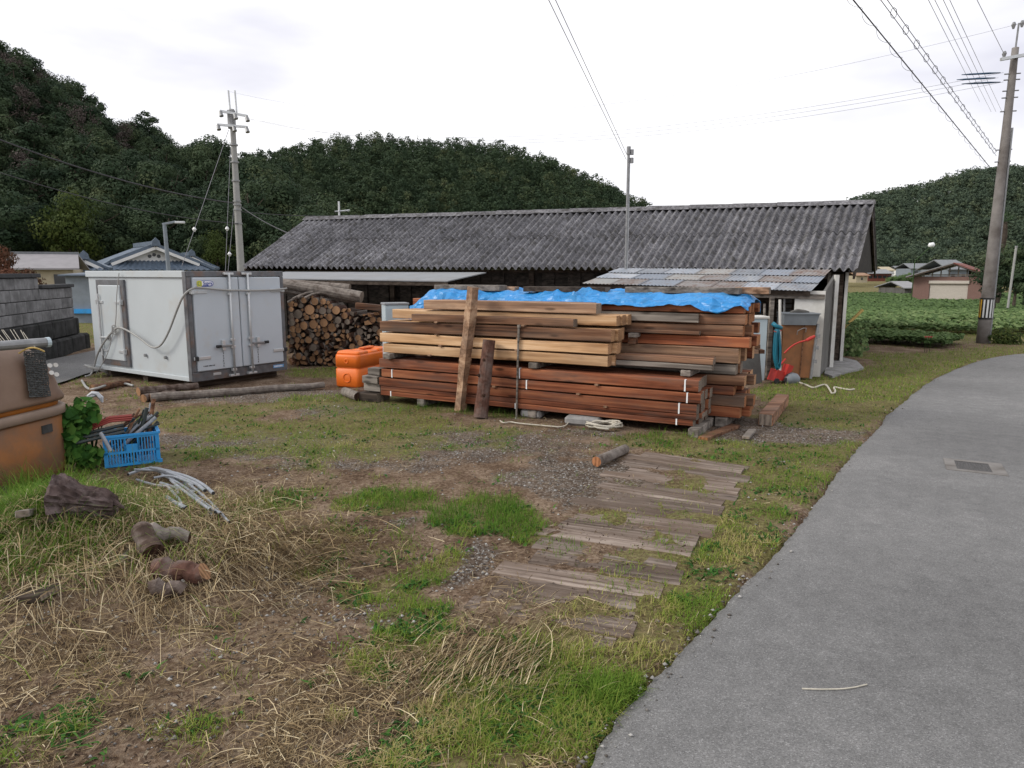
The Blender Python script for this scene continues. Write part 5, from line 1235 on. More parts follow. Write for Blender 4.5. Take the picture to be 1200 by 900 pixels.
for zz, rr_ in ((.12, .055), (.33, .026)):
    mb = MB(); mb.tube([(-hx - .001, rr_ * cos(w * pi / 10), zz + rr_ * sin(w * pi / 10)) for w in range(21)], .009, 6, cap=False); mb.build('moulded_ring', 'plastic_orange', r, smooth=True)
for cx_ in (-.2, .12): mb = MB(); mb.tube([(cx_ + .055 * cos(w * pi / 10), -hy - .001, .12 + .055 * sin(w * pi / 10)) for w in range(21)], .009, 6, cap=False); mb.build('moulded_ring', 'plastic_orange', r, smooth=True)
# short log and timber beside it
a, b = G(404, 459, .05), G(420, 465, .05); mb = MB(); mb.tube([a, a.lerp(b, .5), b], .058, 14, jit=.05, capmi=1); tag(mb.build('short_log', ['bark_grey', 'end_dark']), 'short grey log with a dark sawn end before the orange tank', 'log')
a, b = G(422, 459, .045), G(448, 463, .045); mb = MB(); mb.bar(a, b, .09, .085, 0, .006, 1); tag(mb.build('ground_timber', ['wood_brown', 'end_grey']), 'short brown timber on the ground between short log and stack', 'timber')
# pale metal cabinet behind the far end of the stack
c = P(461, 372, 9.6); r = thing('metal_cabinet', 'pale grey-blue metal cabinet standing behind the far end of the stack', 'cabinet', (c.x, 9.75, 0), .35)
mb = MB(); mb.box((-.16, -.14, .0), (.16, .14, 1.12), bev=.006); mb.build('case', 'box_paleblue', r); mb = MB(); mb.box((-.17, -.15, 1.122), (.17, .15, 1.15), bev=.005); mb.build('top', 'sheet_grey', r); mb = MB(); mb.box((-.14, -.148, .1), (.14, -.141, 1.08)); mb.build('door', 'box_paleblue', r)

# ------------------------------------------------------------------ firewood pile
fd = unit(Vector((.22, 1, 0))); fx = Vector((fd.y, -fd.x, 0)); FY = 11.75
FANG = atan2(fd.y, fd.x)
def log_mesh(nm, kind, seed):
    random.seed(seed); mb = MB()
    if kind == 'round': mb.tube([(0, 0, 0), (.02, 0, 0), (.2, .01, 0), (.42, 0, .01)], [.97, 1, 1, .97] if False else [.97, 1.0, 1.0, .97], 14, jit=.06, capmi=1)
    else:
        n = random.choice((3, 4, 5)); pr = []
        for k in range(n): an = 2 * pi * k / n + random.random() * .7; q = .7 + .5 * random.random(); pr.append((0, cos(an) * q * 1.2, sin(an) * q * .75))
        mb.prism(pr, (.4, 0, 0)); mb.m = [1, 1] + [0] * n
    return mb
LOGM = []
for k in range(8):
    me = log_mesh('log', 'round', k).mesh('round_log'); me.materials.append(MATS[('bark_brown', 'bark_red', 'bark_grey')[k % 3]]); me.materials.append(MATS[('end_log', 'end_pale', 'end_log', 'end_grey')[k % 4]]); LOGM.append(me)
SPLM = []
for k in range(9):
    me = log_mesh('log', 'split', 40 + k).mesh('split_log'); me.materials.append(MATS[('bark_brown', 'wood_brown', 'bark_grey')[k % 3]]); me.materials.append(MATS[('end_grey', 'end_log', 'end_dark')[k % 3]]); SPLM.append(me)
random.seed(3)
def put_log(px, py, rpx, kind, depth=0.0):
    p = P(px, py, FY) + fd * depth; rad = rpx / FPX * FY * 1.01
    me = random.choice(LOGM if kind == 'round' else SPLM)
    o = put('firewood_log' if kind == 'round' else 'split_firewood', me, None, p, (0 if kind == 'round' else random.random() * 6.28, (random.random() - .5) * .08, FANG + (random.random() - .5) * .25))
    o.scale = (1, rad, rad)
    PILE.append((o, px, py, rpx, kind))
BIG = [(230, 200, 27), (190, 258, 36), (110, 290, 32), (282, 265, 27), (290, 200, 22), (375, 262, 30), (335, 310, 25), (170, 313, 18), (68, 347, 26), (152, 370, 30), (215, 362, 32), (292, 350, 30), (392, 332, 25), (345, 385, 32), (245, 303, 14), (130, 230, 18), (95, 222, 14),
       (100, 472, 22), (75, 435, 18), (108, 402, 22), (185, 470, 25), (210, 440, 20), (150, 435, 15), (440, 300, 24), (335, 235, 20), (685, 420, 26), (60, 255, 18), (250, 430, 17), (135, 480, 16), (235, 488, 16), (240, 560, 18)]
placed = []; PILE = []
for zx, zy, zr in BIG:
    px, py, rp = 330 + zx / 6, 320 + zy / 6, zr / 6; put_log(px, py, rp, 'round', random.random() * .05); placed.append((px, py, rp))
n_ = 0
for tries in range(9000):
    rp = random.uniform(3.0, 4.2) if tries < 2500 else random.uniform(1.7, 3.0)
    px = random.uniform(337, 448); top = np.interp(px, [337, 345, 372, 395, 420, 448], [352, 346, 346, 358, 366, 362]); py = random.uniform(top + rp, 430 - rp)
    if all(hypot(px - a, py - b) > (rp + c) * .90 for a, b, c in placed):
        placed.append((px, py, rp)); put_log(px, py, rp * 1.08, 'split' if (px > 395 or py > 388) and random.random() < .72 else 'round', random.random() * .09); n_ += 1
    if n_ > 200: break
rows_w = {}
for it in PILE: rows_w.setdefault(int((431 - it[2]) // 7.5), []).append(it)
for rw, its in rows_w.items():
    for q, (o, px, py, rp, kind) in enumerate(sorted(its, key=lambda i: i[1])):
        tag(o, '%s in firewood pile, %s layer up, %s from container' % (('large round log end' if rp > 3.9 else 'small round log end') if kind == 'round' else 'split piece', nth(rw + 1), nth(q + 1)), 'log', 'firewood pile')
for k, (x0, y0, x1, y1, rp, m, lab) in enumerate(((336, 333, 424, 348, 6.5, 'bark_grey', 'long weathered grey log lying on top of the firewood, the upper one'), (334, 339, 416, 350, 5.5, 'bark_grey', 'long weathered grey log lying on top of the firewood, the lower one'), (333, 330, 410, 337, 4, 'bark_grey', 'thin weathered pole behind the long logs on the firewood'))):
    a, b = P(x0 - 30, y0 - (y1 - y0) * .34, FY + .35 + .1 * k), P(x1, y1, FY + .1 + .1 * k); rad = rp / FPX * FY
    mb = MB(); mb.tube([a.lerp(b, i / 8) for i in range(9)], [rad * (.8 + .25 * i / 8) for i in range(9)], 12, jit=.12, capmi=1); tag(mb.build('long_log', [m, 'end_grey']), lab, 'log')
a, b = P(417, 358, FY - .05), P(447, 361, FY - .05); mb = MB(); mb.bar(a, b, .12, .10, 0, .008, 1); tag(mb.build('firewood_plank', ['wood_brown', 'end_log']), 'orange-brown squared billet on top of the firewood beside the cabinet', 'billet')
for k, (x, y) in enumerate(((346, 350), (352, 346), (358, 344), (366, 345))): a = P(x - 9, y + 4, FY - .05); b = P(x + 9, y - 2, FY + .1); mb = MB(); mb.tube([a, a.lerp(b, .5) + Vector((0, 0, .02)), b], .018, 7); tag(mb.build('branch', 'bark_grey'), 'thin grey branch on top of the firewood pile, %s from the container' % ORD[k], 'branch', 'branches on the firewood')

# ------------------------------------------------------------------ things kept under and before the lean-to
LTY = 9.9
c = G(938, 446); r = thing('plywood_bin', 'orange-brown plywood bin with a grey tray on it before the white wall', 'bin', (c.x, c.y + .12, 0), -.10)
mb = MB(); mb.prism([(-.24, -.02, .03), (.17, -.02, .03), (.235, .02, .80), (-.24, .02, .80)], (0, .32, 0)); mb.build('body', 'plywood_orange', r)
for x0, x1 in ((.165, .232),): mb = MB(); mb.bar((x0 + .012, -.035, .02), (x1 + .012, .0, .82), .03, .05); mb.build('metal_edge', 'steel_dull', r)
mb = MB(); mb.bar((.02, -.035, .03), (.06, .005, .80), .012, .01); mb.build('batten', 'wood_brown', r)
for zz in (.25, .45, .62): mb = MB(); mb.box((.19 + .06 * zz, -.06, zz), (.23 + .06 * zz, -.03, zz + .05)); mb.build('catch', 'steel_dull', r)
mb = MB(); mb.tube([(-.05, -.03, .66), (-.05, -.05, .72), (.03, -.045, .76), (.07, -.045, .76), (.07, -.03, .70)], .006, 6); mb.build('bail_handle', 'steel_dull', r)
r2 = thing('grey_tray', 'shallow grey tray lying on the plywood bin', 'tray', (c.x, c.y + .12, .802), -.10)
mb = MB(); mb.prism([(-.25, -.03, 0), (.21, -.03, 0), (.245, -.05, .155), (-.25, -.05, .155)], (0, .36, 0)); mb.build('wall', 'tray_grey', r2); mb = MB(); mb.box((-.26, -.07, .157), (.255, .33, .172)); mb.build('rim', 'tray_grey', r2)
mb = MB(); mb.tube([(-.12, .1, .18), (-.02, .1, .20), (.08, .08, .19), (.15, .1, .18)], [.02, .035, .03, .015], 7, jit=.3); tag(mb.build('rag', 'board_grey', None, (c.x, c.y + .12, .80)), 'dark crumpled rag on the grey tray', 'rag')
# grey panel
a, b = G(874, 452), G(906, 449); mb = MB(); d = b - a; d = unit(Vector((d.x, d.y + .05, 0))); nn = Vector((-d.y, d.x, 0)); a = a + nn * .05
mb.prism([a, a + d * .40, a + d * .40 + nn * .10 + Vector((0, 0, .60)), a + nn * .10 + Vector((0, 0, .60))], nn * .03); tag(mb.build('upright_board', 'board_grey'), 'weathered dark grey board standing upright behind the stack end', 'panel')
for k, (px, py, m) in enumerate(((884, 405, 'wood_brown'), (882, 411, 'wood_tan'), (889, 411, 'wood_brown'))): q = P(px, py, 8.95); mb = MB(); mb.bar(q - Vector((.03, 0, 0)), q + Vector((.035, 0, 0)), .25, .05, bev=.004); tag(mb.build('board_end', m), 'short board end stuck out over the grey board, %s' % ('upper', 'lower near the stack', 'lower near the post')[k], 'board')
c = P(889, 393, 10.2); r = thing('pale_box', 'pale blue-grey box with a white top behind the grey board', 'box', (c.x, 10.2, 0), 0)
mb = MB(); mb.box((-.14, 0, 0), (.12, .3, .90), bev=.006); mb.build('case', 'box_paleblue', r); mb = MB(); mb.box((-.16, -.02, .902), (.14, .32, .935), bev=.004); mb.build('top', 'wall_white', r)
for px, pt, pb, rad, m, lab in ((914, 351, 446, .020, 'wall_white', 'white plastic pipe standing upright before the lean-to'), (919, 350, 440, .017, 'steel_dull', 'thin grey pipe standing beside the white pipe'), (896, 356, 415, .018, 'wood_grey', 'thin grey stake standing behind the pale box')):
    b_ = G(px, pb) if pb > 430 else P(px, pb, 10.4); t_ = P(px, pt, b_.y + .08); mb = MB(); mb.tube([(b_.x, b_.y, 0), t_], rad, 8); tag(mb.build('upright_pipe', m), lab, 'pipe')
# teal hose hanging from the post
ct_ = P(909, 384, 9.75); r = thing('teal_hose', 'teal garden hose hung in a long coil on the lean-to post', 'hose', (ct_.x, 9.75, ct_.z))
random.seed(9)
for k in range(9):
    w = .028 + .012 * random.random(); x0 = (random.random() - .4) * .05; L = .46 + .18 * random.random(); mb = MB()
    mb.tube([(x0 * .5 + w * cos(q * 2 * pi / 16) * (.45 + .75 * (1 - sin(q * 2 * pi / 16)) / 2) + .03 * (1 - sin(q * 2 * pi / 16)) / 2, -.012 * k, -L / 2 + L / 2 * sin(q * 2 * pi / 16) - .02) for q in range(17)], .0105, 6, cap=False); mb.build('loop', 'hose_teal', r, smooth=True)
mb = MB(); mb.tube([(-.05, -.02, .06), (-.02, -.06, .03), (.03, -.06, .01), (.06, -.03, .0)], .03, 8); mb.build('wrap', 'hose_teal', r, smooth=True); mb = MB(); mb.tube([(-.05, -.06, -.04), (.0, -.09, -.06), (.06, -.06, -.03)], .008, 6); mb.build('tie', 'hose_red', r)
# red handle and machine at its foot
a = [P(x, y, 9.55) for x, y in ((919, 414), (927, 406), (936, 401), (945, 399), (955, 394))]; mb = MB(); mb.tube(smooth_line(a, 2), [.012] * len(smooth_line(a, 2)), 7); hd = tag(mb.build('red_lever', 'red_paint', smooth=True), 'curved red lever handle sticking out before the plywood bin', 'handle'); mb = MB(); mb.tube([a[3], a[3].lerp(a[4], .5), a[4]], [.02, .026, .018], 8); mb.build('grip', 'red_paint', hd)
c = G(918, 449); r = thing('red_machine', 'small red garden machine with a grey tub under the teal hose', 'machine', (c.x, c.y, 0), .3)
mb = MB(); mb.prism([(-.16, 0, .04), (.02, 0, .04), (.05, 0, .14), (-.10, 0, .20)], (0, .16, 0)); mb.build('hood', 'red_paint', r); mb = MB(); mb.prism([(.0, -.03, .12), (.10, -.03, .16), (.14, -.03, .24), (.06, -.03, .27)], (0, .12, 0)); mb.build('guard', 'red_paint', r); mb = MB(); loft(mb, [(.12, .10, .08, .0, .13), (.115, .095, .08, .08, .13), (.08, .07, .06, .13, .13), (.03, .03, .02, .145, .13)]); mb.build('tub', 'tray_grey', r, smooth=True)
for sx in (-.14, .02): mb = MB(); mb.tube([(sx, -.02, .04), (sx, -.045, .04)], .04, 12); mb.build('wheel', 'rubber_black', r)
mb = MB(); mb.tube([(-.12, .05, .18), (-.02, .05, .27), (.06, .06, .34)], .012, 6); mb.build('shaft', 'red_paint', r)
# hose or vine on the grass, yellow bar, offcuts, the short beam
hp = [G(*p, .015) for p in ((936, 448), (945, 451), (953, 455), (960, 452), (968, 450), (972, 456), (975, 462), (980, 459), (976, 453), (985, 455), (996, 457), (1001, 456))]; mb = MB(); mb.tube(smooth_line(hp, 3), .012, 6); tag(mb.build('grass_rope', 'rope_white'), 'pale rope lying in loops on the grass before the white wall', 'rope')
a, b = P(992, 381, 13.6), P(1011, 363, 13.6); mb = MB(); mb.tube([a - (b - a) * 1.3, a, b], .03, 8); tag(mb.build('yellow_bar', 'bamboo_yellow'), 'yellow bamboo bar slanting out beside the shed corner', 'bar')
a, b = G(897, 492, .07), G(917, 468, .07); mb = MB(); mb.bar(a, b, .14, .13, 0, .008, 1); tag(mb.build('short_beam', ['wood_brown', 'end_grey']), 'short dark grey beam lying on the gravel right of the stacks', 'beam')
a, b = G(824, 514, .02), G(862, 499, .02); mb = MB(); mb.bar(a, b, .10, .035, 0, .004, 1); tag(mb.build('board_offcut', ['wood_brown', 'end_orange']), 'brown board offcut with an orange sawn end on the gravel', 'offcut')
a, b = G(874, 513, .02), G(882, 504, .02); mb = MB(); mb.bar(a, b, .07, .03, 0, .004, 1); tag(mb.build('board_offcut', ['wood_grey', 'end_grey']), 'tiny grey board offcut on the gravel beside the grass', 'offcut')
a, b = G(699, 541, .045), G(733, 526, .045); mb = MB(); mb.tube([a, a.lerp(b, .4), b], [.042, .043, .04], 14, jit=.05, capmi=1); tag(mb.build('cut_branch', ['bark_grey', 'end_orange']), 'short cut branch with an orange sawn end on the bare earth', 'branch')
for k, (px, py, w, lab) in enumerate(((682, 498, .19, 'grey concrete block under the front stack next to the rope coil'), (622, 489, .12, 'small grey concrete block under the front stack beside the thin rod'))):
    p = G(px, py); mb = MB(); mb.box((-w, -.07, -.01), (w, .07, .085), bev=.025); o_ = tag(mb.build('concrete_block', 'concrete', None, p + tn * .04, (0, 0, SANG + .1)), lab, 'block')
random.seed(4)
c = G(708, 502, .012); mb = MB(); mb.tube(smooth_line([c + Vector(((.11 + .10 * random.random()) * cos(w * .83), (.07 + .07 * random.random()) * sin(w * .83), .02 + .05 * random.random())) for w in range(60)], 2), .0085, 6); mb.tube(smooth_line([G(x, y, .02) for x, y in ((586, 493), (590, 496), (598, 494), (606, 496), (640, 499), (662, 501), (668, 492), (676, 489), (688, 497), (696, 491), (704, 500))], 3), .007, 6); tag(mb.build('rope_coil', 'rope_white', smooth=True), 'loose coil of white rope on the ground before the front stack', 'rope')
# long poles on the ground before the container
for k, (x0, y0, x1, y1, r0, m, lab) in enumerate(((176, 466, 380, 451, .055, 'bark_grey', 'long peeled pole lying on the gravel before the white container'), (162, 459, 232, 452, .06, 'bark_brown', 'dark log lying behind the long peeled pole'), (108, 455, 152, 448, .05, 'wood_brown', 'reddish pole lying by the hose at the container corner'), (168, 467, 205, 460, .05, 'bark_brown', 'short dark log under the near end of the long peeled pole'))):
    a, b = G(x0, y0, r0), G(x1, y1, r0); mb = MB(); nn_ = 10; mb.tube([a.lerp(b, i / nn_) + Vector((0, .02 * sin(i * 1.2), .004 * sin(i * 2.))) for i in range(nn_ + 1)], [r0 * (1 - .25 * i / nn_) for i in range(nn_ + 1)], 11, jit=.08, capmi=1); tag(mb.build('ground_log', [m, 'end_log']), lab, 'log')

# ------------------------------------------------------------------ tan water tank at the left edge
TK = Vector((-4.09, 5.02, 0)); TROT = -radians(9)
tk = thing('water_tank', 'tan and orange moulded water tank at the left edge of the yard', 'tank', TK, TROT)
X_, Y_ = .55, .64
mb = MB(); loft(mb, [(X_ * .95, Y_ * .95, .26, 0), (X_ * .975, Y_ * .975, .27, .05), (X_ * .985, Y_ * .985, .27, .45), (X_ * .95, Y_ * .96, .26, .47)]); mb.build('body', 'tank_orange', tk, smooth=True)
mb = MB(); loft(mb, [(X_, Y_, .28, .472), (X_ * 1.02, Y_ * 1.02, .28, .48), (X_ * 1.02, Y_ * 1.02, .28, .535), (X_, Y_, .28, .545)]); mb.build('band', 'tank_band', tk, smooth=True)
mb = MB(); loft(mb, [(X_ * .955, Y_ * .965, .27, .546), (X_ * .955, Y_ * .965, .27, .585)]); mb.build('groove', 'tank_groove', tk, smooth=True)
LIDS = [(1.015, .586), (1.02, .61), (.985, .66), (.955, .74), (.915, .82), (.87, .885), (.81, .94), (.73, .985), (.60, 1.015), (.30, 1.03)]
mb = MB(); loft(mb, [(X_ * s, Y_ * s, .28 * s, z) for s, z in LIDS]); mb.build('lid', 'tank_tan', tk, smooth=True)
mb = MB(); loft(mb, [(.01, .05, .008, .36, X_ * .985, .30), (.01, .05, .008, .42, X_ * .982, .30)]); mb.build('recess_shade', 'stone_dark', tk)  # dark raised patch: the shade inside a grip recess, given as colour
lidp, lidn = Vector((X_ * .985 + .012, 0, .66)), Vector((.225, 0, X_ * .115)).normalized()
TM = Matrix.Translation(TK) @ Matrix.Rotation(TROT, 4, 'Z')
lw, ln = TM @ lidp, TM.to_3x3() @ lidn
for px, py in ((57.5, 428.5), (64.5, 428), (59.5, 437), (65.5, 439)):
    q = on_plane(px, py, lw, ln); tu = TM.to_3x3() @ Vector((0, 1, 0)); tv = ln.cross(tu); mb = MB(); mb.prism([TM.inverted() @ (q + ln * .004 + tu * .024 * cos(w * pi / 6) + tv * .017 * sin(w * pi / 6)) for w in range(12)], TM.to_3x3().inverted() @ (ln * .004)); mb.build('white_mark', 'wall_white', tk)
# black netting draped over the lid
rows_ = []
for i in range(26):
    f = i / 25; row = []
    for j in range(9):
        g_ = j / 8; px, py = lerp(lerp(26, 50, g_), lerp(33, 57, g_), f), lerp(413, 466, f) - 1.5 * g_
        q = on_plane(px, py, lw + ln * .010, ln) + ln * (.010 * random.random() + .01); row.append(q)
    rows_.append(row)
mb = MB()
for row in rows_: mb.tube(row, .0045, 4, cap=False)
for j in range(9): mb.tube([r_[j] for r_ in rows_], .0045, 4, cap=False)
for i in range(0, 25):
    for j in range(8):
        if random.random() < .62: mb.add([rows_[i][j], rows_[i][j + 1], rows_[i + 1][j + 1], rows_[i + 1][j]], [(0, 1, 2, 3)])
tag(mb.build('draped_netting', 'mesh_black'), 'black netting strip hanging over the side of the tan tank', 'netting')
a, b = P(-30, 409, 4.72), P(58, 411, 5.12); b.z = a.z = 1.055; mb = MB(); mb.tube([a, b], .034, 12); pp = tag(mb.build('lid_pipe', 'steel_dull', smooth=False), 'grey pipe lying across the top of the tan tank', 'pipe'); mb = MB(); mb.tube([b - unit(b - a) * .02, b + unit(b - a) * .006], .0365, 12); mb.build('end_cap', 'box_paleblue', pp)
for k in range(10):
    a_ = P(2 + k * 4.5, 408, 5.0); mb = MB(); dx = -.10 - .05 * random.random(); mb.tube([a_, a_ + Vector((dx * .5, .02, .05)), a_ + Vector((dx, .05, .10 + .03 * random.random()))], .0028, 4); tag(mb.build('dry_stalk', 'rope_white'), 'pale dry stalk sticking up from the top of the tan tank', 'stalk', 'dry stalks on the tank')
mb = MB(); mb.tube(smooth_line([P(22, 414, 4.93), P(30, 409, 4.93), P(38, 407, 4.9), P(46, 409, 4.92), P(52, 412, 4.95)], 2), .006, 5); tag(mb.build('yellow_string', 'bamboo_yellow'), 'yellow cord tied round the grey pipe on the tank', 'cord')
# leafy vine at the tank's corner
def leaf_cloud(name, centre, rad, n, size, mat, seed, label, cat, flat=.4, kind=None, heart=True):
    rng = np.random.default_rng(seed); d = rng.normal(size=(n, 3)); d /= np.linalg.norm(d, axis=1, keepdims=True)
    C = np.array(centre) + d * np.array(rad) * (rng.random(n) ** .45)[:, None]; C[:, 2] = np.maximum(C[:, 2], .02)
    N = d * .6 + np.array([0, -.7, .6]) + rng.normal(size=(n, 3)) * .5; N /= np.linalg.norm(N, axis=1, keepdims=True)
    T = np.cross(N, np.array([0, 0, 1.0]) + rng.normal(size=(n, 3)) * .4); T /= np.linalg.norm(T, axis=1, keepdims=True); B = np.cross(N, T); s = (size * (.6 + .7 * rng.random(n)))[:, None]
    pts = [(0, -.55), (.42, -.25), (.40, .15), (0, .62), (-.40, .15), (-.42, -.25)]
    V = np.stack([C + T * s * a + B * s * b_ - N * s * (abs(a) * .35) for a, b_ in pts], 1).reshape(-1, 3)
    i = np.arange(n)[:, None] * 6; F = np.concatenate([np.concatenate([i, i + 1, i + 2, i + 3], 1), np.concatenate([i, i + 3, i + 4, i + 5], 1)])
    return put(name, fast_mesh(name, V, F, mat, np.repeat(rng.random(n), 6)))
c = G(100, 545); r = thing('climbing_vine', 'leafy green vine growing at the corner of the tan tank', 'plant', c)
for (dx, dy, dz, rx, rz_, n, s) in ((-.34, -.30, .16, .12, .16, 90, .07), (-.04, .0, .30, .15, .24, 190, .085), (.06, .1, .42, .12, .16, 90, .07), (-.16, -.05, .17, .15, .16, 110, .075), (.10, .0, .12, .14, .12, 110, .06), (-.30, -.12, .08, .26, .09, 130, .06), (-.12, -.02, .40, .09, .10, 40, .08)):
    o_ = leaf_cloud('leaves', (c.x + dx - .02, c.y + dy - .12, dz), (rx, .10, rz_), n, s, 'leaf_vine', int(n * 7 + dx * 100), None, None); o_.parent = r; o_.location = -c; o_['kind'] = 'stuff'
for k in range(7): mb = MB(); an = k * .9; mb.tube([(0, .1, 0), (.06 * cos(an), .1 + .04 * sin(an), .2), (.14 * cos(an), .1 + .05 * sin(an), .38 + .03 * k % .1)], [.008, .006, .003], 5); mb.build('stem', 'leaf_vine', r)
mb = MB(); q = P(109, 458, 5.9); mb.tube([q + Vector((-.05, 0, -.09)), q + Vector((-.03, 0, -.05)), q + Vector((.0, 0, -.03)), q + Vector((.03, .01, -.03)), q + Vector((.06, 0, -.06)), q + Vector((.07, 0, -.10))], [.008, .022, .026, .022, .018, .006], 12, jit=.5); tag(mb.build('plastic_bag', 'bag_white'), 'crumpled white plastic bag caught behind the vine', 'bag')
# blue crate with pipes and hoses
A, B = G(123, 549), G(180, 546); cd = unit(Vector((B.x - A.x, B.y - A.y + .13, 0))); CA = atan2(cd.y, cd.x)
cr = thing('blue_crate', 'bright blue slatted plastic crate full of pipes beside the vine', 'crate', A, CA)
cw, cdp, ch = .405, .30, .26
def side(name, L, fix, axis_x):
    mb = MB(); t = .012
    def bx(a0, a1, z0, z1, th=t):
        if axis_x: mb.box((a0, fix, z0), (a1, fix + th, z1))
        else: mb.box((fix, a0, z0), (fix + th, a1, z1))
    bx(0, L, ch - .035, ch, .016); bx(0, L, 0, .02, .015); bx(.002, L - .002, .105, .122, .014); bx(0, .03, .02, ch - .035, .015); bx(L - .03, L, .02, ch - .035, .015)
    bx(L * .38, L * .62, .122, ch - .085, .012)
    n = int(L / .021)
    for k in range(2, n - 1):
        x = L * k / n
        bx(x - .0045, x + .0045, .02, .105, .009)
        if not L * .38 < x < L * .62: bx(x - .0045, x + .0045, .122, ch - .035, .009)
    bx(L * .36, L * .40, .122, ch - .035, .013); bx(L * .60, L * .64, .122, ch - .035, .013)
    return mb.build(name, 'crate_blue', cr)
side('front_side', cw, 0, True); side('rear_side', cw, cdp - .016, True); side('end_side', cdp - .032, 0, False).location = (0, .016, .001); side('end_side', cdp - .032, cw - .016, False).location = (0, .016, .001)
part('floor', 'crate_blue', cr, (.016, .016, .006), (cw - .016, cdp - .016, .016)); part('rim', 'crate_blue', cr, (-.008, -.010, ch - .016), (cw + .008, -.0005, ch + .002)); part('rim', 'crate_blue', cr, (cw + .0005, -.010, ch - .016), (cw + .010, cdp + .008, ch + .002)); part('foot_flare', 'crate_blue', cr, (cw - .02, -.012, .0), (cw + .012, -.0005, .03))
CRM = Matrix.Translation(A) @ Matrix.Rotation(CA, 4, 'Z')
random.seed(12)
PIPES = [(.30, .10, .05, .40, .20, .50, 'wood_brown', .016, 'short brown stake'), (.22, .12, .03, .34, .14, .44, 'hose_dark', .017, 'black pipe'), (.12, .10, .06, .42, .12, .40, 'hose_dark', .013, 'dark green rod'), (.08, .08, .10, .40, .10, .36, 'pipe_grey', .015, 'grey-green tube'), (.15, .15, .08, .39, .20, .34, 'hose_dark', .014, 'dark tube'), (.10, .16, .12, .34, .16, .32, 'wood_brown', .013, 'rusty rod'), (.18, .2, .03, .42, .22, .30, 'hose_dark', .014, 'black rod'), (.28, .2, .05, .38, .25, .46, 'pipe_grey', .012, 'pale grey tube'), (.05, .2, .15, .36, .2, .28, 'hose_dark', .016, 'dark pipe'), (.02, .05, .30, .14, .0, .17, 'pipe_grey', .015, 'light tube hanging over the rim'), (.13, .24, .02, .38, .26, .38, 'wood_brown', .014, 'brown stick')]
for k, (x0, y0, z0, x1, y1, z1, m, rd_, nm) in enumerate(PIPES):
    a, b = CRM @ Vector((x0, y0, z0)), CRM @ Vector((x1, y1, z1))
    if nm.startswith('light'): a, b = CRM @ Vector((-.01, -.02, .30)), CRM @ Vector((.05, -.055, .15))
    mb = MB(); mb.tube([a, a.lerp(b, .5) + Vector((0, 0, .006)), b], rd_, 9, capmi=1); tag(mb.build('crate_pipe', [m, 'rubber_black' if m != 'wood_brown' else 'end_log']), '%s in the blue crate, %s from the vine side' % (nm, ORD[min(k, 10)]) if False else '%s sticking out of the blue crate%s' % (nm, '' if not nm.startswith('light') else ', at its front'), 'pipe')
for k in range(11):
    a = CRM @ Vector((random.uniform(.03, .2), random.uniform(.05, .25), random.uniform(.06, .2))); b = CRM @ Vector((random.uniform(.2, .46), random.uniform(.03, .28), random.uniform(.30, .46)))
    m_n = random.choice(('hose_dark', 'hose_dark', 'wood_brown', 'pipe_grey')); mb = MB(); mb.tube([a, a.lerp(b, .5) + Vector((0, 0, .015)), b], random.uniform(.006, .014), 8); tag(mb.build('crate_pipe', m_n), 'thin rod or tube in the jumble filling the blue crate', 'pipe', 'jumble of rods in the crate')
for k in range(6): a = CRM @ Vector((-.10, .16 + .015 * k, .29 + .012 * (k % 3))); b = CRM @ Vector((.24, .14 + .014 * k, .35 + .014 * (k % 3))); mb = MB(); mb.tube([a, a.lerp(b, .5) + Vector((0, 0, .03)), b], .0085, 6); tag(mb.build('red_hose', 'hose_red'), 'thin dull red hose laid over the pipes in the blue crate', 'hose', 'red hoses in the crate')
for k in range(3): a = CRM @ Vector((-.18, .05 + .05 * k, .22 + .02 * k)); b = CRM @ Vector((.16, .06 + .05 * k, .27 + .02 * k)); mb = MB(); mb.tube([a, b], .014, 8); tag(mb.build('dark_pipe', 'hose_dark'), 'dark pipe jutting out of the blue crate towards the vine', 'pipe', 'dark pipes jutting from the crate')

# ------------------------------------------------------------------ pipes, logs and boards on the heap of cut grass
def GZ(px, py, dz=0.0):
    p = G(px, py)
    for _ in range(4): p = G(px, py, hz(p.x, p.y) + dz)
    return p
PP = [((168, 551), (196, 550), (206, 557), (212, 572)), ((158, 550), (195, 552), (238, 571)), ((190, 556), (215, 569), (252, 600)), ((196, 553), (230, 566), (240, 575)), ((182, 551), (205, 562), (222, 574)), ((205, 575), (225, 573), (240, 572)), ((195, 582), (206, 590), (218, 595)), ((200, 563), (222, 580), (246, 597)), ((215, 566), (236, 580), (262, 604)), ((188, 566), (204, 571), (230, 577)), ((222, 577), (240, 590), (258, 602)), ((180, 560), (200, 556), (228, 568)), ((150, 556), (172, 548), (190, 549), (204, 560), (209, 580)), ((186, 552), (212, 560), (243, 584), (268, 612)), ((196, 570), (210, 584), (214, 596)), ((176, 548), (214, 556), (236, 566), (250, 578)), ((205, 562), (226, 584), (250, 604)), ((160, 562), (186, 570), (212, 570))]
for k, pts in enumerate(PP):
    q = [GZ(x, y, .04 + .018 * (k % 4)) for x, y in pts]; mb = MB(); mb.tube(smooth_line(q, 3), .0085 if k % 3 else .0115, 7, capmi=1); tag(mb.build('poly_pipe', ['pipe_grey', 'rubber_black'], smooth=False), 'grey plastic pipe in the tangled heap in front of the blue crate', 'pipe', 'grey pipes before the blue crate')
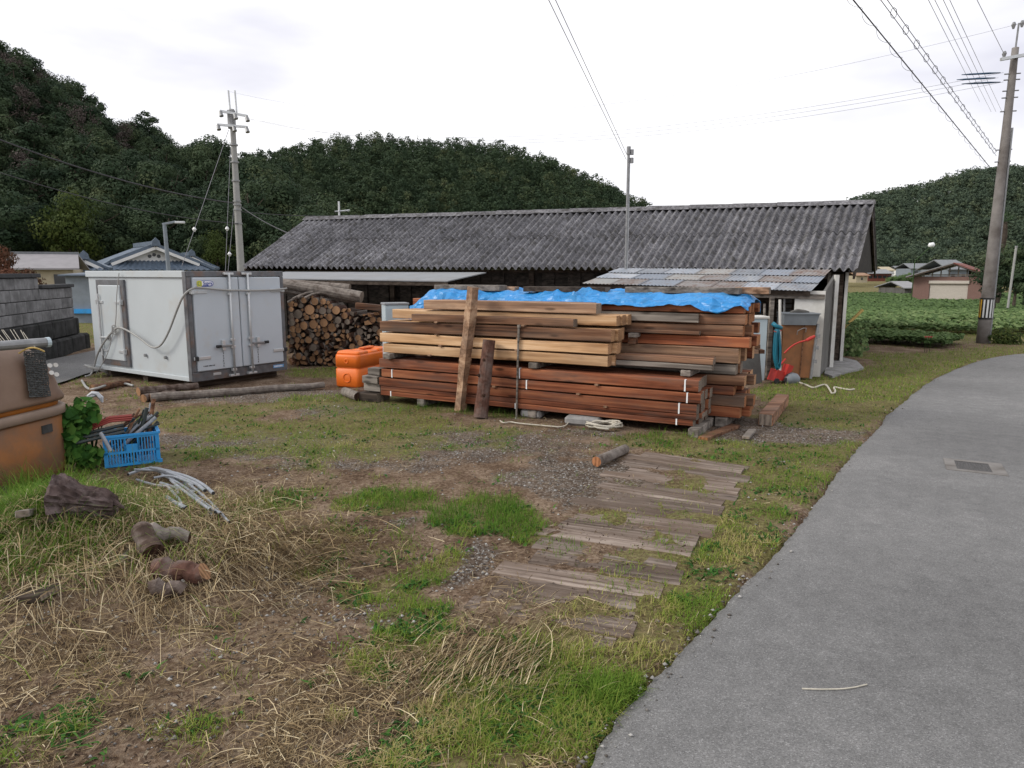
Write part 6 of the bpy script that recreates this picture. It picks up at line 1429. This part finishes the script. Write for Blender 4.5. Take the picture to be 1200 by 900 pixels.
def rough_log(name, label, a, b, r0, r1, mat, end, jit=.12, n=10, sides=14, cat='log', squash=1.0):
    mb = MB(); random.seed(int(r0 * 9999)); mb.tube([a.lerp(b, i / n) + Vector((0, 0, .012 * sin(i * 1.7))) for i in range(n + 1)], [lerp(r0, r1, i / n) * (1 + .08 * sin(i * 2.3)) for i in range(n + 1)], sides, jit=jit, capmi=1)
    if squash != 1.0: mb.v = [(x, y, a.z + (z - a.z) * squash) for x, y, z in mb.v]
    return tag(mb.build(name, [mat, end]), label, cat)
a, b = GZ(58, 590, .10), GZ(136, 598, .07); dx_ = unit(b - a); dy_ = Vector((-dx_.y, dx_.x, 0)); rows_ = []
for i in range(45):
    f = i / 44; R_ = .125 * (1 - .55 * f ** 2.2) * (.55 + .45 * float(sstep(0, .12, np.float64(f)))) * (1 + .18 * sin(f * 9)); row = []
    for j in range(57):
        an = 2 * pi * (j % 56) / 56; n1 = float(fbm(f * 1.6 + 5, (j % 56) / 56 * 4, .35, 301)); n2 = float(vnoise(f * 1.6, (j % 56) / 56 * 14, .34, 305))
        rr_ = R_ * (.70 + .45 * n1 + .30 * (1 - abs(2 * n2 - 1)) ** 2); row.append(a.lerp(b, f) + dy_ * cos(an) * rr_ + Vector((0, 0, sin(an) * rr_ * .82 + .02)))
    rows_.append(row)
mb = MB(); mb.grid(rows_); mb.add(rows_[0], [tuple(range(57))]); mb.add(rows_[-1], [tuple(range(57))]); st_ = tag(mb.build('bark_stump', 'bark_stump'), 'large dark stump with cracked purplish bark on the straw heap', 'stump')
mb = MB(); q = b; mb.tube([q + Vector((-.10, 0, .07)), q + Vector((-.02, -.02, .06)), q + Vector((.06, -.03, .025))], [.035, .022, .006], 8, jit=.3); mb.build('root_spur', 'bark_stump', st_)
rough_log('short_log', 'grey-brown log with a dark round sawn end pointing at the camera', GZ(166, 622, .10), GZ(180, 650, .11), .052, .056, 'bark_brown', 'end_dark', .05, 5)
rough_log('bark_log', 'reddish bark log lying flat in the straw below the sawn log', GZ(185, 668, .075), GZ(240, 672, .07), .055, .045, 'bark_red', 'end_log', .18, 8)
rough_log('bark_log', 'thin bark slab lying behind the sawn log in the straw', GZ(172, 622, .06), GZ(222, 628, .08), .035, .03, 'bark_grey', 'end_dark', .2, 7)
rough_log('bark_log', 'small broken bark log half hidden in the straw below the reddish log', GZ(178, 690, .06), GZ(214, 690, .06), .04, .03, 'bark_brown', 'end_log', .2, 6)
for (x0, y0, x1, y1, w, m, lab) in ((118, 668, 152, 650, .11, 'wood_grey', 'weathered grey board tilted beside the sawn log'), (14, 698, 60, 694, .13, 'wood_dark', 'dark flat board end in the weeds at the left edge'), (-10, 588, 28, 590, .06, 'wood_grey', 'grey timber at the left edge of the straw heap'), (26, 602, 36, 600, .06, 'wood_grey', 'small grey stub beside the large stump')):
    a, b = GZ(x0, y0, .08), GZ(x1, y1, .11); mb = MB(); mb.bar(a, b, w, .035, 0, .004, 1); tag(mb.build('old_board', [m, 'end_grey']), lab, 'board')
q = GZ(204, 682, .03); mb = MB(); mb.prism([q, q + Vector((.05, .0, .0)), q + Vector((.055, .02, .025)), q + Vector((.01, .02, .03))], (0, .006, .01)); tag(mb.build('white_chip', 'wall_white'), 'small white chip of tile lying in the straw', 'chip')
c = P(8, 575, 4.6); mb = MB(); mb.tube([GZ(-6, 580, .05), GZ(8, 578, .06), GZ(18, 584, .03)], [.05, .06, .03], 9, jit=.3); tag(mb.build('dark_root', 'bark_brown'), 'dark lump of root at the left edge of the straw heap', 'root')

# ------------------------------------------------------------------ old sleepers set in the ground, drain cover
tr_ = thing('sleeper_track', 'row of weathered wooden sleepers laid flat between the yard and the road', 'boardwalk')
random.seed(31); NS = 17
cuts_ = [0.0]
while cuts_[-1] < .985: cuts_.append(cuts_[-1] + random.uniform(.042, .078))
NS = len(cuts_) - 1
for i in range(NS):
    s2 = (cuts_[i] + cuts_[i + 1]) / 2
    l_, r_ = SLP[0].lerp(SLP[3], s2), SLP[1].lerp(SLP[2], s2)
    l_ = l_ + (r_ - l_) * (random.random() * .16 - .05); r_ = r_ + (r_ - l_) * (random.random() * .16 - .13)
    l_.y += random.uniform(-.02, .02); r_.y += random.uniform(-.02, .02)
    w = abs((SLP[0] - SLP[3]).y) * 1.04 * (cuts_[i + 1] - cuts_[i]) * 1.02
    z = -.010 + .008 * random.random() - .003 * s2 - .012 * max(0, s2 - .6); l_.z = z + (random.random() - .5) * .010; r_.z = z + (random.random() - .5) * .010
    d = (r_ - l_); n = 9; mb = MB(); x = unit(d); yv = Vector((-x.y, x.x, 0)); vs, fs = [], []
    for k in range(n + 1):
        p = l_.lerp(r_, k / n); ww = w * (.5 + .035 * (random.random() - .5)); dz = .006 * (random.random() - .5)
        vs += [p + yv * ww + Vector((0, 0, -.05)), p + yv * ww + Vector((0, 0, .004 + dz)), p + yv * (ww - .012) + Vector((0, 0, .012 + dz)), p - yv * (ww - .012) + Vector((0, 0, .012 - dz)), p - yv * ww + Vector((0, 0, .004 - dz)), p - yv * ww + Vector((0, 0, -.05))]
    for k in range(n):
        for j in range(5): fs.append((k * 6 + j, k * 6 + j + 1, (k + 1) * 6 + j + 1, (k + 1) * 6 + j))
    fs += [tuple(range(6)), tuple(n * 6 + j for j in range(6))]
    M = Matrix(((x.x, yv.x, 0, l_.x), (x.y, yv.y, 0, l_.y), (0, 0, 1, 0), (0, 0, 0, 1))); Mi = M.inverted()
    mb.add([Mi @ v for v in vs], fs); o_ = mb.build('sleeper', 'wood_sleeper', tr_); o_.matrix_local = M
A_, B_, D_ = G(1109, 552), G(1182, 560), G(1109.5, 539); ux = unit(B_ - A_); uy = Vector((-ux.y, ux.x, 0)); W_, H_ = (B_ - A_).length, (D_ - A_).dot(uy)
dc = thing('drain_cover', 'rectangular drain grate in a pale concrete frame set in the road', 'drain', (A_.x, A_.y, .012), atan2(ux.y, ux.x))
f_ = .055; fx_ = .075
for nm, lo, hi in (('frame_side', (0, 0), (W_, f_)), ('frame_side', (0, H_ - f_), (W_, H_)), ('frame_end', (0, f_), (fx_, H_ - f_)), ('frame_end', (W_ - fx_ * 1.3, f_), (W_, H_ - f_))): part(nm, 'drain_concrete', dc, (lo[0], lo[1], -.03), (hi[0], hi[1], .005))
part('pit', 'rubber_black', dc, (fx_, f_, -.025), (W_ - fx_ * 1.3, H_ - f_, -.018))
nb = 13
for k in range(nb): x = lerp(fx_ + .008, W_ - fx_ * 1.3 - .008, k / (nb - 1)); part('grate_bar', 'iron_grate', dc, (x - .008, f_ + .001, -.016), (x + .008, H_ - f_ - .001, .003), .002)
for y in (f_ + .006, H_ - f_ - .016): part('grate_rail', 'iron_grate', dc, (fx_ + .001, y, -.017), (W_ - fx_ * 1.3 - .001, y + .012, .0045))
mb = MB(); mb.tube(smooth_line([G(x, y, .016) for x, y in ((940, 807), (965, 808), (995, 807), (1016, 802))], 2), .0028, 5); tag(mb.build('twig', 'rope_white'), 'thin pale twig lying on the asphalt road', 'twig')

# ------------------------------------------------------------------ grass, straw, weeds, pebbles
def sample(n, ylo, yhi, rng, power=1.6):
    """points spread over the yard, denser towards the near side"""
    u = rng.random(n); y = (ylo ** (1 - power) + u * (yhi ** (1 - power) - ylo ** (1 - power))) ** (1 / (1 - power))
    x = (rng.random(n) * 2 - 1) * .86 * (y + .4); return x, y
FOOT = []      # where things stand: nothing grows through them
def blades(name, label, x, y, L, W, lean, mat, tint, rng, segs=2, lay=None, curl=.5):
    n = len(x); z = height(x, y); an = rng.random(n) * 2 * pi; d = np.stack([np.cos(an), np.sin(an), np.zeros(n)], 1); s = np.stack([-d[:, 1], d[:, 0], np.zeros(n)], 1)
    V = []; B = np.stack([x, y, z - .005], 1)
    for k in range(segs + 1):
        t = k / segs; up = L * t * (1 - lean * .55 * t); out = L * lean * t * (.35 + curl * t)
        c = B + d * out[:, None] + np.array([0, 0, 1.0]) * np.maximum(up, 0)[:, None]
        w = W * (1 - t * .92); V += [c - s * w[:, None] / 2, c + s * w[:, None] / 2]
    V = np.stack(V, 1).reshape(-1, 3); m = 2 * (segs + 1); i = np.arange(n)[:, None] * m
    F = np.concatenate([np.concatenate([i + 2 * k, i + 2 * k + 1, i + 2 * k + 3, i + 2 * k + 2], 1) for k in range(segs)])
    return tag(put(name, fast_mesh(name, V, F, mat, np.repeat(tint, m))), label, 'grass', kind='stuff')
def stalks(name, label, x, y, L, W, mat, tint, rng, lift=.03, segs=4, heading=None, spread=3.14):
    """cut stalks lying on the ground, bent and crossing"""
    n = len(x); an = (rng.random(n) * 2 - 1) * spread + (0 if heading is None else heading); bend = rng.normal(size=n) * .22; V = []
    base = rng.random(n) * lift; tip = (rng.random(n) ** 3) * lift * 1.6
    px, py = x.copy(), y.copy(); st = L / segs
    for k in range(segs + 1):
        t = k / segs; a = an + bend * t; z = height(px, py) + .004 + base * (1 - t) + tip * np.sin(t * 2.6)
        w = W * (1 - .55 * t); V += [np.stack([px - np.sin(a) * w / 2, py + np.cos(a) * w / 2, z], 1), np.stack([px + np.sin(a) * w / 2, py - np.cos(a) * w / 2, z + w * .5], 1)]
        px = px + np.cos(a) * st; py = py + np.sin(a) * st
    V = np.stack(V, 1).reshape(-1, 3); m = 2 * (segs + 1); i = np.arange(n)[:, None] * m
    F = np.concatenate([np.concatenate([i + 2 * k, i + 2 * k + 1, i + 2 * k + 3, i + 2 * k + 2], 1) for k in range(segs)])
    return tag(put(name, fast_mesh(name, V, F, mat, np.repeat(tint, m))), label, 'dry grass', kind='stuff')
rng = np.random.default_rng(100)
def in_stack(x, y):
    t = (x - SR.x) * te.x + (y - SR.y) * te.y; o = (x - SR.x) * tn.x + (y - SR.y) * tn.y
    return (t > -.5) & (t < 4.0) & (o > .02) & (o < 1.4)
def in_box(x, y):
    q = CI.to_3x3(); lx = (x - CX.x) * q[0][0] + (y - CX.y) * q[0][1]; ly = (x - CX.x) * q[1][0] + (y - CX.y) * q[1][1]
    return (lx > .02) & (lx < CW) & (ly > .02) & (ly < CL)
def in_tank(x, y): return (np.abs(x - TK.x) < .62) & (np.abs(y - TK.y) < .7)
def keep(x, y): return ~(in_stack(x, y) | in_box(x, y) | in_tank(x, y))
x, y = sample(520000, 1.7, 13.5, rng, 1.8)
g, s, k, rd = masks(x, y); clump = fbm(x, y, .22, 91)
ok = (rng.random(len(x)) < g ** 1.3 * np.clip(clump * 3.4 - 1.0, .05, 1.2) * np.where(in_sleepers(x, y), .18, 1)) & (rd > -.03 + .05 * fbm(x, y, .25, 99)) & keep(x, y)
x, y, g, clump, s = x[ok], y[ok], g[ok], clump[ok], s[ok]
n = len(x); lush = emask(ell([(545, 602, 90, 36, .7), (705, 790, 60, 40, .45), (780, 516, 60, 10, .8), (60, 650, 110, 50, .9), (460, 582, 55, 22, .6), (60, 545, 110, 16, 1.), (600, 480, 160, 9, .9)]), x, y)
L = (.020 + .045 * clump + .060 * lush) * (.4 + 1.1 * rng.random(n) ** 1.4); tint = np.clip(.44 * rng.random(n) - .06 + .30 * sstep(.5, .72, fbm(x, y, .33, 131)) + .62 * (1 - lush) * fbm(x, y, .8, 95) + .25 * s * rng.random(n) - .08 * lush, 0, 1)
blades('grass', 'green and yellowing grass growing in patches over the yard and road verge', x, y, L, .0035 + .0025 * rng.random(n), .3 + .9 * rng.random(n), 'grass_blade', tint, rng)
# broad-leaved weeds among the grass
x, y = sample(60000, 1.9, 9, rng, 1.7); g, s, k, rd = masks(x, y); cl = vnoise(x, y, .16, 140)
ok = (rng.random(len(x)) < g * np.clip(cl * 3.0 - 1.3, 0, 1)) & (rd > 0) & keep(x, y) & ~in_sleepers(x, y); x, y = x[ok], y[ok]; n = len(x)
blades('weeds', 'low broad-leaved weeds scattered through the grass of the yard', x, y, .03 + .035 * rng.random(n), .014 + .014 * rng.random(n), .8 + .7 * rng.random(n), 'leaf_vine', rng.random(n) * .8, rng)
# straw
x, y = sample(170000, 1.7, 11, rng, 2.0); g, s, k, rd = masks(x, y)
ok = (rng.random(len(x)) < np.clip(np.maximum(s, .16) ** 1.2 * np.clip(fbm(x, y, .30, 171) * 3.4 - 1.25, .06, 1.2), 0, 1) * .70 * np.where(in_sleepers(x, y), .5, 1)) & (rd > -.02) & keep(x, y); x, y, s = x[ok], y[ok], s[ok]; n = len(x)
stalks('straw', 'cut dry grass and straw littering the near yard', x, y, (.025 + .11 * rng.random(n) ** 1.5) * (.6 + .6 * s), .0011 + .0019 * rng.random(n), 'straw_blade', np.clip(rng.normal(.45, .30, n), 0, 1), rng, .016, 3)
for (px, py, rx, ry, m, hd, sp, lab) in ((330, 655, 125, 40, 2000, .15, .9, 'sheaf of long pale cut grass spread before the heap'), (180, 690, 120, 45, 600, -.5, .7, 'long pale stalks fanned over the left heap'), (560, 790, 110, 36, 1100, .6, .8, 'long greyish straw combed over the near verge'), (120, 575, 110, 16, 1100, 0., 2., 'thick mat of pale straw behind the stump'), (250, 610, 50, 40, 900, -.6, 1.2, 'tangled pale straw beside the grey pipes')):
    c = G(px, py); x = c.x + rng.normal(size=m) * rx / FPX * c.y * .5; y = c.y + rng.normal(size=m) * (G(px, py - ry).y - G(px, py + ry).y) * .27
    ok = road_dist(x, y) > .05; x, y = x[ok], y[ok]; m = len(x)
    stalks('cut_grass', lab, x, y, .08 + .26 * rng.random(m) ** 1.6, .0016 + .003 * rng.random(m), 'straw_blade', np.clip(rng.normal(.72, .24, m), 0, 1), rng, .030, 5, hd, sp)
m = 8500; x = MOUND.x + rng.normal(size=m) * .55 + .15; y = MOUND.y + rng.normal(size=m) * .42 + .10
ok = (road_dist(x, y) > .1) & keep(x, y); x, y = x[ok], y[ok]; m = len(x)
stalks('mound_straw', 'deep tangle of pale dry grass covering the heap at the left', x, y, .06 + .24 * rng.random(m) ** 1.9, .0012 + .0026 * rng.random(m), 'straw_blade', np.clip(rng.normal(.60, .26, m), 0, 1), rng, .060, 5)
m = 9000; x = MOUND.x - .30 + rng.normal(size=m) * .42; y = MOUND.y - .02 + rng.normal(size=m) * .30; x, y = x[keep(x, y)], y[keep(x, y)]; m = len(x)
blades('mound_grass', 'fresh green grass growing through the straw heap at the left', x, y, .08 + .18 * rng.random(m), .003 + .004 * rng.random(m), .5 + 1.0 * rng.random(m), 'grass_blade', .0 + .5 * rng.random(m), rng, 3)
# seed-headed dry weeds standing on the heap
x = MOUND.x + rng.normal(size=420) * .55 + .1; y = MOUND.y + rng.normal(size=420) * .42
blades('dry_weeds', 'tall dry and green weed stems standing on the heap of cut grass', x, y, .10 + .16 * rng.random(420), .004 + .003 * rng.random(420), .5 + .8 * rng.random(420), 'grass_blade', .45 + .5 * rng.random(420), rng, 4)
# tall weeds in front of the tank
x = -3.45 + rng.normal(size=2400) * .28; y = 4.62 + rng.normal(size=2400) * .20; ok = keep(x, y); x, y = x[ok], y[ok]
blades('tall_weeds', 'tall green and yellow grass standing before the tan tank', x, y, .10 + .30 * rng.random(len(x)) ** 2, .004 + .005 * rng.random(len(x)), .3 + .7 * rng.random(len(x)), 'grass_blade', .05 + .6 * rng.random(len(x)), rng, 4)
x, y = sample(60000, 1.7, 10, rng, 2.0); g, s, k, rd = masks(x, y)
ok = (rng.random(len(x)) < .45 * (1 - .6 * g)) & (rd > .02) & keep(x, y); x, y = x[ok], y[ok]; n = len(x)
stalks('litter', 'brown crumbs of bark, twigs and dead leaves strewn over the yard', x, y, .008 + .030 * rng.random(n) ** 2, .003 + .007 * rng.random(n), 'litter_bits', rng.random(n), rng, .008, 1)
# pebbles
x, y = sample(90000, 1.8, 12, rng, 1.6); g, s, k, rd = masks(x, y)
ok = (rng.random(len(x)) < np.clip(k * .95 + .06 + .40 * np.exp(-np.abs(rd - .01) / .03), 0, 1) * (1 - g * .55)) & (rd > -.09) & keep(x, y) & ~in_sleepers(x, y); x, y = x[ok], y[ok]; n = len(x)
oct_ = np.array([[1, 0, 0], [0, 1, 0], [-1, 0, 0], [0, -1, 0], [0, 0, .75], [0, 0, -.5]], float); of = np.array([[0, 1, 4], [1, 2, 4], [2, 3, 4], [3, 0, 4], [1, 0, 5], [2, 1, 5], [3, 2, 5], [0, 3, 5]])
sz = (.003 + .010 * rng.random(n) ** 3); V = oct_[None] * sz[:, None, None] * (1 + .5 * (rng.random((n, 6, 1)) - .5)); an = rng.random(n) * 6.28; c_, s_ = np.cos(an), np.sin(an)
VX = V[:, :, 0] * c_[:, None] - V[:, :, 1] * s_[:, None]; VY = (V[:, :, 0] * s_[:, None] + V[:, :, 1] * c_[:, None]) * .75
V = np.stack([VX + x[:, None], VY + y[:, None], V[:, :, 2] + (np.where(road_dist(x, y) < .02, .013, height(x, y)) + sz * .2)[:, None]], 2).reshape(-1, 3)
tag(put('gravel', fast_mesh('gravel', V, (np.arange(n)[:, None, None] * 6 + of[None]).reshape(-1, 3), 'pebbles', np.repeat(rng.random(n), 6))), 'small grey pebbles and gravel scattered over the bare earth', 'gravel', kind='stuff')
# mown grass further off
x, y = sample(150000, 8.5, 26, rng, 1.2); g, s, k, rd = masks(x, y); ok = (rng.random(len(x)) < g * .8) & (rd > 0) & keep(x, y); x, y = x[ok], y[ok]; n = len(x)
blades('mown_grass', 'short mown grass before the shed and along the far verge', x, y, .03 + .05 * rng.random(n), .007 + .006 * rng.random(n), .4 + .7 * rng.random(n), 'grass_blade', np.clip(rng.normal(.5, .2, n), 0, 1), rng, 1)

# ------------------------------------------------------------------ the bean field
def crop(name, label, x, y, h, size, seed, mat='leaf_crop', per=1):
    rng = np.random.default_rng(seed); n = len(x)
    z = height(x, y) + h * (.45 + .55 * rng.random(n) ** .6); C = np.stack([x, y, z], 1); N = np.stack([rng.normal(size=n) * .4, rng.normal(size=n) * .4 - .2, np.ones(n)], 1)
    N /= np.linalg.norm(N, axis=1, keepdims=True); T = np.cross(N, rng.normal(size=(n, 3))); T /= np.linalg.norm(T, axis=1, keepdims=True); B = np.cross(N, T); s = (size * (.6 + .7 * rng.random(n)))[:, None]
    V = np.stack([C - B * s * .6, C + T * s * .42, C + B * s * .6, C - T * s * .42], 1).reshape(-1, 3)
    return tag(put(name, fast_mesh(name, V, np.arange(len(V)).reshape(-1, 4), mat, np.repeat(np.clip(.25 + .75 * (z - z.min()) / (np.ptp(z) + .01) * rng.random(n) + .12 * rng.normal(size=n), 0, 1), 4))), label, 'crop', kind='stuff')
A_, B_ = G(1000, 402), G(1108, 409); dd = B_ - A_; nrm_ = unit(Vector((-dd.y, dd.x, 0)))
n = 9000; u, w = rng.random(n), rng.random(n) * 1.5; bumpy = .16 + .22 * fbm(u * 6, w, .5, 7)
crop('bean_row', 'dense dark green bean plants in the bed nearest the shed', A_.x + dd.x * u + nrm_.x * w, A_.y + dd.y * u + nrm_.y * w, bumpy * (1 - .5 * np.abs(w / 1.5 - .5)), .075, 3)
n = 120000; u = rng.random(n); y = 18.0 * (75 / 18.0) ** u; x = lerp(.42, .80, rng.random(n)) * y
row = np.abs(((x * .25 + y) / .9) % 1 - .5) * 2; ok = (rng.random(n) < .25 + .75 * (row > .3)) & ~((y > 55) & (x > .565 * y) & (x < .675 * y)) & (road_dist(x, y) > 1.2); x, y, row = x[ok], y[ok], row[ok]
crop('bean_field', 'wide field of green bean plants stretching to the garage', x, y, .16 + .12 * row + .16 * fbm(x, y, 2.5, 17), .055 + .0036 * y, 4)
# bushes by the shed corner and the pole
for nm, px, py, rx, rz_, nn_, lab in (('corner_bush', 1003, 418, .30, .42, 700, 'leafy bush growing at the corner of the shed before the bean bed'), ('pole_bush', 1186, 404, .40, .24, 600, 'yellow-green bush beside the foot of the striped pole')):
    c = G(px, py); o_ = leaf_cloud(nm, (c.x, c.y + .2, rz_ * .55), (rx, .3, rz_), nn_, .055, 'leaf_bright' if nm == 'pole_bush' else 'leaf_crop', nn_, None, None); tag(o_, lab, 'bush', kind='stuff')
c = G(1083, 413); r = thing('red_flower', 'small red spider lily flowering beside the bean bed', 'flower', c)
for k in range(3): mb = MB(); mb.tube([(k * .05, 0, 0), (k * .05 + .01, 0, .28)], .004, 5); mb.build('stem', 'leaf_vine', r)
for k in range(3):
    mb = MB()
    for q in range(10): an = q * .628; b0 = Vector((k * .05 + .01, 0, .28)); t0 = b0 + Vector((.055 * cos(an), .055 * sin(an), .03)); mb.add([b0, b0.lerp(t0, .6) + Vector((-.008 * sin(an), .008 * cos(an), .02)), t0, b0.lerp(t0, .6) + Vector((.008 * sin(an), -.008 * cos(an), .02))], [(0, 1, 2, 3)])
    mb.build('bloom', 'red_paint', r)
